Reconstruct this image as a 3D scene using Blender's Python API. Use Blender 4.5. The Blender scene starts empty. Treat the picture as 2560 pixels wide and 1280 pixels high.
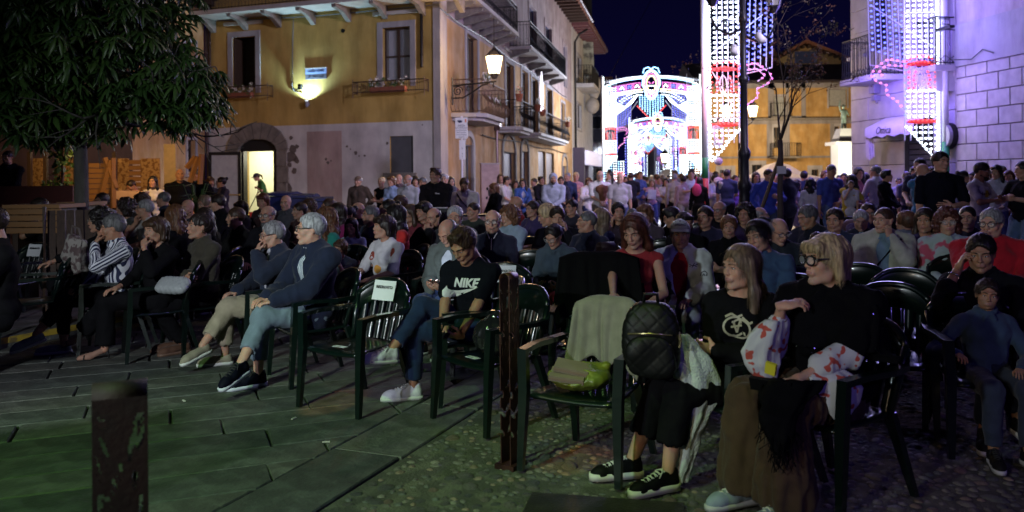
import bpy,math,random
import numpy as np
from mathutils import Matrix,Vector
from math import sin,cos,pi,radians,sqrt
SC=bpy.context.scene
COL=SC.collection
R0=random.Random(7)
NR=np.random.RandomState(5)
# camera, world, exposure
CAM_H,FPX,HOR,ROLL=1.58,2100.0,447.0,0.0087
cam_data=bpy.data.cameras.new('camera')
cam=bpy.data.objects.new('camera',cam_data);COL.objects.link(cam)
cam_data.sensor_width=36.0
cam_data.lens=FPX/2560.0*36.0
cam_data.shift_y=-(640.0-HOR)/2560.0
cam_data.clip_end=2000.0
cam_data.clip_start=0.1
cam.matrix_world=Matrix.Translation((0,0,CAM_H))@Matrix.Rotation(radians(90),4,'X')@Matrix.Rotation(-ROLL,4,'Z')
cam_data.dof.use_dof=True
cam_data.dof.focus_distance=6.3
cam_data.dof.aperture_fstop=2.4
SC.camera=cam
world=bpy.data.worlds.new('World');SC.world=world;world.use_nodes=True
wn=world.node_tree
for n in list(wn.nodes):wn.nodes.remove(n)
wo=wn.nodes.new('ShaderNodeOutputWorld');wb=wn.nodes.new('ShaderNodeBackground')
wtc=wn.nodes.new('ShaderNodeTexCoord');wsx=wn.nodes.new('ShaderNodeSeparateXYZ');wr=wn.nodes.new('ShaderNodeValToRGB')
wn.links.new(wtc.outputs['Generated'],wsx.inputs[0]);wn.links.new(wsx.outputs['Z'],wr.inputs[0])
wn.links.new(wr.outputs[0],wb.inputs[0]);wn.links.new(wb.outputs[0],wo.inputs[0])
wr.color_ramp.elements[0].position=0.0;wr.color_ramp.elements[0].color=(0.0028,0.0022,0.024,1)
wr.color_ramp.elements[1].position=0.35;wr.color_ramp.elements[1].color=(0.0008,0.0008,0.0058,1)
wb.inputs[1].default_value=1.0
SC.view_settings.view_transform='Standard'
SC.view_settings.look='None'
SC.view_settings.gamma=1.0
SC.view_settings.exposure=0.0
SC.view_settings.use_curve_mapping=False
SC.cycles.use_denoising=True
try:SC.cycles.denoiser='OPENIMAGEDENOISE'
except Exception:pass
SC.cycles.max_bounces=5
SC.cycles.diffuse_bounces=2
SC.cycles.glossy_bounces=2
SC.cycles.transmission_bounces=3
SC.cycles.sample_clamp_indirect=2.0
SC.cycles.sample_clamp_direct=30.0
SC.cycles.caustics_reflective=False
SC.cycles.caustics_refractive=False
SC.cycles.use_light_tree=True
def lamp(name,kind,loc,power,color,size=0.1,aim=None,spot=60,blend=0.4,size_y=None):
 l=bpy.data.lights.new(name,kind);l.energy=power;l.color=color
 o=bpy.data.objects.new(name,l);COL.objects.link(o);o.location=loc
 if kind=='POINT':l.shadow_soft_size=size
 if kind=='SPOT':l.spot_size=radians(spot);l.spot_blend=blend;l.shadow_soft_size=size
 if kind=='AREA':
  l.size=size
  if size_y:l.shape='RECTANGLE';l.size_y=size_y
 if aim is not None:
  d=Vector(aim)-Vector(loc);o.rotation_euler=d.to_track_quat('-Z','Y').to_euler()
 return o
lamp('stage_lamp_white','SPOT',(-5.2,-1.6,3.0),1050,(0.82,0.94,1.0),0.12,(1.0,6.9,1.4),46,0.9)
lamp('stage_lamp_left','SPOT',(-3.9,-0.5,3.0),1350,(0.86,0.93,1.0),0.12,(-3.0,7.9,1.2),50,0.9)
lamp('stage_lamp_warm','SPOT',(-3.2,-2.0,2.8),220,(1.0,0.78,0.52),0.1,(1.8,5.6,1.3),50,0.8)
lamp('stage_lamp_green','SPOT',(-3.6,0.6,5.6),760,(0.44,1.0,0.30),0.05,(-1.7,4.2,0.0),48,0.7)
lamp('stage_lamp_yellowgreen','SPOT',(-0.3,2.2,5.6),190,(0.66,1.0,0.20),0.06,(0.35,4.5,0.0),24,0.6)
lamp('stage_lamp_violet','SPOT',(4.5,-1.5,4.0),190,(0.28,0.18,1.0),0.15,(2.9,5.6,0.0),70,0.7)
lamp('moving_head_orange','SPOT',(-2.6,0.2,4.0),750,(1.0,0.50,0.14),0.03,(0.36,4.78,0.0),3.4,0.3)
lamp('moving_head_orange','SPOT',(-3.2,0.0,3.4),900,(1.0,0.42,0.10),0.03,(-1.28,6.0,0.0),3.2,0.3)
lamp('tree_light','SPOT',(-8.5,1.5,1.5),42,(0.72,1.0,0.62),0.2,(-5.6,11.0,4.2),50,0.8)  # added fill spot to lift the foliage, no fixture of its own
lamp('crowd_fill_violet','POINT',(1.6,9.6,5.2),95,(0.62,0.45,1.0),0.25)  # added violet fill above the crowd, no street lamp hangs here
lamp('crowd_fill_warm','POINT',(-1.6,13.5,5.4),70,(1.0,0.74,0.58),0.25)  # added warm fill to brighten the standing people, no lamp stands here
def unpx(px,py):
 dx,dy=px-1280.0,py-HOR
 return dx-ROLL*dy,dy+ROLL*dx
def at(px,py,D):
 dx,dy=unpx(px,py)
 return Vector((dx/FPX*D,D,CAM_H-dy/FPX*D))
def on_ground(px,py,z=0.0):
 dx,dy=unpx(px,py)
 D=(CAM_H-z)*FPX/dy
 return Vector((dx/FPX*D,D,z))
def on_wall(px,py,P0,d):
 """photo measure -> (metres along the wall from P0, height)"""
 dx,dy=unpx(px,py);k=dx/FPX
 t=(k*P0[1]-P0[0])/(d[0]-k*d[1])
 Y=P0[1]+d[1]*t
 return t,CAM_H-dy/FPX*Y
 # materials
_MC={}
def mat(name,color=(0.5,0.5,0.5),rough=0.7,metal=0.0,var=0.12,scale=8.0,bump=0.0,bscale=30.0,emit=None,estr=0.0,stretch=(1,1,1),color2=None,c2lo=0.45,c2hi=0.6,alpha=None,trans=0.0,spec=0.5,sheen=0.0,coat=0.0,coords='Object',detail=4,stain=0.0):
 if name in _MC:return _MC[name]
 m=bpy.data.materials.new(name);m.use_nodes=True
 nt=m.node_tree;N=nt.nodes;L=nt.links
 b=N['Principled BSDF']
 b.inputs['Roughness'].default_value=rough;b.inputs['Metallic'].default_value=metal
 b.inputs['Specular IOR Level'].default_value=spec
 c=(*color,1)
 tc=N.new('ShaderNodeTexCoord');mp=N.new('ShaderNodeMapping');mp.inputs['Scale'].default_value=stretch
 L.new(tc.outputs[coords],mp.inputs[0])
 if var>0 or color2 is not None:
  n=N.new('ShaderNodeTexNoise');n.inputs['Scale'].default_value=scale;n.inputs['Detail'].default_value=detail
  L.new(mp.outputs[0],n.inputs['Vector'])
  r=N.new('ShaderNodeValToRGB');L.new(n.outputs[0],r.inputs[0])
  if color2 is not None:
   r.color_ramp.elements[0].position=c2lo;r.color_ramp.elements[1].position=c2hi
   r.color_ramp.elements[0].color=c;r.color_ramp.elements[1].color=(*color2,1)
  else:
   r.color_ramp.elements[0].position=0.3;r.color_ramp.elements[1].position=0.7
   r.color_ramp.elements[0].color=tuple(x*(1-var)for x in color)+(1,)
   r.color_ramp.elements[1].color=tuple(min(1,x*(1+var))for x in color)+(1,)
  if stain>0:
   m3=N.new('ShaderNodeMapping');m3.inputs['Scale'].default_value=(1.3,1.3,0.35);L.new(tc.outputs[coords],m3.inputs[0])
   n3=N.new('ShaderNodeTexNoise');n3.inputs['Scale'].default_value=1.1;n3.inputs['Detail'].default_value=9;n3.inputs['Roughness'].default_value=0.65;L.new(m3.outputs[0],n3.inputs['Vector'])
   r3=N.new('ShaderNodeValToRGB');r3.color_ramp.elements[0].position=0.36;r3.color_ramp.elements[1].position=0.58;r3.color_ramp.elements[0].color=(1-stain,)*3+(1,);r3.color_ramp.elements[1].color=(1,1,1,1);L.new(n3.outputs[0],r3.inputs[0])
   mx=N.new('ShaderNodeMix');mx.data_type='RGBA';mx.blend_type='MULTIPLY';mx.inputs[0].default_value=1.0;L.new(r.outputs[0],mx.inputs[6]);L.new(r3.outputs[0],mx.inputs[7]);L.new(mx.outputs[2],b.inputs['Base Color'])
  else:L.new(r.outputs[0],b.inputs['Base Color'])
 else:b.inputs['Base Color'].default_value=c
 if bump>0:
  n2=N.new('ShaderNodeTexNoise');n2.inputs['Scale'].default_value=bscale;n2.inputs['Detail'].default_value=3
  L.new(mp.outputs[0],n2.inputs['Vector'])
  bp=N.new('ShaderNodeBump');bp.inputs['Strength'].default_value=bump;bp.inputs['Distance'].default_value=0.01
  L.new(n2.outputs[0],bp.inputs['Height']);L.new(bp.outputs[0],b.inputs['Normal'])
 if emit is not None:
  b.inputs['Emission Color'].default_value=(*emit,1);b.inputs['Emission Strength'].default_value=estr
 if trans:b.inputs['Transmission Weight'].default_value=trans
 if sheen:b.inputs['Sheen Weight'].default_value=sheen
 if coat:b.inputs['Coat Weight'].default_value=coat
 if alpha is not None:b.inputs['Alpha'].default_value=alpha
 _MC[name]=m
 return m
def emis(name,color,strength,sample='NONE'):
 if name in _MC:return _MC[name]
 m=mat(name,(0.02,0.02,0.02),0.4,var=0,emit=color,estr=strength)
 try:m.cycles.emission_sampling=sample
 except Exception:pass
 return m
 # object helpers
def tag(o,label=None,cat=None,group=None,kind=None):
 if label:o['label']=label
 if cat:o['category']=cat
 if group:o['group']=group
 if kind:o['kind']=kind
 return o
def empty(name,loc=(0,0,0),rz=0.0,label=None,cat=None,group=None,kind=None):
 o=bpy.data.objects.new(name,None);COL.objects.link(o);o.empty_display_size=0.1
 o.location=loc;o.rotation_euler=(0,0,rz)
 return tag(o,label,cat,group,kind)
def link(name,me,mats=None,parent=None,loc=None,rot=None,scale=None):
 o=bpy.data.objects.new(name,me);COL.objects.link(o)
 if mats is not None:
  if not isinstance(mats,(list,tuple)):mats=[mats]
  if len(me.materials)==0:
   for m in mats:me.materials.append(m)
  else:
   for i,m in enumerate(mats):
    if me.materials[i]!=m:
     o.material_slots[i].link='OBJECT';o.material_slots[i].material=m
 if parent is not None:o.parent=parent
 if loc is not None:o.location=loc
 if rot is not None:o.rotation_euler=rot
 if scale is not None:o.scale=scale
 return o
def copy_tree(o,parent=None):
 c=o.copy();COL.objects.link(c)
 if parent is not None:c.parent=parent
 for ch in list(o.children):copy_tree(ch,c)
 return c
def mesh_np(name,V,F,smooth=True,mi=None):
 """V (n,3), F list/array of quads (-1 marks triangle)"""
 me=bpy.data.meshes.new(name)
 V=np.asarray(V,dtype=np.float32);F=np.asarray(F,dtype=np.int32)
 me.vertices.add(len(V));me.vertices.foreach_set('co',V.ravel())
 k=F.shape[1]
 if k==4 and(F[:,3]<0).any():
  cnt=np.where(F[:,3]<0,3,4);flat=F.ravel();flat=flat[flat>=0]
 else:
  cnt=np.full(len(F),k);flat=F.ravel()
 me.loops.add(len(flat));me.loops.foreach_set('vertex_index',flat)
 me.polygons.add(len(F))
 st=np.concatenate([[0],np.cumsum(cnt)[:-1]])
 me.polygons.foreach_set('loop_start',st.astype(np.int32))
 if mi is not None:me.polygons.foreach_set('material_index',np.asarray(mi,dtype=np.int32))
 me.polygons.foreach_set('use_smooth',np.full(len(F),smooth))
 me.update(calc_edges=True)
 return me
class MB:
 """collects simple shapes into one mesh"""
 def __init__(s):s.V=[];s.F=[];s.M=[];s.n=0
 def add(s,V,F,m=0):
  V=np.asarray(V,float).reshape(-1,3);s.V.append(V)
  for f in F:
   s.F.append([i+s.n for i in f]+([-1]if len(f)==3 else[]));s.M.append(m)
  s.n+=len(V);return s
 def box(s,c,d,rz=0.0,m=0,M=None,taper=1.0):
  x,y,z=d[0]/2,d[1]/2,d[2]/2
  P=[(-x,-y,-z),(x,-y,-z),(x,y,-z),(-x,y,-z),(-x*taper,-y*taper,z),(x*taper,-y*taper,z),(x*taper,y*taper,z),(-x*taper,y*taper,z)]
  if rz:P=[(p[0]*cos(rz)-p[1]*sin(rz),p[0]*sin(rz)+p[1]*cos(rz),p[2])for p in P]
  P=[(p[0]+c[0],p[1]+c[1],p[2]+c[2])for p in P]
  if M is not None:P=[tuple(M@Vector(p))for p in P]
  return s.add(P,[(0,3,2,1),(4,5,6,7),(0,1,5,4),(1,2,6,5),(2,3,7,6),(3,0,4,7)],m)
 def b2(s,lo,hi,m=0):return s.box([(a+b)/2 for a,b in zip(lo,hi)],[abs(b-a)for a,b in zip(lo,hi)],m=m)
 def tube(s,pts,r,n=8,m=0,cap=True,flat=None):
  pts=[Vector(p)for p in pts];k=len(pts)
  rs=r if isinstance(r,(list,tuple))else[r]*k
  base=[];up=Vector((0,0,1));V=[]
  for i,p in enumerate(pts):
   t=(pts[min(i+1,k-1)]-pts[max(i-1,0)])
   if t.length<1e-9:t=Vector((0,0,1))
   t.normalize()
   a=t.cross(up)
   if a.length<0.1:a=t.cross(Vector((1,0,0)))if i==0 or not base else base[-1].copy()
   a=(a-t*a.dot(t)).normalized();base.append(a);b=t.cross(a)
   for j in range(n):
    th=2*pi*j/n
    V.append(p+(a*cos(th)+b*sin(th)*(flat or 1.0))*rs[i])
  F=[]
  for i in range(k-1):
   for j in range(n):
    F.append((i*n+j,i*n+(j+1)%n,(i+1)*n+(j+1)%n,(i+1)*n+j))
  if cap and n>2:
   c0=len(V);V.append(pts[0]);V.append(pts[-1])
   for j in range(n):
    F.append((c0,(j+1)%n,j));F.append((c0+1,(k-1)*n+j,(k-1)*n+(j+1)%n))
  return s.add([tuple(v)for v in V],F,m)
 def lathe(s,prof,n=16,c=(0,0,0),m=0):
  V=[];F=[];k=len(prof)
  for r,z in prof:
   for j in range(n):
    V.append((c[0]+r*cos(2*pi*j/n),c[1]+r*sin(2*pi*j/n),c[2]+z))
  for i in range(k-1):
   for j in range(n):
    F.append((i*n+j,i*n+(j+1)%n,(i+1)*n+(j+1)%n,(i+1)*n+j))
  F.append(tuple(range(n))[::-1])if n<=4 else None
  if n>4:
   V.append((c[0],c[1],c[2]+prof[0][1]));V.append((c[0],c[1],c[2]+prof[-1][1]));q=k*n
   for j in range(n):
    F.append((q,(j+1)%n,j));F.append((q+1,(k-1)*n+j,(k-1)*n+(j+1)%n))
  return s.add(V,F,m)
 def ball(s,c,r,m=0,n=6,k=4):
  rr=r if isinstance(r,(list,tuple))else(r,r,r)
  V=[(c[0],c[1],c[2]-rr[2])];F=[]
  for i in range(1,k):
   ph=-pi/2+pi*i/k
   for j in range(n):
    th=2*pi*j/n
    V.append((c[0]+rr[0]*cos(ph)*cos(th),c[1]+rr[1]*cos(ph)*sin(th),c[2]+rr[2]*sin(ph)))
  V.append((c[0],c[1],c[2]+rr[2]));e=len(V)-1
  for j in range(n):F.append((0,1+(j+1)%n,1+j));F.append((e,1+(k-2)*n+j,1+(k-2)*n+(j+1)%n))
  for i in range(k-2):
   for j in range(n):
    F.append((1+i*n+j,1+i*n+(j+1)%n,1+(i+1)*n+(j+1)%n,1+(i+1)*n+j))
  return s.add(V,F,m)
 def prism(s,poly,lo,hi,axis=2,m=0):
  """poly: 2D outline extruded along axis between lo and hi (convex or mildly concave, ngon caps as fans)"""
  n=len(poly);V=[]
  for h in(lo,hi):
   for a,b in poly:
    V.append((a,b,h)if axis==2 else((a,h,b)if axis==1 else(h,a,b)))
  F=[(j,(j+1)%n,n+(j+1)%n,n+j)for j in range(n)]
  cx=sum(p[0]for p in poly)/n;cy=sum(p[1]for p in poly)/n
  for h in(lo,hi):V.append((cx,cy,h)if axis==2 else((cx,h,cy)if axis==1 else(h,cx,cy)))
  for j in range(n):F.append((2*n,(j+1)%n,j));F.append((2*n+1,n+j,n+(j+1)%n))
  return s.add(V,F,m)
 def xform(s,M):
  for i,V in enumerate(s.V):
   A=np.array(M)[:3,:3];t=np.array(M)[:3,3];s.V[i]=V@A.T+t
  return s
 def mesh(s,name,smooth=False):return mesh_np(name,np.concatenate(s.V),s.F,smooth,s.M)
 def build(s,name,mats,parent=None,loc=None,rot=None,smooth=False,kind=None):
  o=link(name,s.mesh(name,smooth),mats,parent,loc,rot)
  if kind:o['kind']=kind
  return o
  # distance-field modelling
def snet(F,lo,h):
 nx,ny,nz=F.shape;S=F<0
 cid={}
 P_all=[];C_all=[];E=[]
 shp=np.array([nx,ny,nz])
 for ax in range(3):
  sl0=[slice(None)]*3;sl1=[slice(None)]*3;sl0[ax]=slice(0,-1);sl1[ax]=slice(1,None)
  a=F[tuple(sl0)];b=F[tuple(sl1)];cr=S[tuple(sl0)]!=S[tuple(sl1)]
  idx=np.argwhere(cr)
  if len(idx)==0:continue
  av=a[cr];bv=b[cr];t=av/(av-bv)
  pos=idx.astype(np.float32);pos[:,ax]+=t
  u,v=[(1,2),(2,0),(0,1)][ax]
  ok=(idx[:,u]>0)&(idx[:,v]>0)&(idx[:,u]<shp[u]-1)&(idx[:,v]<shp[v]-1)
  idx=idx[ok];pos=pos[ok];inside=(av[ok]<0)
  cells=[]
  for du,dv in((-1,-1),(0,-1),(0,0),(-1,0)):
   c=idx.copy();c[:,u]+=du;c[:,v]+=dv
   cells.append((c[:,0]*ny+c[:,1])*nz+c[:,2])
  cells=np.stack(cells,1)
  cells[~inside]=cells[~inside][:,::-1]
  E.append(cells);P_all.append(np.repeat(pos,4,axis=0));C_all.append(cells.ravel())
  if False:cid
 Fq=np.concatenate(E);
 C=np.concatenate(C_all);P=np.concatenate(P_all)
 uq,inv=np.unique(C,return_inverse=True)
 cnt=np.bincount(inv);V=np.stack([np.bincount(inv,weights=P[:,k])/cnt for k in range(3)],1)
 q=np.searchsorted(uq,Fq)
 return V*h+np.array(lo),q
class Field:
 def __init__(s,lo,hi,h):
  s.lo=np.array(lo,float);s.h=h
  s.n=np.maximum(4,np.ceil((np.array(hi)-s.lo)/h).astype(int)+1)
  s.F=np.full(s.n,0.5,np.float32)
  s.ax=[s.lo[k]+np.arange(s.n[k])*h for k in range(3)]
 def sub(s,lo,hi):
  a=np.maximum(0,np.floor((np.array(lo)-s.lo)/s.h).astype(int));b=np.minimum(s.n,np.ceil((np.array(hi)-s.lo)/s.h).astype(int)+1)
  if(b<=a).any():return None
  sl=tuple(slice(a[k],b[k])for k in range(3))
  g=[s.ax[0][sl[0]][:,None,None],s.ax[1][sl[1]][None,:,None],s.ax[2][sl[2]][None,None,:]]
  return sl,g
 def comb(s,sl,d,k,op):
  a=s.F[sl]
  if op=='u':
   h=np.clip(0.5+0.5*(a-d)/k,0,1);s.F[sl]=a*(1-h)+d*h-k*h*(1-h)
  elif op=='s':
   d=-d;h=np.clip(0.5-0.5*(a-d)/k,0,1);s.F[sl]=a*(1-h)+d*h+k*h*(1-h)
  elif op=='i':
   h=np.clip(0.5-0.5*(a-d)/k,0,1);s.F[sl]=a*(1-h)+d*h+k*h*(1-h)
 def cap(s,p,q,r0,r1,k=0.02,op='u',flat=None):
  p=np.array(p,float);q=np.array(q,float);m=max(r0,r1)+k+2*s.h
  z=s.sub(np.minimum(p,q)-m,np.maximum(p,q)+m)
  if z is None:return s
  sl,g=z;d=q-p;L=max(d@d,1e-12)
  X=g[0]-p[0];Y=g[1]-p[1];Z=g[2]-p[2]
  t=np.clip((X*d[0]+Y*d[1]+Z*d[2])/L,0,1)
  D=np.sqrt((X-t*d[0])**2+(Y-t*d[1])**2+(Z-t*d[2])**2)-(r0+(r1-r0)*t)
  s.comb(sl,D.astype(np.float32),k,op);return s
 def ell(s,c,r,k=0.02,op='u',R=None):
  c=np.array(c,float);r=np.array(r,float);m=r.max()+k+2*s.h
  z=s.sub(c-m,c+m)
  if z is None:return s
  sl,g=z;X=g[0]-c[0];Y=g[1]-c[1];Z=g[2]-c[2]
  if R is not None:
   X,Y,Z=(X*R[0][0]+Y*R[1][0]+Z*R[2][0],X*R[0][1]+Y*R[1][1]+Z*R[2][1],X*R[0][2]+Y*R[1][2]+Z*R[2][2])
  k0=np.sqrt((X/r[0])**2+(Y/r[1])**2+(Z/r[2])**2)
  k1=np.sqrt((X/r[0]**2)**2+(Y/r[1]**2)**2+(Z/r[2]**2)**2)+1e-9
  s.comb(sl,(k0*(k0-1)/k1).astype(np.float32),k,op);return s
 def plane(s,fn,k=0.01,op='i'):
  X=s.ax[0][:,None,None];Y=s.ax[1][None,:,None];Z=s.ax[2][None,None,:]
  s.comb((slice(None),)*3,np.broadcast_to(fn(X,Y,Z),s.F.shape).astype(np.float32),k,op);return s
 def out(s):
  F=s.F
  for a in range(3):
   sl=[slice(None)]*3
   for e in(0,-1):sl[a]=e;F[tuple(sl)]=np.maximum(F[tuple(sl)],0.001)
  return snet(F,s.lo,s.h)
_PT=np.random.RandomState(3).rand(64,64,64).astype(np.float32)
def vnoise(P,scale,seed=0):
 Q=np.asarray(P)*scale+seed*17.31;i=np.floor(Q).astype(int);f=Q-i;f=f*f*(3-2*f)
 r=0
 for a in(0,1):
  for b in(0,1):
   for c in(0,1):
    w=(f[:,0]if a else 1-f[:,0])*(f[:,1]if b else 1-f[:,1])*(f[:,2]if c else 1-f[:,2])
    r=r+w*_PT[(i[:,0]+a)&63,(i[:,1]+b)&63,(i[:,2]+c)&63]
 return r
def vnormals(V,F):
 n=np.cross(V[F[:,2]]-V[F[:,0]],V[F[:,3]]-V[F[:,1]])
 N=np.zeros_like(V)
 for k in range(4):
  for c in range(3):N[:,c]+=np.bincount(F[:,k],weights=n[:,c],minlength=len(V))
 return N/(np.linalg.norm(N,axis=1,keepdims=True)+1e-12)
def relax(V,F,it=1,w=0.5):
 for _ in range(it):
  S=np.zeros_like(V);C=np.zeros(len(V))
  for a,b in((0,1),(1,2),(2,3),(3,0)):
   for c in range(3):
    S[:,c]+=np.bincount(F[:,a],weights=V[F[:,b],c],minlength=len(V))+np.bincount(F[:,b],weights=V[F[:,a],c],minlength=len(V))
   C+=np.bincount(F[:,a],minlength=len(V))+np.bincount(F[:,b],minlength=len(V))
  V=V*(1-w)+w*S/np.maximum(C,1)[:,None]
 return V
 # people
SKIN={'light':(0.50,0.31,0.22),'mid':(0.42,0.25,0.17),'tan':(0.33,0.185,0.115),'old':(0.47,0.29,0.21)}
def skin_mat(k):
 c=SKIN[k]
 m=mat('skin_'+k,tuple(x*.92 for x in c),0.5,scale=16,bump=0.25,bscale=190,color2=(min(1,c[0]*1.12),c[1]*.98,c[2]*.93),c2lo=.38,c2hi=.62,spec=0.4,detail=6)
 b=m.node_tree.nodes['Principled BSDF'];b.inputs['Subsurface Weight'].default_value=0.18;b.inputs['Subsurface Scale'].default_value=0.012;return m
HAIRC={'black':(0.008,0.006,0.005),'dark':(0.018,0.011,0.008),'brown':(0.045,0.024,0.013),'red':(0.07,0.022,0.013),'auburn':(0.10,0.045,0.02),'blonde':(0.36,0.27,0.15),'darkblonde':(0.14,0.098,0.06),'grey':(0.20,0.20,0.20),'white':(0.27,0.27,0.28),'saltpepper':(0.09,0.09,0.09)}
def hair_mat(k):
 c=HAIRC[k]
 return mat('hair_'+k,tuple(x*0.55 for x in c),0.42,scale=60,stretch=(1,1,0.12),color2=tuple(min(1,x*1.5)for x in c),c2lo=0.35,c2hi=0.62,bump=0.35,bscale=150,spec=0.4)
def cloth_mat(name,color,**kw):
 dkc=max(color)<0.03
 if dkc:color=tuple(c*.55 for c in color)
 d=dict(rough=0.9,var=0.14,scale=14,bump=0.25,bscale=220,sheen=0.0 if dkc else 0.1,spec=0.08 if dkc else 0.2);d.update(kw)
 return mat('cloth_'+name,color,**d)
def head_field(kind,seed=0,h=0.0042):
 rr=random.Random(seed*31+len(kind))
 j=lambda a:1+rr.uniform(-a,a)
 f=Field((-0.115,-0.15,-0.2),(0.115,0.14,0.15),h)
 fem=kind=='f';kid=kind=='k';old=kind=='o'
 wj=(0.9 if fem else 1.0)*j(0.06);nose=(0.8 if fem else(0.6 if kid else(1.12 if old else 1.0)))*j(0.12)
 f.ell((0,0.018,0.030),(0.075,0.095,0.087),0.02)
 f.ell((0,-0.022,-0.022),(0.064,0.068,0.088),0.02)
 if not kid:
  f.cap((-0.040*wj,-0.018,-0.078),(-0.012,-0.066,-0.100),0.022,0.017,0.02)
  f.cap((0.040*wj,-0.018,-0.078),(0.012,-0.066,-0.100),0.022,0.017,0.02)
  f.cap((-0.056*wj,0.0,-0.045),(-0.040*wj,-0.018,-0.078),0.018,0.020,0.02)
  f.cap((0.056*wj,0.0,-0.045),(0.040*wj,-0.018,-0.078),0.018,0.020,0.02)
  f.ell((0,-0.078,-0.100),(0.016,0.013,0.013),0.014)
 else:
  f.ell((0,-0.035,-0.062),(0.052,0.045,0.036),0.03);f.ell((0,-0.07,-0.09),(0.012,0.01,0.01),0.012)
 for s in(-1,1):
  f.ell((s*0.044*wj,-0.058,-0.022),(0.022,0.022,0.021),0.018)
  f.cap((s*0.012,-0.087,0.026),(s*0.046,-0.070,0.030),0.009,0.009,0.016)
  f.ell((s*0.031,-0.100,0.006),(0.019,0.022,0.0125),0.012,'s')
  f.ell((s*0.031,-0.071,0.005),(0.0135,0.0125,0.0125),0.004)
  f.cap((s*0.019,-0.083,0.0095),(s*0.045,-0.077,0.0085),0.0042,0.0035,0.005)
  f.cap((s*0.020,-0.081,-0.004),(s*0.044,-0.076,-0.003),0.0032,0.003,0.006)
  f.ell((s*0.0745,0.014,-0.002),(0.008,0.019,0.031),0.008)
  f.cap((s*0.081,0.024,0.018),(s*0.076,0.008,-0.028),0.006,0.004,0.006)
  if old:f.cap((s*0.020,-0.092,-0.03),(s*0.032,-0.080,-0.058),0.0025,0.0025,0.006,'s')
 f.cap((0,-0.086,0.020),(0,-0.104-0.006*(nose-1),-0.020),0.0085*nose,0.0115*nose,0.012)
 f.ell((0,-0.107-0.008*(nose-1),-0.024),(0.0125*nose,0.0115*nose,0.010*nose),0.008)
 for s in(-1,1):
  f.ell((s*0.0125*nose,-0.097,-0.028),(0.0075,0.010,0.0065),0.006)
  f.ell((s*0.006,-0.104,-0.036),(0.003,0.005,0.003),0.003,'s')
 lip=0.95 if fem else 0.75
 f.ell((0,-0.084,-0.058),(0.028,0.014,0.020),0.012)
 for s in(-1,1):
  f.cap((0,-0.1005,-0.0505),(s*0.021,-0.087,-0.0555),0.0045*lip,0.002,0.004)
  f.cap((0,-0.0985,-0.0625),(s*0.019,-0.088,-0.0580),0.0058*lip,0.002,0.004)
  f.cap((0,-0.1065,-0.0568),(s*0.024,-0.0935,-0.0575),0.0022,0.0018,0.002,'s')
 f.ell((0,-0.094,-0.078),(0.018,0.008,0.006),0.008,'s')
 nr=0.047 if fem or kid else 0.057
 f.cap((0,0.022,-0.06),(0,0.045,-0.21),nr,nr,0.03)
 return f
_HT={}
def head_template(kind,seed):
 key=(kind,seed)
 if key in _HT:return _HT[key]
 V,F=head_field(kind,seed).out()
 V=relax(V,F,1,0.25)
 c=V[F].mean(1);x,y,z=c[:,0],c[:,1],c[:,2]
 mi=np.zeros(len(F),int)
 lipm=(np.abs(x)<0.023)&(y<-0.088)&(((z+0.0565)/(0.0105-0.006*(np.abs(x)/0.023)**2))**2<1)
 mi[lipm]=1
 Vs=[V];Fs=[F];Ms=[mi];n=len(V)
 mb=MB()
 for s in(-1,1):
  cx=s*0.0315
  mb.ball((cx,-0.0755,0.0035),(0.0135,0.0105,0.0068),2,10,6)
  mb.ball((cx-0.001*s,-0.0815,0.0035),(0.0056,0.0050,0.0060),3,10,6)
  mb.tube([(cx-s*0.0135,-0.0835,0.0045),(cx-s*0.006,-0.0875,0.0092),(cx+s*0.005,-0.0865,0.0095),(cx+s*0.0155,-0.0790,0.0045)],[0.001,0.0017,0.0017,0.001],4,4)
  th=0.0022 if kind=='f' else 0.0034
  mb.tube([(s*0.013,-0.0985,0.0240),(s*0.024,-0.0965,0.0290),(s*0.037,-0.0900,0.0300),(s*0.048,-0.0790,0.0250)],[th*0.8,th,th*0.9,0.001],5,4)
  if kind!='f':pass
 V2=np.concatenate(mb.V);F2=np.array([f if len(f)==4 else f+[-1]for f in mb.F])
 F2=np.where(F2>=0,F2+n,-1)
 r=(np.concatenate([V,V2]),np.concatenate([F,F2]),np.concatenate([mi,np.array(mb.M)]))
 _HT[key]=r
 return r
def ss(x,a,b):
 t=np.clip((x-a)/(b-a),0,1);return t*t*(3-2*t)
_HR={}
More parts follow.
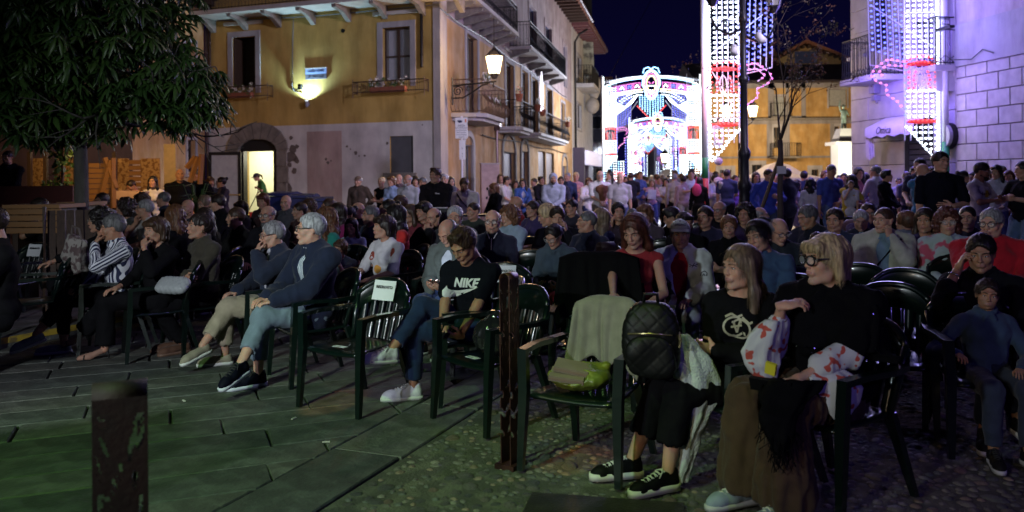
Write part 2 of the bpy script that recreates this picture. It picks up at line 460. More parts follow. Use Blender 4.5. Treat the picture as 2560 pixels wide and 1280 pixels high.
def hair_template(style,seed,near=1):
 key=(style,seed,near)
 if key in _HR:return _HR[key]
 rr=random.Random(seed+99)
 long_=style in('long','wavy','bob','half')
 h=0.0055 if near else 0.008
 zlo=-0.36 if style in('long','wavy','half')else(-0.17 if style in('bob','curly','ponytail')else-0.14)
 f=Field((-0.17,-0.15,zlo),(0.17,0.24 if style in('ponytail','bun')else 0.18,0.20),h)
 t={'short':0.012,'buzz':0.005,'sides':0.007,'quiff':0.015,'curly':0.030,'frizz':0.022,'bob':0.017,'long':0.014,'wavy':0.018,'half':0.014,'bun':0.009,'ponytail':0.009,'braids':0.012,'pixie':0.017,'longfront':0.014}.get(style,0.012)
 f.ell((0,0.020,0.032),(0.077+t,0.097+t,0.088+t),0.01)
 if style=='quiff':f.cap((-0.03,-0.055,0.108),(0.035,-0.05,0.108),0.024,0.024,0.03)
 if style=='pixie':f.ell((0,0.03,0.06),(0.088,0.1,0.085),0.02)
 if style=='bob':
  for s in(-1,1):
   f.cap((s*0.080,0.012,0.04),(s*0.084,0.022,-0.070),0.022,0.024,0.03)
  f.cap((0,0.075,0.03),(0,0.078,-0.075),0.055,0.058,0.04)
 if style in('long','wavy','half'):
  w=0.012 if style=='wavy' else 0.0
  for s in(-1,1):
   f.cap((s*0.078,0.00,0.03),(s*(0.088+w),0.012,-0.13),0.022,0.030+w,0.03)
   f.cap((s*(0.088+w),0.012,-0.13),(s*(0.095+w),-0.01 if seed%2 else 0.05,-0.28),0.030+w,0.020,0.03)
  f.cap((0,0.07,0.03),(0,0.085,-0.15),0.055,0.062+w,0.04);f.cap((0,0.085,-0.15),(0,0.095,-0.28),0.062+w,0.045,0.03)
  f.cap((-0.05,0.08,-0.12),(-0.06,0.085,-0.26),0.045,0.03,0.03);f.cap((0.05,0.08,-0.12),(0.06,0.085,-0.26),0.045,0.03,0.03)
 if style=='curly':
  for s in(-1,1):f.ell((s*0.075,0.03,-0.03),(0.05,0.065,0.085),0.03)
  f.ell((0,0.08,-0.03),(0.085,0.055,0.10),0.03)
 if style=='bun':f.ell((0,0.125,0.085),(0.042,0.038,0.04),0.01)
 if style=='ponytail':
  f.cap((0,0.115,0.05),(0,0.165,-0.02),0.02,0.03,0.01);f.cap((0,0.165,-0.02),(0,0.155,-0.14),0.03,0.012,0.02)
 hl=0.078 if style in('quiff','short','buzz','pixie')else 0.070
 if style=='sides':
  f.ell((0,-0.05,0.13),(0.13,0.155,0.105),0.01,'s');f.ell((0,-0.12,0.0),(0.12,0.11,0.15),0.01,'s')
 else:
  f.ell((0,-0.135,-0.040),(0.079 if long_ else 0.083,0.105,0.060+hl),0.012,'s')
 if style in('bob',):
  f.cap((-0.045,-0.078,0.058),(0.045,-0.078,0.058),0.020,0.020,0.02);f.cap((-0.05,-0.07,0.07),(0.05,-0.07,0.07),0.022,0.022,0.02)
 if style in('bob','curly')or long_:
  f.cap((0,-0.02,-0.04),(0,-0.02,-0.30),0.070,0.062,0.012,'s')
  f.cap((0,-0.09,-0.04),(0,-0.09,-0.30),0.070,0.062,0.012,'s')
 if style in('short','buzz','quiff','sides','pixie','bun','ponytail','braids'):
  back={'pixie':-0.085,'bun':-0.05,'ponytail':-0.05}.get(style,-0.075)
  side={'pixie':-0.02,'bun':0.0,'ponytail':0.0}.get(style,0.012)
  if style in('bun','ponytail'):
   f.plane(lambda X,Y,Z:np.minimum((side+(back-side)*ss(Y,0.0,0.065))-Z,0.11-Y+0*Z+0*X),0.006)
  else:
   f.plane(lambda X,Y,Z:(side+(back-side)*ss(Y,0.0,0.065))-Z+0.006*np.sin(X*170+Y*230)*np.sin(Y*140+seed),0.006)
 V,F=f.out();N=vnormals(V,F)
 if style in('curly','frizz'):
  a=(vnoise(V,38,seed)-0.45)*0.030+(vnoise(V,90,seed+1)-0.5)*0.016
 elif style=='wavy':
  ph=np.arctan2(V[:,0],V[:,1]-0.0)
  a=(vnoise(np.stack([ph*3,V[:,2]*12,V[:,0]*8],1),2.2,seed)-0.5)*0.022+(vnoise(np.stack([ph*22,V[:,2]*22+ph*4,V[:,2]*2],1),1,seed)-0.5)*0.012
 elif style in('short','quiff','pixie','buzz','sides'):
  amp={'buzz':0.002,'sides':0.004}.get(style,0.006)
  Q=np.stack([V[:,0]*120+V[:,1]*20,V[:,1]*34,V[:,2]*40],1)
  a=(vnoise(Q,1.0,seed)-0.5)*amp+(vnoise(V,130,seed)-0.5)*amp*0.8
 elif style=='braids':
  a=np.abs(np.sin(V[:,0]*190))*0.009-0.004+(vnoise(V,150,seed)-0.5)*0.006
 else:
  ph=np.arctan2(V[:,0],V[:,1]+0.03)+0.4*V[:,2]
  top=ss(V[:,2],0.05,0.10)
  Q=np.where(top[:,None]>0.5,np.stack([V[:,1]*70,V[:,0]*6,V[:,2]*6],1),np.stack([ph*16,V[:,2]*3,0*ph],1))
  a=(vnoise(Q,1.0,seed)-0.5)*0.006+(vnoise(Q,2.3,seed+5)-0.5)*0.004
 V=V+N*a[:,None]
 cnt={0:0,1:300,2:3200}[near]
 if cnt and style not in('buzz','sides'):
  g=np.random.RandomState(seed+4);N=vnormals(V,F)
  pick=g.randint(0,len(V),cnt);SV=[];SF=[];n0=len(V)
  curl=style in('curly','frizz')
  segs=7 if near==2 else 5
  for q in pick:
   p=V[q].copy();n=N[q]
   if curl:d=g.normal(size=3);d-=n*(d@n)*0.5
   elif style in('short','quiff','pixie','braids'):d=np.array([n[0]*0.3,0.9 if style!='quiff' else-0.6,0.1 if p[2]>0.07 else-0.8]);d=d-n*(d@n)
   else:d=np.array([0.0,0.0,-1.0])if p[2]<0.09 else np.array([np.sign(p[0])*1.0,0.25,-0.2]);d=d-n*(d@n)
   d=d/(np.linalg.norm(d)+1e-9);step=(0.006 if style in('short','quiff','pixie','curly','frizz','braids')else(0.007 if style=='bob' else 0.016))*g.uniform(0.6,1.3)
   wv=np.cross(d,n);wv/=np.linalg.norm(wv)+1e-9;w=0.0008 if near==2 else 0.0016
   p=p+n*0.0005;b=n0+len(SV)
   for k in range(segs):
    u=k/(segs-1);ww=w*(1-0.75*u)
    SV.append(p-wv*ww);SV.append(p+wv*ww)
    if k:SF.append((b+2*k-2,b+2*k-1,b+2*k+1,b+2*k))
    p=p+d*step
    if curl:d=d+g.normal(size=3)*0.55
    else:d=d+g.normal(size=3)*0.06+n*(0.02 if k<2 else-0.02)+(np.array([0,0,-0.25])if style not in('quiff',)else 0)
    d=d/np.linalg.norm(d)
  V=np.concatenate([V,np.array(SV)]);F=np.concatenate([F,np.array(SF)])
 _HR[key]=(V,F)
 return _HR[key]
_HAND={}
def hand_template(curl,h=0.0048):
 key=round(curl,2)
 if key in _HAND:return _HAND[key]
 f=Field((-0.03,-0.065,-0.11),(0.20,0.075,0.035),h)
 f.cap((-0.02,0,0),(0.02,0,0),0.026,0.026,0.01)
 f.ell((0.047,-0.002,-0.002),(0.052,0.040,0.0155),0.015)
 for i,(y,L,r)in enumerate(((0.030,0.070,0.0088),(0.0105,0.079,0.0090),(-0.010,0.073,0.0086),(-0.0290,0.057,0.0078))):
  p=np.array([0.082-abs(i-1.2)*0.004,y,0.001]);ang=0.0;c=curl*(0.9+0.12*i);spread=(1.2-i)*0.05
  for s,fr in enumerate((0.45,0.30,0.25)):
   ang+=c*(0.75,1.25,0.9)[s]
   q=p+L*fr*np.array([cos(ang)*cos(spread),sin(spread),-sin(ang)])
   f.cap(p,q,r*(1-0.06*s),r*(1-0.06*(s+1)),0.004);p=q
 p=np.array([0.022,0.030,-0.004]);q=p+np.array([0.030,0.026,-0.012-0.014*curl]);r_=q+np.array([0.030,0.006-0.02*curl,-0.010-0.012*curl])
 f.cap(p-np.array([0.01,0.012,0]),p,0.014,0.013,0.015);f.cap(p,q,0.0125,0.0105,0.008);f.cap(q,r_,0.0102,0.0085,0.004)
 V,F=f.out();_HAND[key]=(V,F)
 return _HAND[key]
_SHOE={}
def shoe_mesh(kind):
 if kind in _SHOE:return _SHOE[kind]
 if kind=='heel':
  f=Field((-0.06,-0.24,-0.02),(0.06,0.08,0.12),0.0048)
  f.cap((0,-0.20,0.018),(0,-0.13,0.03),0.030,0.034,0.02);f.cap((0,-0.13,0.03),(0,0.0,0.085),0.030,0.026,0.02);f.plane(lambda X,Y,Z:-Z+0.005+0*X+0*Y)
  V,F=f.out();mi=np.zeros(len(F),int);mb=MB()
  mb.tube([(0,0.02,0.075),(0,0.035,0.0)],[0.012,0.005],8,1);mb.tube([(-0.035,-0.17,0.01),(-0.03,-0.165,0.045),(0.03,-0.165,0.045),(0.035,-0.17,0.01)],0.006,6,1)
  mb.b2((-0.036,-0.225,0),(0.036,-0.12,0.008),1);mb.tube([(-0.032,0.01,0.12),(0,-0.03,0.122),(0.032,0.01,0.12),(0,0.035,0.12),(-0.032,0.01,0.12)],0.004,6,1)
 else:
  f=Field((-0.065,-0.25,-0.01),(0.065,0.085,0.14),0.0048)
  low=kind=='loafer'
  f.cap((0,-0.175,0.035),(0,-0.10,0.042),0.040,0.040,0.02);f.cap((0,-0.10,0.045),(0,0.02,0.055),0.038,0.036,0.02)
  f.cap((0,-0.205,0.030),(0,-0.17,0.034),0.030,0.038,0.02)
  f.cap((0,0.03,0.03),(0,0.02,0.075 if low else 0.095),0.034,0.036,0.02)
  if not low:f.cap((0,-0.10,0.055),(0,-0.02,0.095),0.028,0.030,0.02)
  f.plane(lambda X,Y,Z:0.022-Z+0*X+0*Y,0.004)
  f.plane(lambda X,Y,Z:Z-(0.085 if low else 0.108)-0.25*np.maximum(0,Y)+0*X,0.006)
  V,F=f.out();mi=np.zeros(len(F),int);mb=MB()
  th=0.038 if kind=='platform' else 0.026
  out=[(0.0,-0.243),(0.022,-0.236),(0.038,-0.205),(0.043,-0.165),(0.040,-0.10),(0.036,-0.03),(0.038,0.03),(0.030,0.062),(0.0,0.073),(-0.030,0.062),(-0.038,0.03),(-0.036,-0.03),(-0.040,-0.10),(-0.043,-0.165),(-0.038,-0.205),(-0.022,-0.236)]
  mb.prism(out,0.0,th,m=1)
  if not low:
   for k in range(6):
    y=-0.155+k*0.022;z=0.079+k*0.0075
    mb.tube([(-0.022,y,z-0.010),(0,y+(0.006 if k%2 else-0.006),z),(0.022,y+0.012,z-0.010)],0.0042,5,2)
    mb.tube([(0.022,y,z-0.010),(0,y+0.004,z+0.001),(-0.022,y+0.012,z-0.010)],0.0038,5,2)
   mb.tube([(0,-0.03,0.118),(0.028,-0.055,0.108),(0.034,-0.075,0.085)],0.0035,5,2);mb.tube([(0,-0.03,0.118),(-0.028,-0.05,0.106),(-0.036,-0.07,0.085)],0.0035,5,2)
 n=len(V);V2=np.concatenate(mb.V);F2=np.array([q if len(q)==4 else q+[-1]for q in mb.F]);F2=np.where(F2>=0,F2+n,-1)
 me=mesh_np('shoe',np.concatenate([V,V2]),np.concatenate([F,F2]),True,np.concatenate([mi,np.array(mb.M)]))
 _SHOE[kind]=me
 return me
def rotm(yaw,pitch,roll):
 return np.array(Matrix.Rotation(yaw,3,'Z')@Matrix.Rotation(pitch,3,'X')@Matrix.Rotation(roll,3,'Y'))
def ik(a,b,l1,l2,pole):
 a=np.array(a,float);b=np.array(b,float);d=b-a;L=np.linalg.norm(d);u=d/(L+1e-9)
 if L>(l1+l2)*0.999:b=a+u*(l1+l2)*0.999;L=(l1+l2)*0.999
 L=max(L,abs(l1-l2)*1.02+1e-3)
 x=(l1*l1-l2*l2+L*L)/(2*L);hgt=sqrt(max(0,l1*l1-x*x))
 p=np.array(pole,float)-a;p=p-u*(p@u);p=p/(np.linalg.norm(p)+1e-9)
 return a+u*x+p*hgt,b
def arm_pose(p,s,J):
 """s=+1 left arm, -1 right arm; returns wrist, pole, hand dir, palm normal, curl"""
 sh=J['sh'][s];hd=J['head'];R=J['HR'];hip=J['pelvis'];z0=hip[2];ch=J['chest']
 S_=lambda x,y,z:np.array([s*x,y,z])
 if p=='lap':return S_(0.10,-0.33,z0+0.10),S_(0.5,0.1,z0),S_(-0.35,-0.9,-0.15),(0,0,-1),0.35
 if p=='knee':return S_(0.14,-0.36,z0+0.10),S_(0.5,0.1,z0),S_(0.0,-0.9,-0.3),(0,0,-1),0.3
 if p=='rest':return S_(0.27,-0.22,z0+0.17),S_(0.45,0.25,z0+0.1),S_(-0.1,-1,-0.1),(0,0,-1),0.45
 if p=='crossL':return np.array([-s*0.10,ch[1]-0.23,ch[2]-0.13+(0.02 if s>0 else-0.02)]),S_(0.36,-0.12,ch[2]-0.30),S_(-1,0.05,0.1),(0,1,0.2),0.5
 if p=='chin':
  w=hd+R@np.array([s*0.045,-0.105,-0.185]);return w,S_(0.32,-0.55,sh[2]-0.45),R@np.array([-s*0.25,0.15,1]),R@np.array([-s*0.6,0.8,0]),0.85
 if p=='mouth':
  w=hd+R@np.array([s*0.055,-0.165,-0.130]);return w,S_(0.30,-0.6,sh[2]-0.5),R@np.array([-s*0.55,0.40,0.8]),R@np.array([-s*0.3,0.95,0]),0.75
 if p=='temple':
  w=hd+R@np.array([s*0.13,-0.09,-0.09]);return w,S_(0.40,-0.4,sh[2]-0.5),R@np.array([-s*0.35,0.1,1]),R@np.array([-s*0.9,0.1,-0.2]),0.6
 if p=='cheek':
  w=hd+R@np.array([s*0.105,-0.06,-0.165]);return w,S_(0.36,-0.5,sh[2]-0.5),R@np.array([-s*0.12,-0.05,1]),R@np.array([-s*0.95,0.2,0]),0.55
 if p=='eyes':
  w=hd+R@np.array([s*0.04,-0.16,-0.075]);return w,S_(0.30,-0.55,sh[2]-0.5),R@np.array([-s*0.25,0.35,1]),R@np.array([0,1,0]),0.4
 if p=='phone':return np.array([s*0.075,ch[1]-0.30,ch[2]-0.22]),S_(0.42,0.0,ch[2]-0.5),S_(-0.45,-0.65,0.35),S_(-0.35,0.25,0.7),0.75
 if p=='phonelow':return np.array([s*0.065,ch[1]-0.34,ch[2]-0.33]),S_(0.42,0.0,ch[2]-0.5),S_(-0.45,-0.70,0.1),S_(-0.35,0.15,0.8),0.75
 if p=='shoulder':
  w=J['sh'][-s]+np.array([s*0.10,-0.16,-0.02]);return w,S_(0.1,-0.5,sh[2]-0.5),S_(-0.8,0.35,0.2),(0,0.6,-0.6),0.45
 if p=='collar':
  w=hd+np.array([s*0.13,-0.22,-0.21]);return w,S_(0.34,-0.22,sh[2]-0.8),np.array([-s*0.8,0.45,0.25]),np.array([-s*0.2,0.5,-0.8]),0.45
 if p=='down':return S_(0.245,-0.05,z0-0.10),S_(0.3,0.5,sh[2]-0.2),S_(0.02,-0.12,-1),S_(-1,0.1,0),0.35
 if p=='pocket':return S_(0.19,-0.03,z0+0.02),S_(0.55,0.35,z0+0.2),S_(-0.2,-0.3,-0.9),S_(-1,0,0),0.4
 if p=='front':return np.array([s*0.04,-0.25,z0+0.08]),S_(0.5,0.1,z0+0.2),S_(-0.6,-0.35,-0.5),S_(-0.2,0.9,-0.2),0.6
 if p=='clasp':return np.array([s*0.05,-0.30,z0+0.27]),S_(0.5,0.0,z0+0.1),S_(-0.8,-0.35,0.1),S_(-0.1,0.9,-0.2),0.6
 if p=='belly':return np.array([s*0.07,-0.20,ch[2]-0.16]),S_(0.45,0.05,ch[2]-0.35),S_(-1,-0.05,0.05),(0,1,0),0.12
 if p=='reach':return S_(0.10,-0.50,z0+0.18),S_(0.5,0.1,z0+0.1),S_(-0.1,-1,-0.15),(0,0,-1),0.35
 if p=='up':return hd+np.array([s*0.12,-0.10,-0.02]),S_(0.45,-0.3,sh[2]-0.3),S_(-0.3,0.1,1),S_(-1,0,0),0.4
 return S_(0.10,-0.33,z0+0.10),S_(0.5,0.1,z0),S_(-0.35,-0.9,-0.15),(0,0,-1),0.35
def skeleton(P):
 """P: dict with pose settings; person faces -Y, stands at origin"""
 J={};seat=P['seat'];fem=P['sex']in 'fk' and P['sex']!='m'
 lean=P.get('lean',0.0)
 k=P.get('bw',1.0)
 if seat:pel=np.array([0,0.02,0.535])
 else:pel=np.array([0,0,0.93])
 tl=P.get('tl',0.44 if seat else 0.50)
 up=np.array([0,-sin(lean),cos(lean)]);fw=np.array([0,-cos(lean),-sin(lean)])
 J['pelvis']=pel;J['up']=up;J['fw']=fw
 J['R']=np.array([[1,0,0],[0,cos(lean),-sin(lean)],[0,sin(lean),cos(lean)]])
 J['chest']=pel+up*tl*0.66;J['neck']=pel+up*(tl+0.035)
 sw=(0.158 if fem else 0.183)*k
 J['sh']={s:pel+up*(tl-0.035)+np.array([s*sw,0.01,0])for s in(1,-1)}
 hy,hp,hr=P.get('head',(0,0,0))
 J['HR']=rotm(radians(hy),radians(hp),radians(hr))
 fwd=0.02+0.05*max(0,sin(radians(-hp)if False else radians(hp)))
 J['head']=J['neck']+up*0.137+fw*(0.022+fwd)
 J['el']={};J['wr']={};J['hd']={}
 for s,key in((1,'armL'),(-1,'armR')):
  w,pole,hd,pn,c=arm_pose(P.get(key,'lap'),s,J)
  if P.get(key,'lap')in('lap','knee')and P.get('lt'):
   q=radians(P['lt']*.8);Q=np.array([[cos(q),-sin(q),0],[sin(q),cos(q),0],[0,0,1]]);w=Q@w;hd=Q@np.array(hd,float)
  if key+'_t' in P:w=np.array(P[key+'_t'],float)
  e,w=ik(J['sh'][s],w,0.285,0.255,pole)
  J['el'][s]=e;J['wr'][s]=w;J['hd'][s]=(np.array(hd,float),np.array(pn,float),c)
 J['hip']={s:pel+np.array([s*0.085*k,-0.01,-0.03])for s in(1,-1)}
 J['kn']={};J['an']={};J['ft']={}
 lg=P.get('legs','flat' if seat else 'stand')
 lt=radians(P.get('lt',0));Lz=np.array([[cos(lt),-sin(lt),0],[sin(lt),cos(lt),0],[0,0,1]])
 LT=lambda v:Lz@(np.array(v,float)-pel*[1,1,0])+pel*[1,1,0]
 J['hip']={s:LT(J['hip'][s])for s in(1,-1)}
 for s in(1,-1):
  if seat:
   if lg=='flat':a=np.array([s*0.11,-0.42,0.085]);pole=np.array([s*0.16,-1,1.2]);fd=(s*0.15,-1,0)
   elif lg=='wide':a=np.array([s*0.20,-0.44,0.085]);pole=np.array([s*0.5,-1,1.0]);fd=(s*0.3,-1,0)
   elif lg=='tucked':a=np.array([s*0.08,-0.20,0.085]);pole=np.array([s*0.12,-1,0.8]);fd=(s*0.1,-1,0)
   elif lg=='out':a=np.array([s*0.10,-0.62,0.085]);pole=np.array([s*0.12,-1,1.4]);fd=(s*0.2,-1,0.1)
   elif lg in('crossR','crossL'):
    t=-1 if lg=='crossR' else 1
    if s==t:a=np.array([-t*0.26,-0.62,0.22]);pole=np.array([-t*0.05,-0.9,1.6]);fd=(-t*0.55,-0.75,-0.25)
    else:a=np.array([s*0.05,-0.44,0.085]);pole=np.array([s*0.14,-1,1.0]);fd=(s*0.1,-1,0)
  else:
   st=P.get('stride',0.0)
   a=np.array([s*0.11,s*st*0.5+0.02,0.085]);pole=np.array([s*0.14,-1,0.5]);fd=(s*0.2,-1,0)
  if('foot',s)in P and False:pass
  if('foot',s)in P:a,fd=P[('foot',s)];a=np.array(a,float)
  if('pole',s)in P:pole=np.array(P[('pole',s)],float)
  a=LT(a);pole=LT(pole);fd=Lz@np.array(fd,float)
  kn,a=ik(J['hip'][s],a,0.44,0.42,pole)
  J['kn'][s]=kn;J['an'][s]=a;J['ft'][s]=np.array(fd,float)
 return J
def torso(f,J,P,g=0.0,k=0.03,upto='all'):
 R=J['R'];up=J['up'];fw=J['fw'];pel=J['pelvis'];w=P.get('bw',1.0);fem=P['sex']=='f';b=P.get('belly',0.0);tl=np.linalg.norm(J['neck']-pel)-0.035
 f.ell(pel+up*0.02,np.array([0.158*w,0.112*w,0.10])+g,k,R=R)
 f.ell(pel+up*tl*0.36+fw*(0.01+b*0.5),np.array([(0.122 if fem else 0.140)*w+b*0.6,0.098*w+b,0.13])+g,k,R=R)
 f.ell(pel+up*tl*0.68,np.array([(0.138 if fem else 0.158)*w,0.108*w,0.155])+g,k,R=R)
 for s in(1,-1):
  f.cap(J['sh'][s]+up*-0.010,pel+up*(tl-0.03),0.044+g,0.060+g,k)
  f.cap(J['sh'][s]+up*0.0-np.array([s*0.030,0,0]),J['neck']+up*0.012,0.038+g,0.040+g,k)
  if fem:f.ell(J['chest']+np.array([s*0.066,0,0])+fw*0.085+up*0.005,np.array([0.058,0.055,0.058])+g,0.03)
  else:f.ell(J['chest']+np.array([s*0.06,0,0])+fw*0.06+up*0.04,np.array([0.07,0.05,0.06])+g,0.03)
def bounds(pts,m):
 A=np.array(pts);return A.min(0)-m,A.max(0)+m
def folds(V,F,amp,seed,J=None,sc=1.0):
 if amp<=0:return V
 N=vnormals(V,F)
 Q=V.copy();Q[:,2]*=0.8
 w=vnoise(V,5*sc,seed+9)*3.0
 n1=1-np.abs(2*vnoise(Q+np.stack([w*0.02,w*0.03,w*0.02],1),11*sc,seed)-1)
 n2=1-np.abs(2*vnoise(Q[:,[1,2,0]]+w[:,None]*0.02,24*sc,seed+3)-1)
 a=(n1**2-0.35)*amp+(n2**2-0.35)*amp*0.45
 return V+N*a[:,None]
def add_mesh(name,V,F,mats,parent,mi=None):
 o=link(name,mesh_np(name,V,F,True,mi),mats,parent);return o
def attr_f(o,name,vals):
 a=o.data.attributes.new(name,'FLOAT','POINT');a.data.foreach_set('value',np.asarray(vals,np.float32))
def glasses(parent,Mh,color=(0.01,0.01,0.012),r=0.024,th=0.0026,big=1.0):
 mb=MB()
 for s in(-1,1):
  cx=s*0.033
  pts=[(cx+r*1.08*big*cos(a)*(1 if abs(cos(a))<0.8 else 0.97),-0.1085+abs(cx+r*cos(a))**2*1.8,0.004+r*0.80*big*sin(a))for a in[2*pi*i/14 for i in range(15)]]
  mb.tube(pts,th,5,0,cap=False)
  mb.tube([(s*(0.033+r*big),-0.104,0.012),(s*0.074,-0.085,0.014),(s*0.083,0.01,0.012),(s*0.082,0.025,0.0)],th,5,0)
  V=[(cx,-0.108,0.004)]+[(cx+(p[0]-cx)*0.96,p[1]+0.0005,0.004+(p[2]-0.004)*0.96)for p in pts[:14]]
  mb.add(V,[(0,1+i,1+(i+1)%14)for i in range(14)],1)
 mb.tube([(-0.0105,-0.108,0.010),(0,-0.111,0.013),(0.0105,-0.108,0.010)],th*0.9,5,0)
 mb.xform(Mh)
 lens=mat('spectacle_lens',(0.9,0.95,0.95),0.05,var=0,alpha=0.18)
 return mb.build('glasses',[mat('frame_%d'%int(color[0]*1000),color,0.3,var=0),lens],parent,smooth=True)
def person(P,label,px,py,S=0,rz=0.0,group=None):
 """build one person; (px,py) = crown in the photo, S = photo pixels per metre at the head"""
 P=dict(P);P.setdefault('sex','m');P.setdefault('seat',True)
 seat=P['seat'];kid=P['sex']=='k'
 dx,dy=unpx(px,py)
 if S==0:S=dy/(CAM_H-(1.25 if not kid else 1.08))
 D=FPX/S;crown=CAM_H-dy/S
 J=skeleton(P);HRm=J['HR']
 hs=P.get('hs',0.93 if kid else 1.0)
 top=(J['head']+HRm@np.array([0,0.02,0.118])*hs)[2]
 sc=crown/top
 if not seat and 'z0' in P:sc=(crown-P['z0'])/top
 if seat:
  sc=P.get('sc',min(1.06,max(0.80,sc)))
  J0=J;tgt=crown/sc;dtl=(tgt-top)/max(0.3,J['up'][2])
  P['tl']=P.get('tl',0.44)+dtl;J=skeleton(P);HRm=J['HR']
 near=2 if S>=330 else(1 if S>=130 else 0)
 rz=radians(rz);hl=J['head']*sc
 c,s_=cos(rz),sin(rz)
 hx=dx/FPX*D
 off=(hl[0]*c-hl[1]*s_,hl[0]*s_+hl[1]*c)
 root=empty('person',(hx-off[0],D-off[1],P.get('z0',0.0)),rz,label,'person',group)
 root.scale=(sc,sc,sc)
 sd=P.get('seed',int(px*7+py)%97)
 h=0.012 if near==2 else(0.015 if near==1 else 0.019)
 sk=skin_mat(P.get('skin','mid'))
 hc=P.get('hairc','dark')
 # body
 pts=[J['pelvis'],J['neck']]+[J[k][s]for k in('sh','el','wr','kn','an')for s in(1,-1)]
 lo,hi=bounds(pts,0.16)
 f=Field(lo,hi,h)
 torso(f,J,P,-0.010 if near else-0.02)
 bw=P.get('bw',1.0);fem=P['sex']!='m';am=(0.86 if fem else 1.0)*(0.7+0.3*bw)
 f.cap(J['neck']-J['up']*0.03,J['head']-J['up']*0.05,0.050 if fem else 0.058,0.045 if fem else 0.054,0.03)
 for s in(1,-1):
  f.cap(J['sh'][s],J['el'][s],0.048*am,0.038*am,0.02);f.cap(J['el'][s],J['wr'][s],0.040*am,0.026*am,0.01)
  f.cap(J['hip'][s],J['kn'][s],0.074*bw,0.050,0.03)
  f.cap(J['kn'][s],J['kn'][s]*0.6+J['an'][s]*0.4,0.050,0.051,0.02);f.cap(J['kn'][s]*0.6+J['an'][s]*0.4,J['an'][s],0.050,0.033,0.02)
 V,F=f.out();Vs=[V];Fs=[F];Ms=[np.zeros(len(F),int)];n=len(V)
 hk='f' if P['sex']=='f' else('k' if kid else('o' if hc in('grey','white')else 'm'))
 V,F,M=head_template(hk,sd%3)
 V=(V*hs)@HRm.T+J['head']
 Vs.append(V);Fs.append(np.where(F>=0,F+n,-1));Ms.append(M);n+=len(V)
 for s in(1,-1):
  d,pn,cu=J['hd'][s]
  if near==0 and False:continue
  V,F=hand_template(cu)
  d=d/np.linalg.norm(d);z=-(pn-d*(pn@d));z=z/(np.linalg.norm(z)+1e-9);y=np.cross(z,d)
  m=1.0
  side=y
  want=-s*1.0
  B=np.stack([d,y,z],1)
  V2=V.copy()
  flip=False
  test=np.cross(-z,d)
  if s==-1:thumb=np.cross(d,-z)
  else:thumb=np.cross(-z,d)
  if thumb@y<0:V2[:,1]*=-1;flip=True
  V2=V2*(0.92 if fem else 1.03)*(0.85 if kid else 1)@B.T+J['wr'][s]
  if flip:F=F[:,::-1]
  Vs.append(V2);Fs.append(F+n);Ms.append(np.zeros(len(F),int));n+=len(V2)
 white=mat('eye_white',(0.55,0.53,0.50),0.25,var=0);iris=mat('iris_dark',(0.02,0.012,0.008),0.12,var=0)
 lipm=mat('lip_f' if P['sex']=='f' else 'lip_m',(0.38,0.17,0.14)if P['sex']=='f' else(0.34,0.17,0.13),0.42,var=0.05)
 brow=mat('brow_'+('grey' if hc in('grey','white')else 'dark'),(0.10,0.09,0.085)if hc in('grey','white')else(0.02,0.013,0.01),0.8,var=0)
 body=add_mesh('body',np.concatenate(Vs),np.concatenate(Fs),[sk,lipm,white,iris,brow],root,np.concatenate(Ms))
 # hair
 Mh=Matrix.Translation(Vector(J['head']))@Matrix([[*(HRm[r]*hs),0]for r in range(3)]+[[0,0,0,1]])
 st=P.get('hair','short')
 if st!='bald':
  V,F=hair_template(st,sd%3,near)
  if P.get('crop'):V=V*1.0
  add_mesh('hair',(V*hs)@HRm.T+J['head'],F,hair_mat(hc),root)
 if P.get('beard'):
  bf=Field((-0.09,-0.13,-0.14),(0.09,0.03,0.0),0.006)
  bf.cap((-0.045,-0.01,-0.06),(0,-0.075,-0.095),0.028,0.030,0.02);bf.cap((0.045,-0.01,-0.06),(0,-0.075,-0.095),0.028,0.030,0.02)
  bf.cap((-0.02,-0.093,-0.042),(0.02,-0.093,-0.042),0.009,0.009,0.01)
  bf.ell((0,-0.105,-0.058),(0.020,0.02,0.007),0.006,'s')
  V,F=bf.out();V=V+vnormals(V,F)*((vnoise(V,120)-0.6)*0.008)[:,None]
  add_mesh('beard',V@HRm.T+J['head'],F,hair_mat(P['beard']),root)
 if P.get('glasses'):glasses(root,Mh,P['glasses']if isinstance(P['glasses'],tuple)else(0.012,0.012,0.014),th=P.get('gth',0.0030 if near==2 else 0.0026),big=P.get('gbig',1.0))
 # top
 top=P.get('top');
 def garment(name,g,sleeve,m,neck='crew',openw=0.0,fold=0.010,hem=0.0,rolled=False,mi_fn=None,sleeve_r=0.0,attr=False):
  lo,hi=bounds([J['pelvis'],J['neck']]+[J[k][s]for k in('sh','el','wr')for s in(1,-1)],0.19)
  lo[2]=min(lo[2],J['pelvis'][2]-0.14-hem)
  f=Field(lo,hi,h)
  torso(f,J,P,g)
  if hem:
   f.cap(J['pelvis']+J['up']*0.02,J['pelvis']-J['up']*(hem-0.08)+(J['fw']*0.05 if seat else 0),0.125*bw+g,0.135*bw+g,0.05)
  for s in(1,-1):
   a,e,w=J['sh'][s],J['el'][s],J['wr'][s]
   if sleeve>0:
    t=min(1.0,sleeve/0.5)
    f.cap(a,a+(e-a)*t,0.045*am+g*1.05,(0.042*am+g*(1.5 if sleeve<0.6 else 1.0))+sleeve_r*t,0.025)
    if sleeve>0.5:
     t2=min(1.0,(sleeve-0.5)/0.5)
     f.cap(e,e+(w-e)*t2*0.97,0.042*am+g+sleeve_r,(0.028*am+g)+sleeve_r*1.8,0.02)
     if rolled:f.cap(e+(w-e)*(t2*0.97-0.08),e+(w-e)*t2*0.97,0.042*am+g+0.006,0.040*am+g+0.008,0.004)
  nk=J['neck']
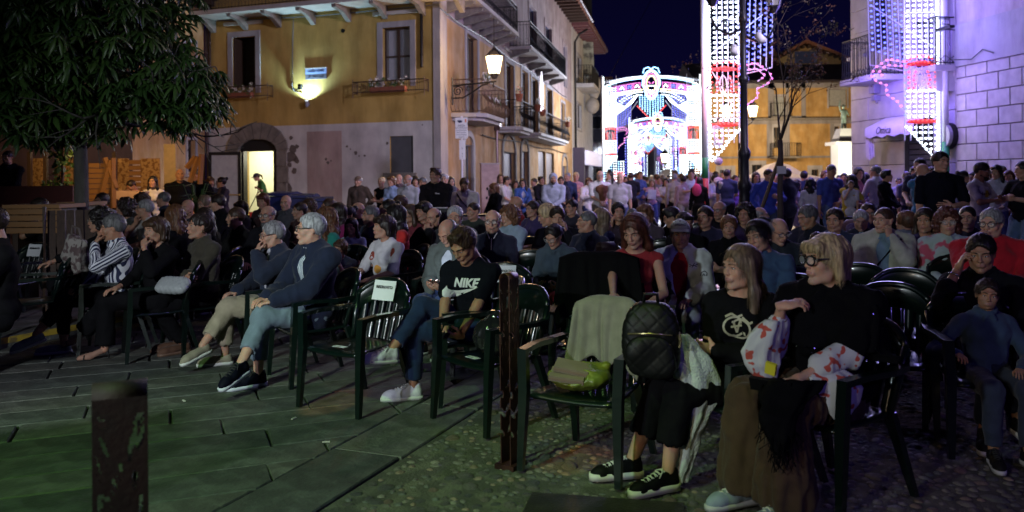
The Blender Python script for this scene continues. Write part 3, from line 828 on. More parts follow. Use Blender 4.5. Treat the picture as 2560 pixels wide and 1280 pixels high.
  if neck=='crew':f.ell(nk+J['up']*0.040+J['fw']*0.035,(0.066,0.075,0.060),0.008,'s',R=J['R'])
  elif neck=='v':
   f.ell(nk+J['up']*0.035+J['fw']*0.04,(0.068,0.085,0.065),0.008,'s',R=J['R']);f.cap(nk+J['fw']*0.09,nk+J['fw']*0.135-J['up']*0.13,0.045,0.008,0.01,'s')
  elif neck=='wide':f.ell(nk+J['up']*0.03+J['fw']*0.04,(0.10,0.10,0.065),0.008,'s',R=J['R'])
  elif neck=='collar':
   f.ell(nk+J['up']*0.05+J['fw']*0.02,(0.060,0.065,0.055),0.006,'s',R=J['R'])
   for s in(1,-1):
    pr=None
    for a_ in(20,60,100,140,172):
     r_=radians(a_);q=nk+np.array([s*0.066*sin(r_),0,0])-J['fw']*(0.058*cos(r_)-0.012)+J['up']*(0.040-0.030*(a_/172.0)**2)
     if pr is not None:f.cap(pr,q,0.012+g*0.3,0.012+g*0.3,0.008)
     pr=q
    f.cap(pr,pr-J['up']*0.045+J['fw']*0.02+np.array([s*0.028,0,0]),0.012+g*.3,0.007+g*.3,0.01)
  elif neck=='hood':
   for s in(1,-1):
    f.cap(nk-J['fw']*0.075+J['up']*0.0,nk+np.array([s*0.085,0,0])-J['fw']*0.02+J['up']*0.01,0.040,0.032,0.02);f.cap(nk+np.array([s*0.085,0,0])-J['fw']*0.02+J['up']*0.01,nk+J['fw']*0.10-J['up']*0.03,0.032,0.018,0.02)
   f.ell(nk+J['up']*0.055+J['fw']*0.02,(0.062,0.070,0.050),0.006,'s',R=J['R'])
  if openw>0:
   t0=J['pelvis']+J['up']*(-0.08)+J['fw']*0.21;t1=nk+J['fw']*0.13
   f.cap(t0,t1,openw*1.3,openw,0.012,'s');f.cap(t0+J['fw']*0.06,t1+J['fw']*0.05,openw*1.5,openw,0.012,'s')
  V,F=f.out()
  V=folds(V,F,fold*(0.8 if near==0 else 1.0),sd)
  mi=None
  if mi_fn is not None:mi=mi_fn(V[F].mean(1))
  o=add_mesh(name,V,F,m,root,mi)
  if attr:
   u=V[:,0].copy()
   for s in(1,-1):
    a,e,w=J['sh'][s],J['el'][s],J['wr'][s]
    best=np.full(len(V),9.0)
    for p,q in((a,e),(e,w)):
     d=q-p;L=d@d;t=np.clip(((V-p)@d)/L,0.12 if p is a else 0,1);C=p+t[:,None]*d
     r=V-C;dist=np.linalg.norm(r,axis=1);dn=d/sqrt(L)
     ax=np.cross(dn,np.array([0.3,0.2,0.93]));ax/=np.linalg.norm(ax);ay=np.cross(dn,ax)
     ang=np.arctan2(r@ax,r@ay)*0.055
     use=(dist<0.062+g)&(dist<best)&(s*V[:,0]>0.10)
     u[use]=ang[use];best[use]=dist[use]
   attr_f(o,'stripe',u)
  return o,V
 out={'root':root,'J':J,'Mh':Mh,'body':body,'sc':sc}
 if top:
  nm,col,kind=top[:3];kw=top[3]if len(top)>3 else{}
  m=col if isinstance(col,(list,bpy.types.Material))else cloth_mat('%s_%s'%(nm,'_'.join('%d'%(x*1000)for x in col)),col)
  G={'tee':dict(g=0.010,sleeve=0.36,neck='crew'),'vtee':dict(g=0.010,sleeve=0.36,neck='v'),'tank':dict(g=0.008,sleeve=0.0,neck='wide'),'shirt':dict(g=0.012,sleeve=1.0,neck='collar'),'polo':dict(g=0.012,sleeve=0.40,neck='collar'),'sweater':dict(g=0.016,sleeve=1.0,neck='crew'),'rolled':dict(g=0.013,sleeve=0.72,neck='collar',rolled=True),'hoodie':dict(g=0.022,sleeve=1.0,neck='hood',fold=0.014),'jacket':dict(g=0.024,sleeve=1.0,neck='collar',fold=0.012,hem=0.10),'blouse':dict(g=0.016,sleeve=0.85,neck='v',fold=0.012)}[kind]
  G=dict(G);G.update(kw);g=G.pop('g');sl=G.pop('sleeve')
  out['top'],out['topV']=garment(nm,g,sl,m,**G)
 if P.get('coat'):
  nm,col,kw=P['coat']
  m=col if isinstance(col,(list,bpy.types.Material))else cloth_mat('%s_%s'%(nm,'_'.join('%d'%(x*1000)for x in col)),col)
  G=dict(neck='collar',openw=0.05,fold=0.013,hem=0.12);G.update(kw);g=G.pop('g',0.030);sl=G.pop('sleeve',1.0)
  out['coat'],out['coatV']=garment(nm,g,sl,m,**G)
  # legs
 bt=P.get('bottom',('trousers',(0.012,0.012,0.015)))
 if bt:
  nm,col=bt[:2];kw=bt[2]if len(bt)>2 else{}
  m=col if isinstance(col,bpy.types.Material)else cloth_mat('%s_%s'%(nm,'_'.join('%d'%(x*1000)for x in col)),col)
  lo,hi=bounds([J['pelvis']]+[J[k][s]for k in('kn','an')for s in(1,-1)],0.17)
  hi[2]=min(hi[2],J['pelvis'][2]+0.16)if seat else J['pelvis'][2]+0.13
  hi[2]=max(hi[2],max(J['kn'][1][2],J['kn'][-1][2])+0.10)
  f=Field(lo,hi,h);g=kw.get('g',0.012);L=kw.get('len',0.93);fl=kw.get('flare',0.0)
  f.ell(J['pelvis']+J['up']*0.02,(0.152*bw+g*.5,0.106*bw+g*.5,0.10+g*.5),0.03,R=J['R'])
  for s in(1,-1):
   hp,kn,an=J['hip'][s],J['kn'][s],J['an'][s]
   if nm=='skirt' or L<0.5:
    q=hp+(kn-hp)*min(1,L*2);f.cap(hp,q,0.086*bw+g,0.070+g+fl,0.05 if nm=='skirt' else 0.03)
    if nm=='skirt':f.cap(hp,(q+J['kn'][-s])/2,0.09,0.08,0.06)
   else:
    f.cap(hp,kn,0.080*bw+g,0.058+g,0.035)
    q=kn+(an-kn)*(L-0.5)*2
    f.cap(kn,q,0.057+g,0.042+g*1.2+fl,0.02)
    du=(q-kn)/(np.linalg.norm(q-kn)+1e-9);re=(0.042+g*1.2+fl)*1.15
    f.cap(q+du*re*.9,q+du*re*1.6,re,re,0.004,'s')
  V,F=f.out()
  if kw.get('vf'):
   N=vnormals(V,F);Q=V*[26,26,5];V=V+N*(((1-np.abs(2*vnoise(Q,1,sd)-1))-.5)*kw['vf'])[:,None]
  V=folds(V,F,kw.get('fold',0.010),sd+2)
  add_mesh(nm,V,F,m,root)
  # shoes
 sh=P.get('shoe',('sneaker',(0.02,0.02,0.02),(0.5,0.5,0.5)))
 if sh and(near or P.get('feet')):
  ms=[cloth_mat('shoe_%d_%d'%(sh[1][0]*1000,sh[1][2]*1000),sh[1],rough=0.6),mat('sole_%d'%(sh[2][0]*1000),sh[2],0.6),mat('lace_%d'%(sh[3][0]*1000 if len(sh)>3 else 0),sh[3]if len(sh)>3 else sh[1],0.8,var=0)]
  me=shoe_mesh(sh[0])
  for s in(1,-1):
   d=J['ft'][s]/np.linalg.norm(J['ft'][s]);y=-d;x=np.cross(y,(0,0,1));x/=np.linalg.norm(x);z=np.cross(x,y)
   M=Matrix([[x[r],y[r],z[r],0]for r in range(3)]+[[0,0,0,1]])
   o=link('shoe',me,ms[:len(me.materials)]if len(me.materials)else ms,root)
   p=J['an'][s]-z*0.085
   o.matrix_local=Matrix.Translation(Vector(p))@M
 return out
def W(pd,local):
 """world position of a point in a person's frame"""
 r=pd['root'];s=pd['sc'];c,k=cos(r.rotation_euler.z),sin(r.rotation_euler.z);x,y,z=[v*s for v in local]
 return Vector((r.location.x+x*c-y*k,r.location.y+x*k+y*c,r.location.z+z))
 # the setting
PLV=dict(var=0.10,scale=1.6,bump=0.35,bscale=14,rough=0.92,spec=0.2,stain=0.34,detail=8)
M_YEL=mat('plaster_yellow',(0.44,0.295,0.085),color2=(0.52,0.36,0.115),c2lo=0.35,c2hi=0.65,**PLV)
M_WHT=mat('plaster_white',(0.50,0.49,0.49),color2=(0.60,0.59,0.58),c2lo=0.38,c2hi=0.6,**dict(PLV,stain=.22))
M_PNK=mat('plaster_pink',(0.42,0.32,0.30),color2=(0.46,0.37,0.34),**PLV)
M_GRYP=mat('plaster_grey',(0.36,0.35,0.37),**PLV)
M_STN=mat('stone_dark',(0.17,0.155,0.14),rough=0.9,var=0.25,scale=6,bump=0.6,bscale=40)
M_STL=mat('stone_light',(0.42,0.40,0.38),rough=0.85,var=0.14,scale=3,bump=0.4,bscale=45)
M_ASH=mat('ashlar',(0.40,0.38,0.37),rough=0.85,var=0.16,scale=5,bump=0.5,bscale=60)
M_JNT=mat('joint',(0.07,0.065,0.07),rough=0.95,var=0.1)
M_IRN=mat('wrought_iron',(0.018,0.018,0.02),0.5,0.6,var=0.1)
M_IRB=mat('iron_brown',(0.05,0.03,0.022),0.6,0.3,var=0.2)
M_WDK=mat('wood_dark',(0.045,0.026,0.016),0.6,var=0.3,scale=5,stretch=(8,8,1),bump=0.2)
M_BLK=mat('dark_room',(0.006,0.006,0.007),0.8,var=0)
M_GLS=mat('window_glass',(0.02,0.022,0.026),0.06,var=0,spec=0.7)
M_CUR=mat('curtain',(0.45,0.46,0.50),0.9,var=0.1,scale=30,stretch=(6,1,0.3))
M_COP=mat('downpipe_metal',(0.16,0.12,0.12),0.35,0.8,var=0.15)
M_WPT=mat('white_paint',(0.7,0.7,0.7),0.5,var=0.05)
M_TIL=mat('roof_tile',(0.16,0.065,0.04),0.9,var=0.35,scale=9,bump=0.5)
M_LEAF=mat('leaf',(0.035,0.085,0.018),0.42,color2=(0.07,0.135,0.03),scale=2.0,spec=0.45)
M_FLW=mat('petal_white',(0.7,0.68,0.66),0.7,var=0.1)
M_FLR=mat('petal_red',(0.5,0.03,0.02),0.7,var=0.1)
M_POT=mat('terracotta',(0.32,0.10,0.05),0.85,var=0.15)
mb=MB();mb.add([(-300,-60,-0.034),(300,-60,-0.034),(300,700,-0.034),(-300,700,-0.034)],[(0,1,2,3)])
tag(mb.build('ground',mat('earth_mortar',(0.050,0.050,0.040),0.9,color2=(0.085,0.085,0.065),scale=9,bump=0.9,bscale=55,coords='Object',var=0.2)),kind='structure')
mb=MB();mb.b2((-60,8.8,-0.02),(70,230,-0.004))
tag(mb.build('piazza_paving',mat('piazza_stone',(0.10,0.095,0.095),0.55,color2=(0.17,0.155,0.15),scale=3.5,bump=1.0,bscale=9,detail=6)),kind='structure')
E0=Vector((-1.0,3.9));E1=Vector((0.02,6.45));ed=(E1-E0).normalized();en=Vector((-ed.y,ed.x))
def clip(poly,p,n):
 out=[]
 for i in range(len(poly)):
  a,b=poly[i],poly[(i+1)%len(poly)];da=(a-p).dot(n);db=(b-p).dot(n)
  if da>=0:out.append(a)
  if(da>=0)!=(db>=0):out.append(a+(b-a)*(da/(da-db)))
 return out
slab_root=empty('stone_paving',(0,0,0),kind='structure')
M_SLB=[mat('slab_%d'%i,c,0.66,color2=tuple(x*1.5 for x in c),scale=7.5,bump=0.9,bscale=30,coords='Object',detail=9,stain=0.35)for i,c in enumerate(((0.070,0.076,0.066),(0.085,0.090,0.077),(0.058,0.064,0.057),(0.094,0.094,0.082)))]
def slab(poly,z,k):
 if len(poly)<3:return
 c=sum(poly,Vector((0,0)))/len(poly)
 A=sum(poly[i].x*poly[(i+1)%len(poly)].y-poly[(i+1)%len(poly)].x*poly[i].y for i in range(len(poly)))/2
 if abs(A)<0.012:return
 if A<0:poly=poly[::-1]
 poly=[q+Vector((R0.uniform(-.007,.007),R0.uniform(-.007,.007)))for q in poly]
 n=len(poly);V=[]
 off=[]
 for i in range(n):
  e1=(poly[i]-poly[i-1]).normalized();e2=(poly[(i+1)%n]-poly[i]).normalized();n1=Vector((-e1.y,e1.x));n2=Vector((-e2.y,e2.x));off.append((n1+n2)/max(.35,1+n1.dot(n2)))
 ins=lambda q,d:q+off[poly.index(q)]*d
 for d,h in((0.006,-0.034),(0.006,z-0.008),(0.012,z)):
  V+=[(ins(q,d).x-c.x,ins(q,d).y-c.y,h)for q in poly]
 V.append((0,0,z+0.001));F=[]
 for l in range(2):
  for i in range(n):F.append((l*n+i,l*n+(i+1)%n,(l+1)*n+(i+1)%n,(l+1)*n+i))
 for i in range(n):F.append((2*n+i,2*n+(i+1)%n,3*n))
 m=MB();m.add(V,F);o=m.build('slab',M_SLB[k%4],slab_root,(c.x,c.y,0));return o
ru=Vector((0.925,0.38)).normalized();rv=Vector((-ru.y,ru.x));org=Vector((-1.0,3.9))
v=-0.9;row=0
while v<6.4:
 w=R0.uniform(0.31,0.38);u=-9.0+R0.uniform(0,0.7)
 while u<7:
  L=R0.uniform(0.65,1.15)
  q=[org+ru*u+rv*v,org+ru*(u+L)+rv*v,org+ru*(u+L)+rv*(v+w),org+ru*u+rv*(v+w)]
  cc=(q[0]+q[2])/2
  if 2.6<cc.y<9.4 and abs(cc.x)<cc.y*0.66+0.6:
   p=clip(q,E0+en*0.46,en);p=clip(p,Vector((0,8.85)),Vector((0,-1)))
   if p:slab(p,R0.uniform(-0.003,0.002),R0.randrange(4))
  u+=L
 v+=w;row+=1
u=-2.5
while u<5.0:
 L=R0.uniform(0.9,1.4)
 q=[E0+ed*u,E0+ed*(u+L),E0+ed*(u+L)+en*0.455,E0+ed*u+en*0.455]
 slab([Vector((a.x,a.y))for a in q],R0.uniform(0.0,0.003),R0.randrange(4));u+=L
cob=empty('cobbled_ground',(0,0,0),kind='structure')
mb=MB();q0=E0-ed*1.6;q1=E0+ed*5.3;mb.add([(q0.x,q0.y,-.015),(9,q0.y,-.015),(9,q1.y,-.015),(q1.x,q1.y,-.015)],[(0,1,2,3)]);mb.build('mortar_bed',mat('mortar',(0.060,0.060,0.046),0.85,color2=(0.11,0.11,0.08),scale=7,bump=1.0,bscale=60,detail=8),cob)
cmes=[]
for k in range(7):
 g=np.random.RandomState(k);m=MB();m.ball((0,0,0),(1,1,1),0,8,6);V=m.V[0];V=V*(1+0.30*(vnoise(V+k*3,1.1,k)[:,None]-0.5));V[:,2]*=0.5
 cmes.append((V,m.F))
M_COB=[mat('cobble_%d'%i,tuple(x*.85 for x in c),0.62,var=0.35,scale=9,bump=0.9,bscale=50)for i,c in enumerate(((0.13,0.125,0.105),(0.17,0.16,0.13),(0.10,0.105,0.095),(0.20,0.15,0.11)))]
cm=[]
for k,(V,F)in enumerate(cmes):
 me=mesh_np('cobble',V,F,True);me.materials.append(M_COB[k%4]);cm.append(me)
spots=[]
gy=3.3
grid={}
rg=np.random.RandomState(11)
for tr in range(34000):
 y=3.2+6.0*rg.rand();x=rg.uniform(-1.6,1)+rg.rand()*5.2
 if abs(x)>y*0.64:continue
 p=Vector((x,y));r=rg.choice([0.022,0.03,0.04,0.052,0.062],p=[.38,.28,.18,.10,.06])
 if(p-E0).dot(en)>-r*0.9:continue
 if vnoise(np.array([[x,y,0]]),1.6,4)[0]>0.66 and r>0.024:continue
 gx,gy_=int(x/0.13),int(y/0.13);bad=False
 for a in(-1,0,1):
  for b in(-1,0,1):
   for(q,rq)in grid.get((gx+a,gy_+b),()):
    if(q-p).length<(r+rq)*0.84:bad=True;break
   if bad:break
  if bad:break
 if bad:continue
 grid.setdefault((gx,gy_),[]).append((p,r));spots.append((p,r))
spots.sort(key=lambda s:-s[1]/s[0].y-(0.01 if s[0].x<1.3 else 0))
rest=MB()
for i,(p,r)in enumerate(spots):
 k=rg.randint(7);a=rg.rand()*6.28;sx,sy=r*rg.uniform(0.95,1.35),r*rg.uniform(0.75,1.0);z=-0.015-r*rg.uniform(.12,.34)
 if i<290:
  o=bpy.data.objects.new('cobble',cm[k]);COL.objects.link(o);o.parent=cob;o.location=(p.x,p.y,z);o.rotation_euler=(rg.uniform(-.12,.12),rg.uniform(-.12,.12),a);o.scale=(sx,sy,r*1.05)
 else:
  V,F=cmes[k];c_,s_=cos(a),sin(a);Q=V*np.array([sx,sy,r*1.05]);Q=np.stack([Q[:,0]*c_-Q[:,1]*s_+p.x,Q[:,0]*s_+Q[:,1]*c_+p.y,Q[:,2]+z],1)
  rest.add(Q,[[j for j in f if j>=0]for f in F],k%4)
rest.build('small_cobble',M_COB,cob,smooth=True,kind='stuff')
mb=MB();mb.box((0,0,-0.012),(0.75,0.42,0.024));
g0=on_ground(1500,1262);o=mb.build('drain_cover',mat('cast_iron',(0.04,0.036,0.03),0.6,0.5,var=0.3,bump=0.6,bscale=60),None,(g0.x,g0.y-0.12,0.004),(0,0,radians(-12)))
tag(o,'dark rectangular cast iron drain cover set in the cobbles at the bottom edge','drain cover')
k0=on_ground(-60,885);k1=on_ground(345,806);kd=(k1-k0).normalized();L=(k1-k0).length;ka=math.atan2(kd.y,kd.x)
kr=empty('kerb',k0,ka,kind='structure')
for i in range(4):
 mb=MB();mb.b2((i*L/4+0.004,0.0,-0.03),((i+1)*L/4-0.004,0.30,0.11));mb.build('kerb_stone',M_SLB[1],kr)
mb=MB();mb.b2((0,-0.006,0.045),(L,-0.001,0.104));mb.build('yellow_line',mat('kerb_yellow',(0.42,0.30,0.03),0.7,color2=(0.16,0.12,0.04),scale=9,c2lo=0.5,c2hi=0.62),kr)
# facade tools
def wall_grid(L,H,holes,th=0.25,z0=0.0,band=None,mats=(0,1)):
 """wall in the xz plane (y=0 outside, +y inside) with rectangular openings and their reveals"""
 xs=sorted({0.0,L,*[h[0]for h in holes],*[h[1]for h in holes]});zs=sorted({z0,H,*([band]if band else[]),*[h[2]for h in holes],*[h[3]for h in holes]})
 mb=MB()
 for a,b in zip(xs,xs[1:]):
  for c,d in zip(zs,zs[1:]):
   mx,mz=(a+b)/2,(c+d)/2
   if any(h[0]<mx<h[1]and h[2]<mz<h[3]for h in holes):continue
   m=mats[1]if band and mz<band else mats[0]
   mb.add([(a,0,c),(b,0,c),(b,0,d),(a,0,d)],[(0,1,2,3)],m)
 for a,b,c,d in[h[:4]for h in holes]:
  mb.add([(a,0,c),(b,0,c),(b,0,d),(a,0,d),(a,th,c),(b,th,c),(b,th,d),(a,th,d)],[(0,4,5,1),(1,5,6,2),(2,6,7,3),(3,7,4,0)],m if False else 0)
 return mb
class Fac:
 def __init__(s,name,P0,P1,H,label,cat='building',root=None):
  s.P0=Vector((P0[0],P0[1],0));d=Vector((P1[0]-P0[0],P1[1]-P0[1],0));s.L=d.length;s.d=d.normalized();s.H=H
  s.root=root or empty(name,(0,0,0),0,label,cat)
  s.M=Matrix.Translation(s.P0)@Matrix.Rotation(math.atan2(s.d.y,s.d.x),4,'Z');s.holes=[]
 def q(s,px,py):
  return on_wall(px,py,s.P0,s.d)
 def rect(s,x0,y0,x1,y1):
  a=s.q(x0,(y0+y1)/2)[0];b=s.q(x1,(y0+y1)/2)[0];xm=(x0+x1)/2
  return min(a,b),max(a,b),s.q(xm,y1)[1],s.q(xm,y0)[1]
 def put(s,o):
  if o.parent is None or o.parent==s.root:o.parent=s.root;o.matrix_local=s.M@o.matrix_local if False else s.M.copy()
  return o
 def add(s,mb,name,mats,parent=None,smooth=False,kind=None):
  o=link(name,mb.mesh(name,smooth),mats)
  o.parent=parent or s.root
  if parent is None:o.matrix_local=s.M
  if kind:o['kind']=kind
  return o
 def window(s,r,frame=0.09,m_frame=None,glass=True,panes=2,curtains=False,depth=0.16,sill=True,m_sash=None,door=False,open_=False,shutters=False,lintel=False):
  a,b,c,d=r;s.holes.append((a,b,c,d))
  mb=MB();w=frame;mf=m_frame or M_GRYP
  y0,y1=-0.035,0.03
  mb.b2((a-w,y0,c if door else c-w),(a-0.001,y1,d+w));mb.b2((b+0.001,y0,c if door else c-w),(b+w,y1,d+w));mb.b2((a,y0,d+0.001),(b,y1,d+w))
  win=s.add(mb,'door' if door else 'window',mf)
  if sill:
   mb=MB();mb.b2((a-w-0.06,-0.10,c-w-0.055),(b+w+0.06,0.02,c-w-0.004));s.add(mb,'sill',M_STL,win)
  if lintel:
   mb=MB();mb.b2((a-w-0.10,-0.10,d+w+0.20),(b+w+0.10,0.02,d+w+0.30));s.add(mb,'lintel',M_STL,win)
  mb=MB();ms=m_sash or M_WDK;sw=0.05
  if not open_:
   mb.b2((a,depth-0.03,c),(a+sw,depth+0.03,d));mb.b2((b-sw,depth-0.03,c),(b,depth+0.03,d));mb.b2((a+sw,depth-0.03,d-sw),(b-sw,depth+0.03,d));mb.b2((a+sw,depth-0.03,c),(b-sw,depth+0.03,c+sw))
   n=panes
   for i in range(1,n):x=a+(b-a)*i/n;mb.b2((x-0.04,depth-0.035,c+sw),(x+0.04,depth+0.035,d-sw))
   if(d-c)>1.2:mb.b2((a+sw,depth-0.02,c+(d-c)*0.45),(b-sw,depth+0.02,c+(d-c)*0.45+0.05))
   s.add(mb,'frame',ms,win)
   for i in range(n):
    x0=a+(b-a)*i/n+0.045;x1=a+(b-a)*(i+1)/n-0.045
    mb=MB();mb.b2((x0,depth+0.0,c+sw),(x1,depth+0.006,d-sw));s.add(mb,'pane',mat('glass_clear',(0.6,0.65,0.7),0.03,var=0,alpha=0.16)if curtains else M_GLS,win)
   if curtains:
    for i in range(n):
     x0=a+(b-a)*i/n+0.07;x1=a+(b-a)*(i+1)/n-0.06
     if i==0:x1-=(x1-x0)*0.12
     V=[];F=[];k=24
     for j in range(k+1):
      x=x0+(x1-x0)*j/k;y=depth+0.09+0.018*sin(j*2.1)
      V+=[(x,y,c+0.05),(x,y,d-0.05)]
     for j in range(k):F.append((2*j,2*j+2,2*j+3,2*j+1))
     mb=MB();mb.add(V,F);s.add(mb,'curtain',M_CUR,win,smooth=True)
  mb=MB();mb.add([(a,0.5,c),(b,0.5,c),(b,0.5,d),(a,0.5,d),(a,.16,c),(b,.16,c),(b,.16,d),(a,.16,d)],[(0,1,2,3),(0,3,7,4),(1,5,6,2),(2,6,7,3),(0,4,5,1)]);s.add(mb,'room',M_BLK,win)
  if open_:
   mb=MB();mb.b2((a+0.02,0.02,c+.02),(a+0.07,0.46,d-0.02));mb.b2((b-0.07,0.02,c+.02),(b-0.02,0.46,d-0.02));s.add(mb,'frame',ms,win)
  if shutters:
   for sgn,x in((-1,a),(1,b)):
    mb=MB();x0,x1=(x-(b-a)/2-0.02,x-0.02)if sgn<0 else(x+0.02,x+(b-a)/2+0.02)
    mb.b2((x0,-0.075,c),(x1,-0.04,d));s.add(mb,'shutter',mat('shutter_paint',(0.05,0.06,0.12),0.6,var=0.1),win)
  return win
def railing(mb,pts,h,z,sp=0.11,r=0.008,belly=0.0,scroll=True):
 """iron railing along the polyline pts (2D) at height z"""
 tot=0
 for(x0,y0),(x1,y1)in zip(pts,pts[1:]):
  L=math.hypot(x1-x0,y1-y0);n=max(1,int(L/sp));ux,uy=(x1-x0)/L,(y1-y0)/L;nx,ny=uy,-ux
  mb.tube([(x0,y0,z+h),(x1,y1,z+h)],0.018,6);mb.tube([(x0,y0,z+0.05),(x1,y1,z+0.05)],0.012,5)
  if scroll:mb.tube([(x0,y0,z+h-0.13),(x1,y1,z+h-0.13)],0.008,4)
  for i in range(n+1):
   x,y=x0+ux*L*i/n,y0+uy*L*i/n
   if belly:
    mb.tube([(x,y,z+h),(x,y,z+h*0.55),(x+nx*belly,y+ny*belly,z+h*0.34),(x+nx*belly*0.9,y+ny*belly*0.9,z+h*0.16),(x,y,z+0.03)],r,4,cap=False)
   else:
    mb.tube([(x,y,z+h),(x,y,z)],r if i%n else r*1.8,4,cap=False)
    if scroll and i<n and i%2==0:
     cx,cy=x+ux*sp,y+uy*sp
     mb.tube([(cx+ux*0.07*cos(t),cy+uy*0.07*cos(t),z+0.24+0.09*sin(t))for t in[2*pi*j/8 for j in range(9)]],0.006,3,cap=False)
def flowers(name,parent,F,x0,x1,y,z,n,mp,seed=0):
 g=np.random.RandomState(seed);mb=MB()
 for i in range(n):
  cx,cy,cz=g.uniform(x0,x1),y+g.normal()*0.07,z+g.normal()*0.07;s=g.uniform(0.03,0.06)
  a=g.rand()*6;m=0 if g.rand()<0.55 else 1
  if m:s*=1.1
  for k in range(4):
   t=a+k*1.57;mb.add([(cx,cy,cz),(cx+s*cos(t),cy-0.02,cz+s*sin(t)),(cx+s*1.3*cos(t+.5),cy-0.03*g.rand(),cz+s*1.3*sin(t+.5)),(cx+s*cos(t+1),cy,cz+s*sin(t+1))],[(0,1,2,3)],m)
 o=link(name,mb.mesh(name),[mp,M_LEAF]);o.parent=parent
 if parent is F.root:o.matrix_local=F.M
 o['kind']='stuff'
 return o
 # corner building: face A (to the camera) and face B (down the street)
CN=at(1101,447,24.0);LA=at(519,447,26.75);dB=Vector((0.2,1.0,0)).normalized();EB=CN+dB*30.0
CB=empty('corner_building',(0,0,0),0,'yellow corner house with whitewashed ground floor, balconies and a lit arched doorway','building')
A=Fac('a',LA,CN,11.5,'',root=CB)
w1=A.window(A.rect(582,92,640,220),open_=True,sill=False,lintel=True,frame=0.17,m_frame=M_GRYP)
w2=A.window(A.rect(957,68,1026,202),curtains=True,sill=False,lintel=True,frame=0.17,m_frame=M_GRYP)
for k,(w,r,fx)in enumerate(((w1,(575,218,683,247),(585,640)),(w2,(895,204,1072,234),(935,1022)))):
 a,b,c,d=A.rect(*r);mb=MB()
 railing(mb,[(a,-0.02),(a,-0.30),(b,-0.30),(b,-0.02)],d-c,c,0.07,0.005,scroll=False)
 mb.tube([(a,-0.30,c-0.12),(a,-0.30,d+0.08)],0.012,4);mb.tube([(b,-0.30,c-0.12),(b,-0.30,d+0.08)],0.012,4)
 fb=A.add(mb,'flower_rail',M_IRB,w)
 mb=MB();x0,x1=A.q(fx[0],225)[0],A.q(fx[1],225)[0];mb.b2((x0,-0.27,c+0.03),(x1,-0.10,c+0.18));A.add(mb,'planter',M_POT,w)
 flowers('flowers',w,A,x0,x1,-0.2,c+0.30,42,M_FLW,k)
pr=A.rect(598,348,694,540);pr=(pr[0],pr[1],0.0,pr[3]);A.holes.append(pr)
dk=A.rect(975,340,1033,432)
A.holes.append(dk)
mb=wall_grid(A.L,A.H,A.holes,0.5,band=3.27);A.add(mb,'wall',[M_YEL,M_WHT])
mb=MB();a,b,c,d=dk;mb.b2((a,0.06,c),(b,0.10,d));bw_=A.add(mb,'window',mat('blocked_panel',(0.075,0.08,0.09),0.85,var=0.1,scale=4,bump=0.3),None)
bw_['label']='window closed with a grey panel'
mb=MB();mb.b2((a-0.2,-0.08,c-0.13),(b+0.12,0.02,c-0.004));A.add(mb,'sill',M_STN,bw_)
x0,x1,z1=pr[0],pr[1],pr[3];cx=(x0+x1)/2;Wd=(x1-x0)/2
ps=A.add(MB().b2((cx-0.001,0.2,z1),(cx+0.001,0.21,z1+0.01)),'portal',M_STN)
for sgn in(-1,1):
 for i in range(5):
  zz=i*(z1-0.35)/5;w=0.36+(0.06 if i%2 else 0);xa=x0-w if sgn<0 else x1;mb=MB();mb.b2((xa,-0.06,zz+0.006),(xa+w,0.05,zz+(z1-0.35)/5-0.006));A.add(mb,'stone',M_STN,ps)
nv=9
for i in range(nv):
 a0=pi-pi*i/nv-0.012;a1=pi-pi*(i+1)/nv+0.012;ri,ro=Wd,Wd+0.42
 f_=lambda r,a:(cx+r*cos(a),z1-0.35+(0.42*r/Wd*1.0 if False else(0.35+(r-Wd)*0.95)if False else(0.36*(r/Wd)**1.9))*sin(a))
 mb=MB();poly=[f_(ri,a0),f_(ro,a0),f_(ro,a1),f_(ri,a1)];mb.prism(poly,-0.06,0.05,axis=1);A.add(mb,'stone',M_STN,ps)
mb=MB();mb.b2((x0,0.06,z1-0.36),(x1,0.5,z1));A.add(mb,'transom',M_BLK,ps)
mb=MB();mb.b2((x1-0.16,0.02,0.12),(x1-0.02,0.30,z1-0.36));mb.b2((x0,0.1,0.12),(x0+0.09,0.3,z1-0.36));A.add(mb,'door_frame',M_IRN,ps)
lf=A.rect(553,353,613,536);lw=1.0;ang=radians(-158)
LM=Matrix.Translation((x0+0.10,-0.03,0.14))@Matrix.Rotation(ang,4,'Z')
lh=z1-0.52
mb=MB();mb.b2((0,-0.03,0),(0.09,0.03,lh));mb.b2((lw-0.09,-0.03,0),(lw,0.03,lh));mb.b2((0.09,-0.03,lh-0.1),(lw-0.09,0.03,lh));mb.b2((0.09,-0.03,0),(lw-0.09,0.03,0.14))
mb.xform(LM);dr=A.add(mb,'door',M_IRN)
mb=MB();mb.b2((0.09,-0.004,0.14),(lw-0.09,0.004,lh-0.1)).xform(LM);A.add(mb,'pane',mat('frosted_glass',(0.32,0.33,0.33),0.45,var=0.1,spec=0.6),dr)
mb=MB();mb.tube([(0.02,-0.05,1.02),(lw-0.05,-0.05,1.02)],0.022,8).tube([(0.02,0.05,1.02),(lw-0.05,0.05,1.02)],0.022,8).xform(LM);A.add(mb,'handle',mat('brass_bar',(0.6,0.42,0.2),0.3,0.8,var=0),dr)
M_ROOM=mat('room_wall',(0.62,0.60,0.46),0.8,var=0.05)
mb=MB();mb.add([(x0-.3,.5,.1),(x1+.6,.5,.1),(x1+.6,3.2,.1),(x0-.3,3.2,.1),(x0-.3,.5,2.9),(x1+.6,.5,2.9),(x1+.6,3.2,2.9),(x0-.3,3.2,2.9)],[(0,1,2,3),(4,7,6,5),(3,2,6,7),(0,3,7,4),(1,5,6,2)])
A.add(mb,'room',M_ROOM)
MA=A.M
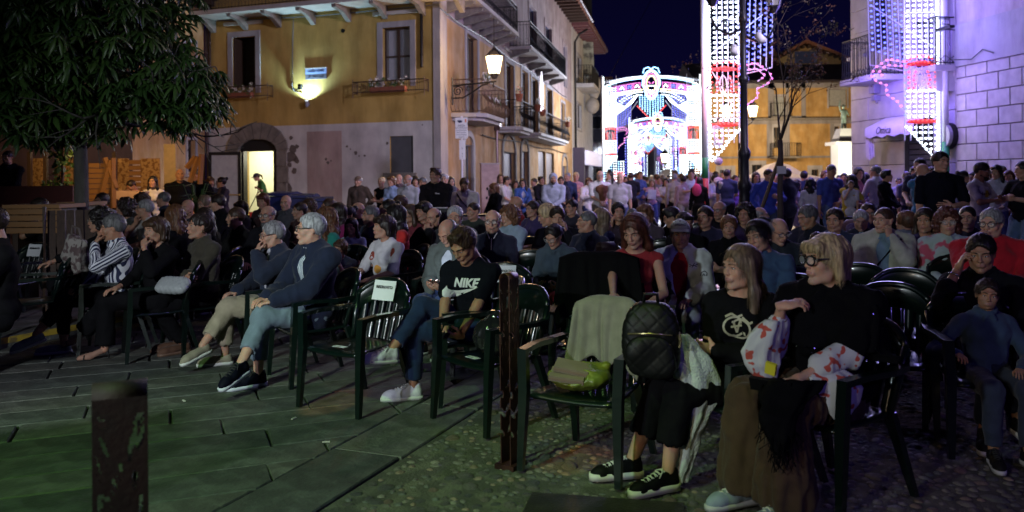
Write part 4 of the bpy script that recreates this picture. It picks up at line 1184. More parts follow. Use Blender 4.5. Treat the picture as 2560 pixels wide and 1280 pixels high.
lamp('kitchen_lamp','POINT',MA@Vector((cx+0.3,1.9,2.5)),190,(0.98,0.95,0.70),0.12)
mb=MB();mb.tube([(cx-0.3,2.2,2.86),(cx+0.5,2.2,2.86)],0.03,6);A.add(mb,'ceiling_tube',emis('tube_light',(1,0.93,0.75),6))
mb=MB();mb.b2((cx-0.55,2.5,1.72),(cx+0.45,2.85,1.78));mb.b2((cx+0.3,2.6,1.5),(cx+0.33,2.85,1.72));sh_=A.add(mb,'shelf',M_WPT)
o=empty('kitchen_worktop',(0,0,0),0,'white worktop with tiled front inside the lit doorway behind the woman in green','worktop')
mb=MB();mb.b2((cx-0.8,2.2,0.95),(cx+0.1,2.9,1.02));t_=link('top',mb.mesh('top'),M_WPT,o);t_.matrix_local=MA
mb=MB();mb.b2((cx-0.78,2.24,0.1),(cx+0.08,2.88,0.948));t_=link('cabinet',mb.mesh('cabinet'),mat('cab',(0.4,0.42,0.42),0.6),o);t_.matrix_local=MA
for i,(dx_,hh,cc)in enumerate(((-0.42,0.16,(0.6,0.35,0.05)),(-0.28,0.24,(0.65,0.45,0.1)),(-0.12,0.15,(0.7,0.7,0.65)),(0.02,0.12,(0.3,0.32,0.3)))):
 mb=MB();mb.lathe([(0.045,0),(0.05,hh*.3),(0.045,hh*.7),(0.02,hh*.8),(0.02,hh)],10,(cx+dx_,2.66,1.782));j=link('jar',mb.mesh('jar',True),mat('jar%d'%i,cc,0.3,var=0));j.matrix_world=MA
 tag(j,['squat orange jar at the left end of the lit shelf','tall yellow bottle on the lit shelf above the worktop','short white tub on the lit shelf','small grey tin at the right end of the lit shelf'][i],'jar')
mb=MB();mb.box((0,0,0.14),(0.42,0.30,0.26),taper=1.08);p=MA@Vector((x1-0.35,-0.5,0.36));o=mb.build('crate',mat('crate_red',(0.5,0.02,0.02),0.5),None,p);mb2=MB();mb2.b2((-0.235,-0.17,0.262),(0.235,0.17,0.285));mb2.build('rim',mat('crate_red2',(0.4,0.02,0.02),0.5),o);tag(o,'red plastic crate on the step of the lit doorway','crate')
mb=MB();mb.b2((x0-1.6,-2.6,-0.02),(A.L+0.2,-0.065,0.17));o=A.add(mb,'steps',M_STL,None);
mb=MB();mb.b2((x0-0.5,-0.95,0.17),(x1+0.5,-0.066,0.34));A.add(mb,'step',M_STL,o)
g=np.random.RandomState(2)
mb=MB();a,b,c,d=A.rect(768,328,855,510);mb.b2((a,-0.004,0.2),(b,0.0,d));pk=A.add(mb,'plaster_patch',M_PNK)
mb=MB()
for(px,py,s)in((732,372,.16),(742,366,.09),(728,392,.22),(742,402,.12),(724,412,.10),(736,427,.11),(728,345,.08),(868,366,.05),(876,373,.03),(889,382,.07),(898,390,.03),(912,389,.04),(968,358,.05),(815,398,.05),(820,406,.06),(828,402,.03),(712,440,.2),(716,470,.22),(1056,312,.03)):
 t,z=A.q(px,py);n=9;poly=[(t+s*g.uniform(.55,1.1)*cos(2*pi*i/n),z+s*g.uniform(.55,1.1)*sin(2*pi*i/n)*1.0)for i in range(n)];mb.prism(poly,-0.006,0.0,axis=1)
A.add(mb,'worn_plaster',mat('bare_render',(0.12,0.10,0.09),0.95,bump=0.6),None,kind='stuff')
mb=MB();a,b=A.q(1085,200)[0],A.L;mb.b2((a,-0.05,0.17),(b+0.05,-0.002,11));A.add(mb,'pilaster',M_GRYP)
t,z=A.q(858,77);mb=MB();mb.tube([(t,0.0,z),(t,-0.03,z)],0.06,12);A.add(mb,'vent',M_IRN)
for(px,y0,y1,r,m_)in((1056,-60,168,0.045,M_IRN),(521,74,560,0.05,M_COP),(529,80,315,0.035,M_COP)):
 t,za=A.q(px,y0);_,zb=A.q(px,y1);t=max(t,0.05);mb=MB();mb.tube([(t,-0.09,za),(t,-0.09,zb),(t+(0.0),-0.09,zb-0.01)],r,8)
 for k in range(4):mb.tube([(t,-0.09,za+(zb-za)*(k+.5)/4),(t,-0.09,za+(zb-za)*(k+.5)/4+0.04)],r*1.25,8)
 A.add(mb,'downpipe',m_,smooth=True)
mb=MB()
pts=[A.q(x,y)for x,y in((520,52),(600,52),(680,47),(735,44),(800,40),(880,33),(960,25),(1030,19),(1098,12))]
mb.tube([(p[0],-0.05,p[1])for p in pts],0.018,5);pts=[A.q(x,y)for x,y in((735,44),(733,120),(732,215),(737,228),(758,234))];mb.tube([(p[0],-0.03,p[1])for p in pts],0.014,5)
A.add(mb,'cable',mat('cable_grey',(0.12,0.12,0.13),0.6,var=0))
pts=A.q(770,32);zb=pts[1];mb=MB();mb.b2((-1.2,-0.95,zb),(A.L+0.25,-0.002,zb+0.13));bal=A.add(mb,'balcony',M_STL)
for i in range(9):
 x=-0.9+i*1.22;mb=MB();mb.prism([(-0.88,zb-0.004),(-0.86,zb-0.09),(-0.45,zb-0.14),(-0.06,zb-0.38),(-0.003,zb-0.38),(-0.003,zb-0.004)],x-0.07,x+0.07,axis=0);A.add(mb,'bracket',M_STN,bal)
mb=MB();railing(mb,[(-1.1,-0.88),(A.L+0.2,-0.88)],0.95,zb+0.13,0.12);A.add(mb,'railing',M_IRN,bal)
sg=empty('street_sign',(0,0,0),0,'blue and white street name plaque on the yellow wall above the small uplight','street sign')
a,b,c,d=A.rect(765,172,817,198)
def txt(s_,size,name,m,parent,M,shear=0.0,ext=0.002,bold=0.0,align='CENTER',sx=1.0):
 cu=bpy.data.curves.new(name,'FONT');cu.body=s_;cu.size=size;cu.extrude=ext;cu.shear=shear;cu.offset=bold;cu.align_x=align;cu.align_y='CENTER';cu.resolution_u=3
 tmp=bpy.data.objects.new('tmp',cu);COL.objects.link(tmp);bpy.context.view_layer.update()
 me=bpy.data.meshes.new_from_object(tmp.evaluated_get(bpy.context.evaluated_depsgraph_get()));bpy.data.objects.remove(tmp);me.name=name;me.materials.clear();me.materials.append(m)
 o=bpy.data.objects.new(name,me);COL.objects.link(o)
 if parent:o.parent=parent
 o.matrix_local=M@Matrix.Diagonal((sx,1,1,1));return o
TXT=lambda x,y,z:Matrix.Translation((x,y,z))@Matrix.Rotation(radians(90),4,'X')
mb=MB();mb.b2((a,-0.03,(c+d)/2),(b,-0.002,d));o=link('plate',mb.mesh('plate'),mat('sign_lightblue',(0.30,0.42,0.75),0.4,var=0),sg);o.matrix_local=MA
mb=MB();mb.b2((a,-0.03,c),(b,-0.002,(c+d)/2-0.001));o=link('lower_plate',mb.mesh('lower_plate'),mat('sign_slate',(0.12,0.12,0.16),0.4,var=0),sg);o.matrix_local=MA
mb=MB();mb.b2((a-.01,-0.036,d),(b+.01,-0.002,d+0.03));o=link('frame',mb.mesh('frame'),M_WPT,sg);o.matrix_local=MA
MT_=mat('sign_ink',(0.01,0.015,0.06),0.5,var=0)
txt('PIAZZA MONS.',0.085,'lettering',MT_,sg,MA@TXT((a+b)/2,-0.032,d-(d-c)*0.24));txt('D. Hom Lico',0.10,'lettering',mat('ink_light',(0.02,0.02,0.03),0.5,var=0),sg,MA@TXT((a+b)/2,-0.032,c+(d-c)*0.25),0.3)
t,z=A.q(773,255);ul=MA@Vector((t,-0.13,z))
mb=MB();mb.lathe([(0.035,-0.17),(0.055,-0.12),(0.058,0.02),(0.05,0.03)],12);mb.b2((-0.02,0.04,-0.1),(0.02,0.13,-0.03));o=mb.build('wall_uplight',mat('lamp_case',(0.25,0.26,0.32),0.4,var=0),None,ul,(0,0,math.atan2(A.d.y,A.d.x)),smooth=True)
tag(o,'small grey uplight throwing a white pool on the yellow wall','wall light')
MB().tube([(0,0,0.022),(0,0,0.034)],0.045,10).build('lens',emis('lens_white',(0.85,0.95,1.0),18),o)
lamp('uplight_beam','SPOT',ul+Vector((0,0,0.05)),420,(0.52,0.84,1.0),0.03,ul+Vector((0.0,0.06,1.0)),150,0.6)
t,z=A.q(757,218);mb=MB();mb.box((0,0,0),(0.12,0.10,0.16)).tube([(0,0.04,-0.05),(-0.12,0.08,-0.10),(-0.34,0.12,-0.08)],0.015,5).box((0,-0.06,0.02),(0.07,0.02,0.07));o=mb.build('wall_camera',M_IRN,None,MA@Vector((t,-0.14,z)),(0,0.2,math.atan2(A.d.y,A.d.x)));tag(o,'small dark camera box on the yellow wall beside the uplight','camera')
B=Fac('b',CN,EB,11.5,'',root=CB)
M_ORG=mat('plaster_ochre',(0.44,0.27,0.12),color2=(0.50,0.34,0.19),**PLV)
M_ROS=mat('plaster_rose',(0.36,0.29,0.30),color2=(0.44,0.37,0.37),**PLV)
def bwin(x0,y0,x1,y1,**k):
 r=B.rect(x0,y0,x1,y1);return B.window(r,**k)
zfl=3.55
for(x0,x1,yt,cur)in((1167,1194,92,0),(1264,1284,160,0),(1304,1320,178,1),(1329,1345,196,0),(1366,1380,222,0)):
 a=B.q(x0,250)[0];b=B.q(x1,250)[0];zt=B.q((x0+x1)/2,yt)[1]
 w_=B.window((a,b,zfl,zt),door=True,sill=False,frame=0.22,curtains=bool(cur),lintel=True,m_frame=M_GRYP)
for(x0,x1,yt)in((1180,1200,-150),(1322,1340,15),(1362,1378,55),(1407,1416,95)):
 a=B.q(x0,50)[0];b=B.q(x1,50)[0];zt=B.q((x0+x1)/2,yt)[1];B.window((a,b,7.05,min(zt,9.6)),door=True,sill=False,frame=0.2,m_sash=mat('shutter_blue',(0.04,0.05,0.12),0.6),m_frame=M_ROS)
B.window((B.q(1402,260)[0],B.q(1412,260)[0],3.9,6.0),frame=0.15,sill=True)
gd=[]
for(x0,x1,yt,nm)in((1160,1181,362,'shop'),(1257,1287,380,'door'),(1303,1320,378,'door'),(1346,1364,378,'sh'),(1366,1385,382,'sh'),(1405,1417,415,'door')):
 a=B.q(x0,440)[0];b=B.q(x1,440)[0];zt=B.q((x0+x1)/2,yt)[1];gd.append((a,b,nm,zt));B.holes.append((a,b,0,zt))
mb=wall_grid(B.L,6.35,B.holes[:5]+[h for h in B.holes if h[2]<1 or(h[2]==3.9)],0.3,band=None);B.add(mb,'wall',[M_ORG,M_WHT])
up_=[h for h in B.holes if h[2]==7.05];mb=wall_grid(B.L,11.5,up_,0.3,z0=6.35);B.add(mb,'wall',[M_ROS,M_WHT])
for(a,b,nm,zt)in gd:
 m_={'shop':mat('shop_glass',(0.10,0.16,0.20),0.1,var=0.1,spec=0.7),'door':mat('door_blue',(0.035,0.035,0.09),0.6),'sh':mat('shutter_steel',(0.22,0.21,0.22),0.5,0.4)}[nm]
 mb=MB();mb.b2((a,0.14,0),(b,0.18,zt));dr=B.add(mb,'door',m_)
 if nm=='sh':
  mb=MB()
  for i in range(int(zt/0.12)):mb.b2((a,0.11,i*0.12+0.01),(b,0.138,i*0.12+0.10))
  B.add(mb,'shutter_slats',m_,dr,kind='stuff')
 else:
  mb=MB();mb.b2((a-.22,-.06,0),(a,.05,zt));mb.b2((b,-.06,0),(b+.22,.05,zt));cx_=(a+b)/2;wd=(b-a)/2
  poly_o=[(cx_+(wd+.22)*cos(t),zt+(wd*.55+.22)*sin(t))for t in[pi*i/10 for i in range(11)]];
  for i in range(10):
   t0,t1=pi*i/10,pi*(i+1)/10;f2=lambda r,t:(cx_+r*cos(t),zt-0.02+(r*(.55 if r<=wd else .62))*sin(t));mb.prism([f2(wd,t0),f2(wd+.22,t0),f2(wd+.22,t1),f2(wd,t1)],-0.06,0.05,axis=1)
  mb.b2((a+0.01,.05,zt-0.03),(b-0.01,.12,zt+0.01));B.add(mb,'surround',M_STN if nm=='door' else M_STL,dr)
  if nm=='shop':
   for i in(0.33,0.66):
    mb=MB();mb.b2((a+(b-a)*i-.03,.10,0),(a+(b-a)*i+.03,.139,zt));B.add(mb,'frame',M_IRN,dr)
mb=MB();mb.b2((0.0,-0.05,0),(0.65,-0.003,11));B.add(mb,'pilaster',M_GRYP)
t,z=B.q(1236,340);mb=MB();mb.tube([(t,-0.1,z+.3),(t,-0.1,0)],0.05,8);mb.box((t,-0.14,z+.35),(.25,.2,.3));B.add(mb,'downpipe',M_COP,smooth=False)
mb=MB();mb.tube([(-0.05+i*1.6,-0.06,6.45-0.05*sin(i*1.3))for i in range(18)],0.02,5);mb.tube([(5.0+i*1.6,-0.06,3.1-0.04*sin(i*1.1))for i in range(15)],0.02,5);B.add(mb,'cable',M_IRN)
def balcony(x0,x1,z,depth,iron,belly=0.0,sp=0.12,brackets=0,h=1.0):
 """x0..x1 metres along face B"""
 mb=MB();mb.prism([(x0,-0.003),(x0+0.12,-depth*0.75),(x0+0.5,-depth),(x1-0.5,-depth),(x1-0.12,-depth*0.75),(x1,-0.003)]if not brackets else[(x0,-0.003),(x0,-depth),(x1,-depth),(x1,-0.003)],z-0.10,z+0.02)
 mb2=[(x0+.15,-.003),(x0+.25,-depth*.62),(x0+.6,-depth*.85),(x1-.6,-depth*.85),(x1-.25,-depth*.62),(x1-.15,-.003)]
 if not brackets:mb.prism(mb2,z-0.2,z-0.101)
 bo=B.add(mb,'balcony',M_STL)
 for i in range(brackets):
  x=x0+0.15+(x1-x0-0.3)*i/(brackets-1);mb=MB();mb.prism([(-depth+.08,z-0.104),(-depth+0.1,z-0.2),(-0.05,z-0.42),(-0.003,z-0.42),(-0.003,z-0.104)],x-0.08,x+0.08,axis=0);B.add(mb,'bracket',M_STN,bo)
 mb=MB();d2=depth-0.06;railing(mb,[(x0+.06,-.02),(x0+.06,-d2),(x1-.06,-d2),(x1-.06,-.02)],h,z+0.02,sp,0.009,belly);B.add(mb,'railing',iron,bo)
 return bo
def alongB(px,depth,z):
 """photo x of a point standing out from face B by depth -> metres along"""
 dx,dy=unpx(px,300);k=dx/FPX;n=Vector((B.d.y,-B.d.x));P=Vector((CN.x,CN.y))+n*depth
 return(k*P.y-P.x)/(B.d.x-k*B.d.y)
M_RST=mat('iron_bronze',(0.16,0.10,0.06),0.5,0.5,var=0.15)
b1=balcony(1.2,alongB(1268,1.0,0),zfl,1.0,M_RST,0.16,0.11)
b2_=balcony(alongB(1258,.9,0)+3.2,alongB(1338,.9,0),zfl-.02,0.9,M_IRN,0.10,0.13)
b3=balcony(alongB(1338,.9,0)+1.0,alongB(1424,.9,0),zfl-.02,0.9,M_IRN,0.08,0.15)
b4=balcony(0.6,alongB(1300,.95,0),6.9,0.95,M_IRN,0,0.12,7)
b5=balcony(alongB(1330,.9,0),alongB(1418,.9,0),6.9,0.9,M_IRN,0,0.13,6)
flowers('flowers',b1,B,1.3,2.3,-0.95,zfl+1.08,60,M_FLW,5);flowers('flowers',b1,B,2.0,3.4,-1.05,zfl+.45,30,M_FLW,6)
for k,(px,zz)in enumerate(((1293,1.15),(1340,1.1),(1352,1.0),(1415,1.0))):
 x=alongB(px,.9,0);pb=b2_ if px<1345 else b3
 mb=MB();mb.lathe([(0.10,0),(0.15,0.28)],10,(x,-0.98,zfl+zz-0.3));B.add(mb,'pot',M_POT,pb);flowers('flowers',pb,B,x-.25,x+.25,-0.98,zfl+zz+.1,26,M_FLW if k%2 else M_FLR,9+k)
mb=MB();x=alongB(1352,.9,0);mb.prism([(x-.35,zfl+.9),(x+.35,zfl+.9),(x+.35,zfl+1.9),(x,zfl+2.6),(x-.35,zfl+1.9)],-0.97,-0.93,axis=1);o=B.add(mb,'lit_panel',emis('panel_glow',(0.9,0.85,1.0),2.2),b3)
mb=MB();mb.b2((-1.0,-1.3,11.5),(B.L,0.4,11.62));ev=B.add(mb,'roof',M_TIL)
for i in range(34):
 mb=MB();x=-0.6+i*0.9;mb.b2((x,-1.2,11.35),(x+0.14,0.0,11.498));B.add(mb,'rafter',M_WDK,ev)
mb=MB();mb.tube([(-1,-1.38,11.5),(B.L,-1.38,11.5)],0.09,8);B.add(mb,'gutter',M_COP,ev)
mb=MB();mb.b2((-0.5,0.02,11.5),(A.L,8,11.7));A.add(mb,'roof',M_TIL)
# second house down the street, white
P2=EB;E2=EB+dB*13
H2=Fac('white_house',P2,E2,11.5,'pale plastered house beyond the ochre one, with carved balcony and overhanging eaves','building')
for(x0,x1,y0,y1)in((1443,1449,135,185),(1443,1449,258,318),(1464,1468,150,200)):
 a=H2.q(x0,y0)[0];b=H2.q(x1,y0)[0];zt,zb_=H2.q(x0,y0)[1],H2.q(x0,y1)[1]
 if b>a+.1 and a>0:H2.window((a,min(b+.8,H2.L-.1),zb_,zt),frame=0.15)
mb=wall_grid(H2.L,11.5,H2.holes,0.3);H2.add(mb,'wall',M_WHT)
mb=MB();mb.b2((0,-1.2,11.5),(H2.L+0.5,0.4,11.75));rf=H2.add(mb,'roof',M_TIL)
for i in range(14):mb=MB();mb.b2((i*.95+.1,-1.1,11.3),(i*.95+.5,-.01,11.498));H2.add(mb,'rafter',mat('soffit_red',(0.14,0.05,0.05),.8),rf)
mb=MB();t=1.0;mb.tube([(t,-.95,11.2),(t,-.4,10.9),(t,-0.12,10.4),(t,-0.12,0)],0.07,8);H2.add(mb,'downpipe',M_IRN,smooth=True)
z2=H2.q(1455,232)[1];mb=MB();mb.prism([(2.0,-.003),(2.2,-1.2),(6.5,-1.2),(6.8,-.003)],z2,z2+.25);bo=H2.add(mb,'balcony',M_STL);mb=MB();railing(mb,[(2.1,-.02),(2.2,-1.1),(6.5,-1.1),(6.6,-.02)],1.2,z2+.25,.16,.014);H2.add(mb,'railing',M_IRN,bo)
mb=MB();mb.ball((7.3,-.7,z2+.6),(.45,.5,1.0),n=8,k=6).ball((7.1,-.6,z2-.8),(.5,.5,.6),n=8,k=6);H2.add(mb,'carving',M_STL,bo,smooth=True)
a=H2.q(1447,400)[0];zt=H2.q(1450,380)[1];zb_=H2.q(1450,410)[1]
mb=MB();mb.b2((1.0,-0.9,zb_-.1),(12,-0.6,zt));so=H2.add(mb,'shop_sign',mat('sign_white_lit',(0.7,0.68,0.75),0.6,var=0,emit=(0.75,0.68,0.95),estr=0.5))
for lo_,hi_ in(((0.4,-0.7,0),(1.0,-0.01,zb_+1.0)),((4.5,-0.5,0),(5.2,-.01,zb_-.1))):mb=MB();mb.b2(lo_,hi_);H2.add(mb,'pillar',mat('shop_dark',(0.05,0.035,0.06),.7),so)
mb=MB();mb.b2((1.0,-0.1,0.2),(4.5,-0.05,zb_-.1)).b2((5.2,-.1,.2),(12,-.05,zb_-.1));H2.add(mb,'shop_window',mat('shop_window_lit',(0.4,0.38,0.5),.3,var=0.1,scale=2),so)
gb=empty('stone_gable',(0,0,0),0,'floodlit rough stone gable rising above the eaves down the street','building')
c0=at(1441,-20,60);c1=at(1481,75,60);mb=MB();mb.prism([(at(1432,0,60).x,9),(at(1484,0,60).x,9),(at(1482,80,60).x,at(1482,80,60).z),(at(1462,0,60).x,at(1470,-40,60).z),(at(1432,0,60).x,at(1470,-90,60).z)],60,63,axis=1);o=mb.build('wall',mat('gable_stone',(0.40,0.42,0.34),0.9,color2=(0.10,0.10,0.09),scale=1.2,c2lo=.5,c2hi=.6,bump=1,bscale=4),gb)
mb=MB();p=at(1462,30,59.8);mb.b2((p.x-.3,59.7,p.z-.8),(p.x+.5,59.99,p.z+1));mb.build('opening',M_BLK,gb)
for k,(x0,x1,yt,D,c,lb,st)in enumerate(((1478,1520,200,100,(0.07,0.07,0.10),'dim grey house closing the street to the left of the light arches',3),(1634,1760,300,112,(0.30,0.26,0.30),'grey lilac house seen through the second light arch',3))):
 a,b=at(x0,yt,D),at(x1,yt,D);h_=empty('street_house',(0,0,0),0,lb,'building')
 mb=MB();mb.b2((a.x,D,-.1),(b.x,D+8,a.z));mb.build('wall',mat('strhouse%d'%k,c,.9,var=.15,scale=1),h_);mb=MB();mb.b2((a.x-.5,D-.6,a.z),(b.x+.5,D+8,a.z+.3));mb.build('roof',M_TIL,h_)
 for i in range(3):
  for j in range(3):
   x=a.x+(b.x-a.x)*(i+.5)/3;z=1.2+j*3.1
   mb=MB();mb.b2((x-.5,D-.05,z),(x+.5,D-.001,z+1.6));w_=mb.build('window',M_GRYP,h_);mb=MB();mb.b2((x-.38,D-.06,z+.1),(x+.38,D-.051,z+1.5));mb.build('pane',M_GLS,w_)
   # right: ashlar stone building
RX0=at(2129,300,24.0);RX1=at(2700,300,15.9)
R_=Fac('stone_building',RX0,RX1,12.5,'pale ashlar stone building on the right with iron balconies and an optician awning','building')
rd=R_.rect(2262,355,2338,560);rd=(R_.q(2262,400)[0],R_.q(2338,400)[0],0.0,R_.q(2300,318)[1])
bd=(R_.q(2186,120)[0],R_.q(2222,120)[0],5.1,7.6)
R_.holes+=[rd]
R_.window(bd,door=True,sill=False,frame=0.2)
mb=wall_grid(R_.L,12.5,R_.holes,0.4);R_.add(mb,'wall',M_JNT)
mb=MB()
for i in range(24):mb.b2((rd[0],0.12,i*0.14+0.01),(rd[1],0.15,i*0.14+0.125))
dr=R_.add(mb,'door',mat('rolling_steel',(0.10,0.11,0.16),0.45,0.5))
XA=R_.q(2393,300)[0]
zc=[0.0]
cz=0
R_z=R_.q(2129,147)[1]
nb=0
smooth_m=M_STL
def block(x0,x1,z0,z1,m,out=0.03,gap=0.006,nm='stone_block'):
 global nb
 for(a,b,c,d)in[h[:4]for h in R_.holes]:
  if x0<b and x1>a and z0<d-0.02 and z1>c+0.02:
   if x0<a-0.12:block(x0,a,z0,z1,m,out,gap,nm)
   if x1>b+0.12:block(b,x1,z0,z1,m,out,gap,nm)
   return
 if x1-x0<0.05:return
 g_=gap;bv=0.012;y=-out;V=[(x0+g_,0,z0+g_),(x1-g_,0,z0+g_),(x1-g_,0,z1-g_),(x0+g_,0,z1-g_),(x0+g_+bv,y,z0+g_+bv),(x1-g_-bv,y,z0+g_+bv),(x1-g_-bv,y,z1-g_-bv),(x0+g_+bv,y,z1-g_-bv)]
 m_=MB();m_.add(V,[(4,5,6,7),(0,1,5,4),(1,2,6,5),(2,3,7,6),(3,0,4,7)]);R_.add(m_,nm,m);nb+=1
ztop=R_.q(2480,150)[1];h_c=0.38
z=0.0;r_=0
while z<ztop-0.05:
 x=XA+(0.0 if r_%2 else 0.35);block(XA-0.002,x,z,min(z+h_c,ztop),M_ASH)if x>XA+.1 else None
 while x<R_.L:
  w=0.70;block(x,min(x+w,R_.L),z,min(z+h_c,ztop),M_ASH);x+=w
 z+=h_c;r_+=1
z=0.0;r_=0
while z<9.5:
 hh=0.62;x=0.0;off=0.9 if r_%2 else 1.5
 xs_=[0.0,off,XA*0.62+(0.2 if r_%2 else-0.1),XA-0.004]
 for a,b in zip(xs_,xs_[1:]):block(a,b,z,z+hh,smooth_m,0.02 if z<R_z else 0.014,0.004)
 z+=hh;r_+=1
mb=MB();mb.b2((-0.10,-0.10,R_z-0.06),(XA*0.18,-0.022,R_z+0.03));R_.add(mb,'string_course',M_STL)
mb=MB();mb.b2((XA,-0.06,ztop),(R_.L,-0.002,ztop+0.95));R_.add(mb,'plinth_band',M_GRYP)
mb=MB();mb.b2((XA+0.0,-0.02,ztop+0.96),(R_.L,-0.002,12));R_.add(mb,'upper_plaster',mat('plaster_lilac',(0.42,0.36,0.38),**PLV))
mb=MB();xx=R_.q(2393,200)[0];mb.b2((xx-0.35,-0.05,ztop-0.2),(xx-0.001,-0.022,11));R_.add(mb,'pilaster',M_STL)
mb=MB();mb.prism([(0,0),(R_.L,0),(R_.L,6),(0,6)],12.5,12.7);R_.add(mb,'roof',M_TIL)
mb=MB();mb.b2((0,0.0,0),(0.4,9,12.5));R_.add(mb,'side_wall',M_STL)
def rbal(x0,x1,z,depth,h):
 mb=MB();mb.b2((x0,-depth,z-0.14),(x1,-0.03,z));bo=R_.add(mb,'balcony',M_STL);mb=MB();P=[(x0+.05,-.03),(x0+.05,-depth+.05),(x1-.05,-depth+.05),(x1-.05,-.03)];railing(mb,P,h,z,.10,.010,scroll=False)
 for(xa,ya),(xb,yb)in zip(P,P[1:]):
  L=math.hypot(xb-xa,yb-ya);n=max(1,int(L/.24));ux,uy=(xb-xa)/L,(yb-ya)/L
  for i in range(n):
   b_=i*L/n;s_=L/n;k_=[(0,0),(0,.18),(.75,.18),(.75,.06),(.35,.06),(.35,.11)]
   mb.tube([(xa+ux*(b_+u*s_),ya+uy*(b_+u*s_),z+h-.22+v)for u,v in k_],0.010,4,cap=False)
   mb.tube([(xa+ux*(b_+u*s_),ya+uy*(b_+u*s_),z+.04+v)for u,v in((0,0),(.5,.18),(1,0))],.008,4,cap=False);mb.tube([(xa+ux*(b_+u*s_),ya+uy*(b_+u*s_),z+.04+v)for u,v in((0,.18),(.5,0),(1,.18))],.008,4,cap=False)
 R_.add(mb,'railing',M_IRN,bo);return bo
rb1=rbal(R_.q(2185,190)[0]-0.25,R_.q(2262,190)[0],R_.q(2210,196)[1],0.85,1.05)
x_=R_.q(2395,150)[0];rb2=rbal(x_-0.9,x_-0.02,R_.q(2400,160)[1],0.55,1.1)
mb=MB();mb.prism([(x_-.85,0),(x_-.1,0),(x_-.2,-.4),(x_-.75,-.4)],R_.q(2400,160)[1]-.6,R_.q(2400,160)[1]-.142);R_.add(mb,'corbel',M_STL,rb2)
aw0,aw1=R_.q(2218,330)[0],R_.q(2345,330)[0];za,zb_=R_.q(2290,296)[1],R_.q(2240,340)[1]
awn=empty('shop_awning',(0,0,0),0,'cream scalloped optician awning over the rolled down shutter','awning')
V=[];F=[];n=16
for i in range(n+1):
 x=aw0+(aw1-aw0)*i/n;V+=[(x,-0.05,za+.1),(x,-0.62,zb_+.22),(x,-0.64,zb_+0.03*cos(i*pi*0.5)-.03)]
for i in range(n):
 for j in range(2):F.append((3*i+j,3*i+3+j,3*i+4+j,3*i+1+j))
M_AWN=mat('awning_cloth',(0.48,0.44,0.44),.85,var=.05)
mb=MB();mb.add(V,F);o=link('canopy',mb.mesh('canopy',True),M_AWN,awn);o.matrix_local=R_.M
mb=MB();mb.prism([(-.05,za+.1),(-.62,zb_+.22),(-.62,zb_-.05),(-.05,zb_-.05)],aw0,aw0+.02,axis=0);o=link('side_panel',mb.mesh('side_panel'),M_AWN,awn);o.matrix_local=R_.M
tx=R_.q(2232,322)[0];txt('Ottica',0.26,'lettering',mat('ink_black',(0.01,0.01,0.01),.5,var=0),awn,R_.M@TXT(R_.q(2266,322)[0],-0.65,zb_+.12),.35)
mb=MB()
for k in range(3):
 x=aw0-.02+k*.05;mb.prism([(x,zb_-.05),(x+.16,zb_-.05),(x+.19,zb_-.62+k*.04),(x+.02,zb_-.55)],-.60+k*.03,-.585+k*.03,axis=1)
o=link('folded_cloth',mb.mesh('folded_cloth'),mat('cloth_cream',(0.55,0.50,0.50),.9),awn);o.matrix_local=R_.M
for k,(px,py,s_)in enumerate(((2196,222,.26),(2199,245,.14))):
 t,z=R_.q(px,py);mb=MB();mb.b2((t-s_/2,-.2,z-s_/2),(t+s_/2,-.02,z+s_/2));mb.tube([(t,-.1,z-s_/2),(t+.03,-.1,z-s_/2-.07)],.03,6);o=link('junction_box',mb.mesh('junction_box'),M_GRYP);o.matrix_world=R_.M;tag(o,('larger' if k==0 else 'smaller')+' grey wall box on the stone wall left of the awning','wall box')
t,z=R_.q(2378,340);mb=MB();mb.tube([(t,-.15,z),(t,-.24,z)],.29,20);o=link('round_sign',mb.mesh('round_sign',False),mat('disc_white',(.34,.32,.36),.6));o.matrix_world=R_.M;mb=MB();mb.tube([(t,-.02,z),(t,-.149,z)],.31,20);o2=link('rim',mb.mesh('rim'),M_IRN,o);tag(o,'round white projecting sign on the stone wall beside the green pole','sign')
t0,z0_=R_.q(2405,150);t1,z1_=R_.q(2492,132);mb=MB();mb.tube([(t0,-.3,z0_),(t0+(t1-t0)*.4,-.1,z0_-.05),(t0+(t1-t0)*.7,-.08,z0_+.12),(t1,-.08,z1_)],.012,5);R_.add(mb,'cable',M_IRN)
t0,z0_=R_.q(2392,75);mb=MB();mb.tube([(t0,-.05,z0_),(t0+.1,-.5,z0_),(t0+.5,-.55,z0_+.02)],.015,5);mb.box((t0+.3,-.5,z0_-.02),(.5,.12,.06));R_.add(mb,'bracket',M_IRN)
# far yellow building across the piazza
FD=60.0
pb=empty('piazza_building',(0,0,0),0,'long ochre building with grey bands and a gabled attic across the far piazza','building')
M_FY=mat('far_yellow',(0.44,0.27,0.10),color2=(0.50,0.33,0.14),**PLV)
Fp=Fac('x',at(1735,300,FD),at(2220,300,FD),8.3,'',root=pb)
q=Fp.rect
zr=Fp.q(1950,208)[1];zm=Fp.q(1950,300)[1]
for r in((2072,222,2117,266),(1935,240,1963,294)):
 w_=Fp.window(q(*r),frame=.12,m_sash=M_GRYP,sill=False);a,b,c,d=q(*r);mb=MB();mb.b2((a+.06,.06,c+.06),(b-.06,.10,d-.06));Fp.add(mb,'roller_blind',mat('blind_grey',(.30,.31,.30),.8),w_)
for r in((1934,318,1950,370),(2086,316,2098,362),(1880,412,1905,480),(2029,424,2046,470),(1800,425,1828,480)):Fp.window(q(*r),frame=.3,door=True,sill=False)
Fp.add(wall_grid(Fp.L,zr,Fp.holes,.3,z0=0),'wall',M_FY)
M_BND=mat('band_grey',(0.27,0.255,0.26),**PLV)
mb=MB()
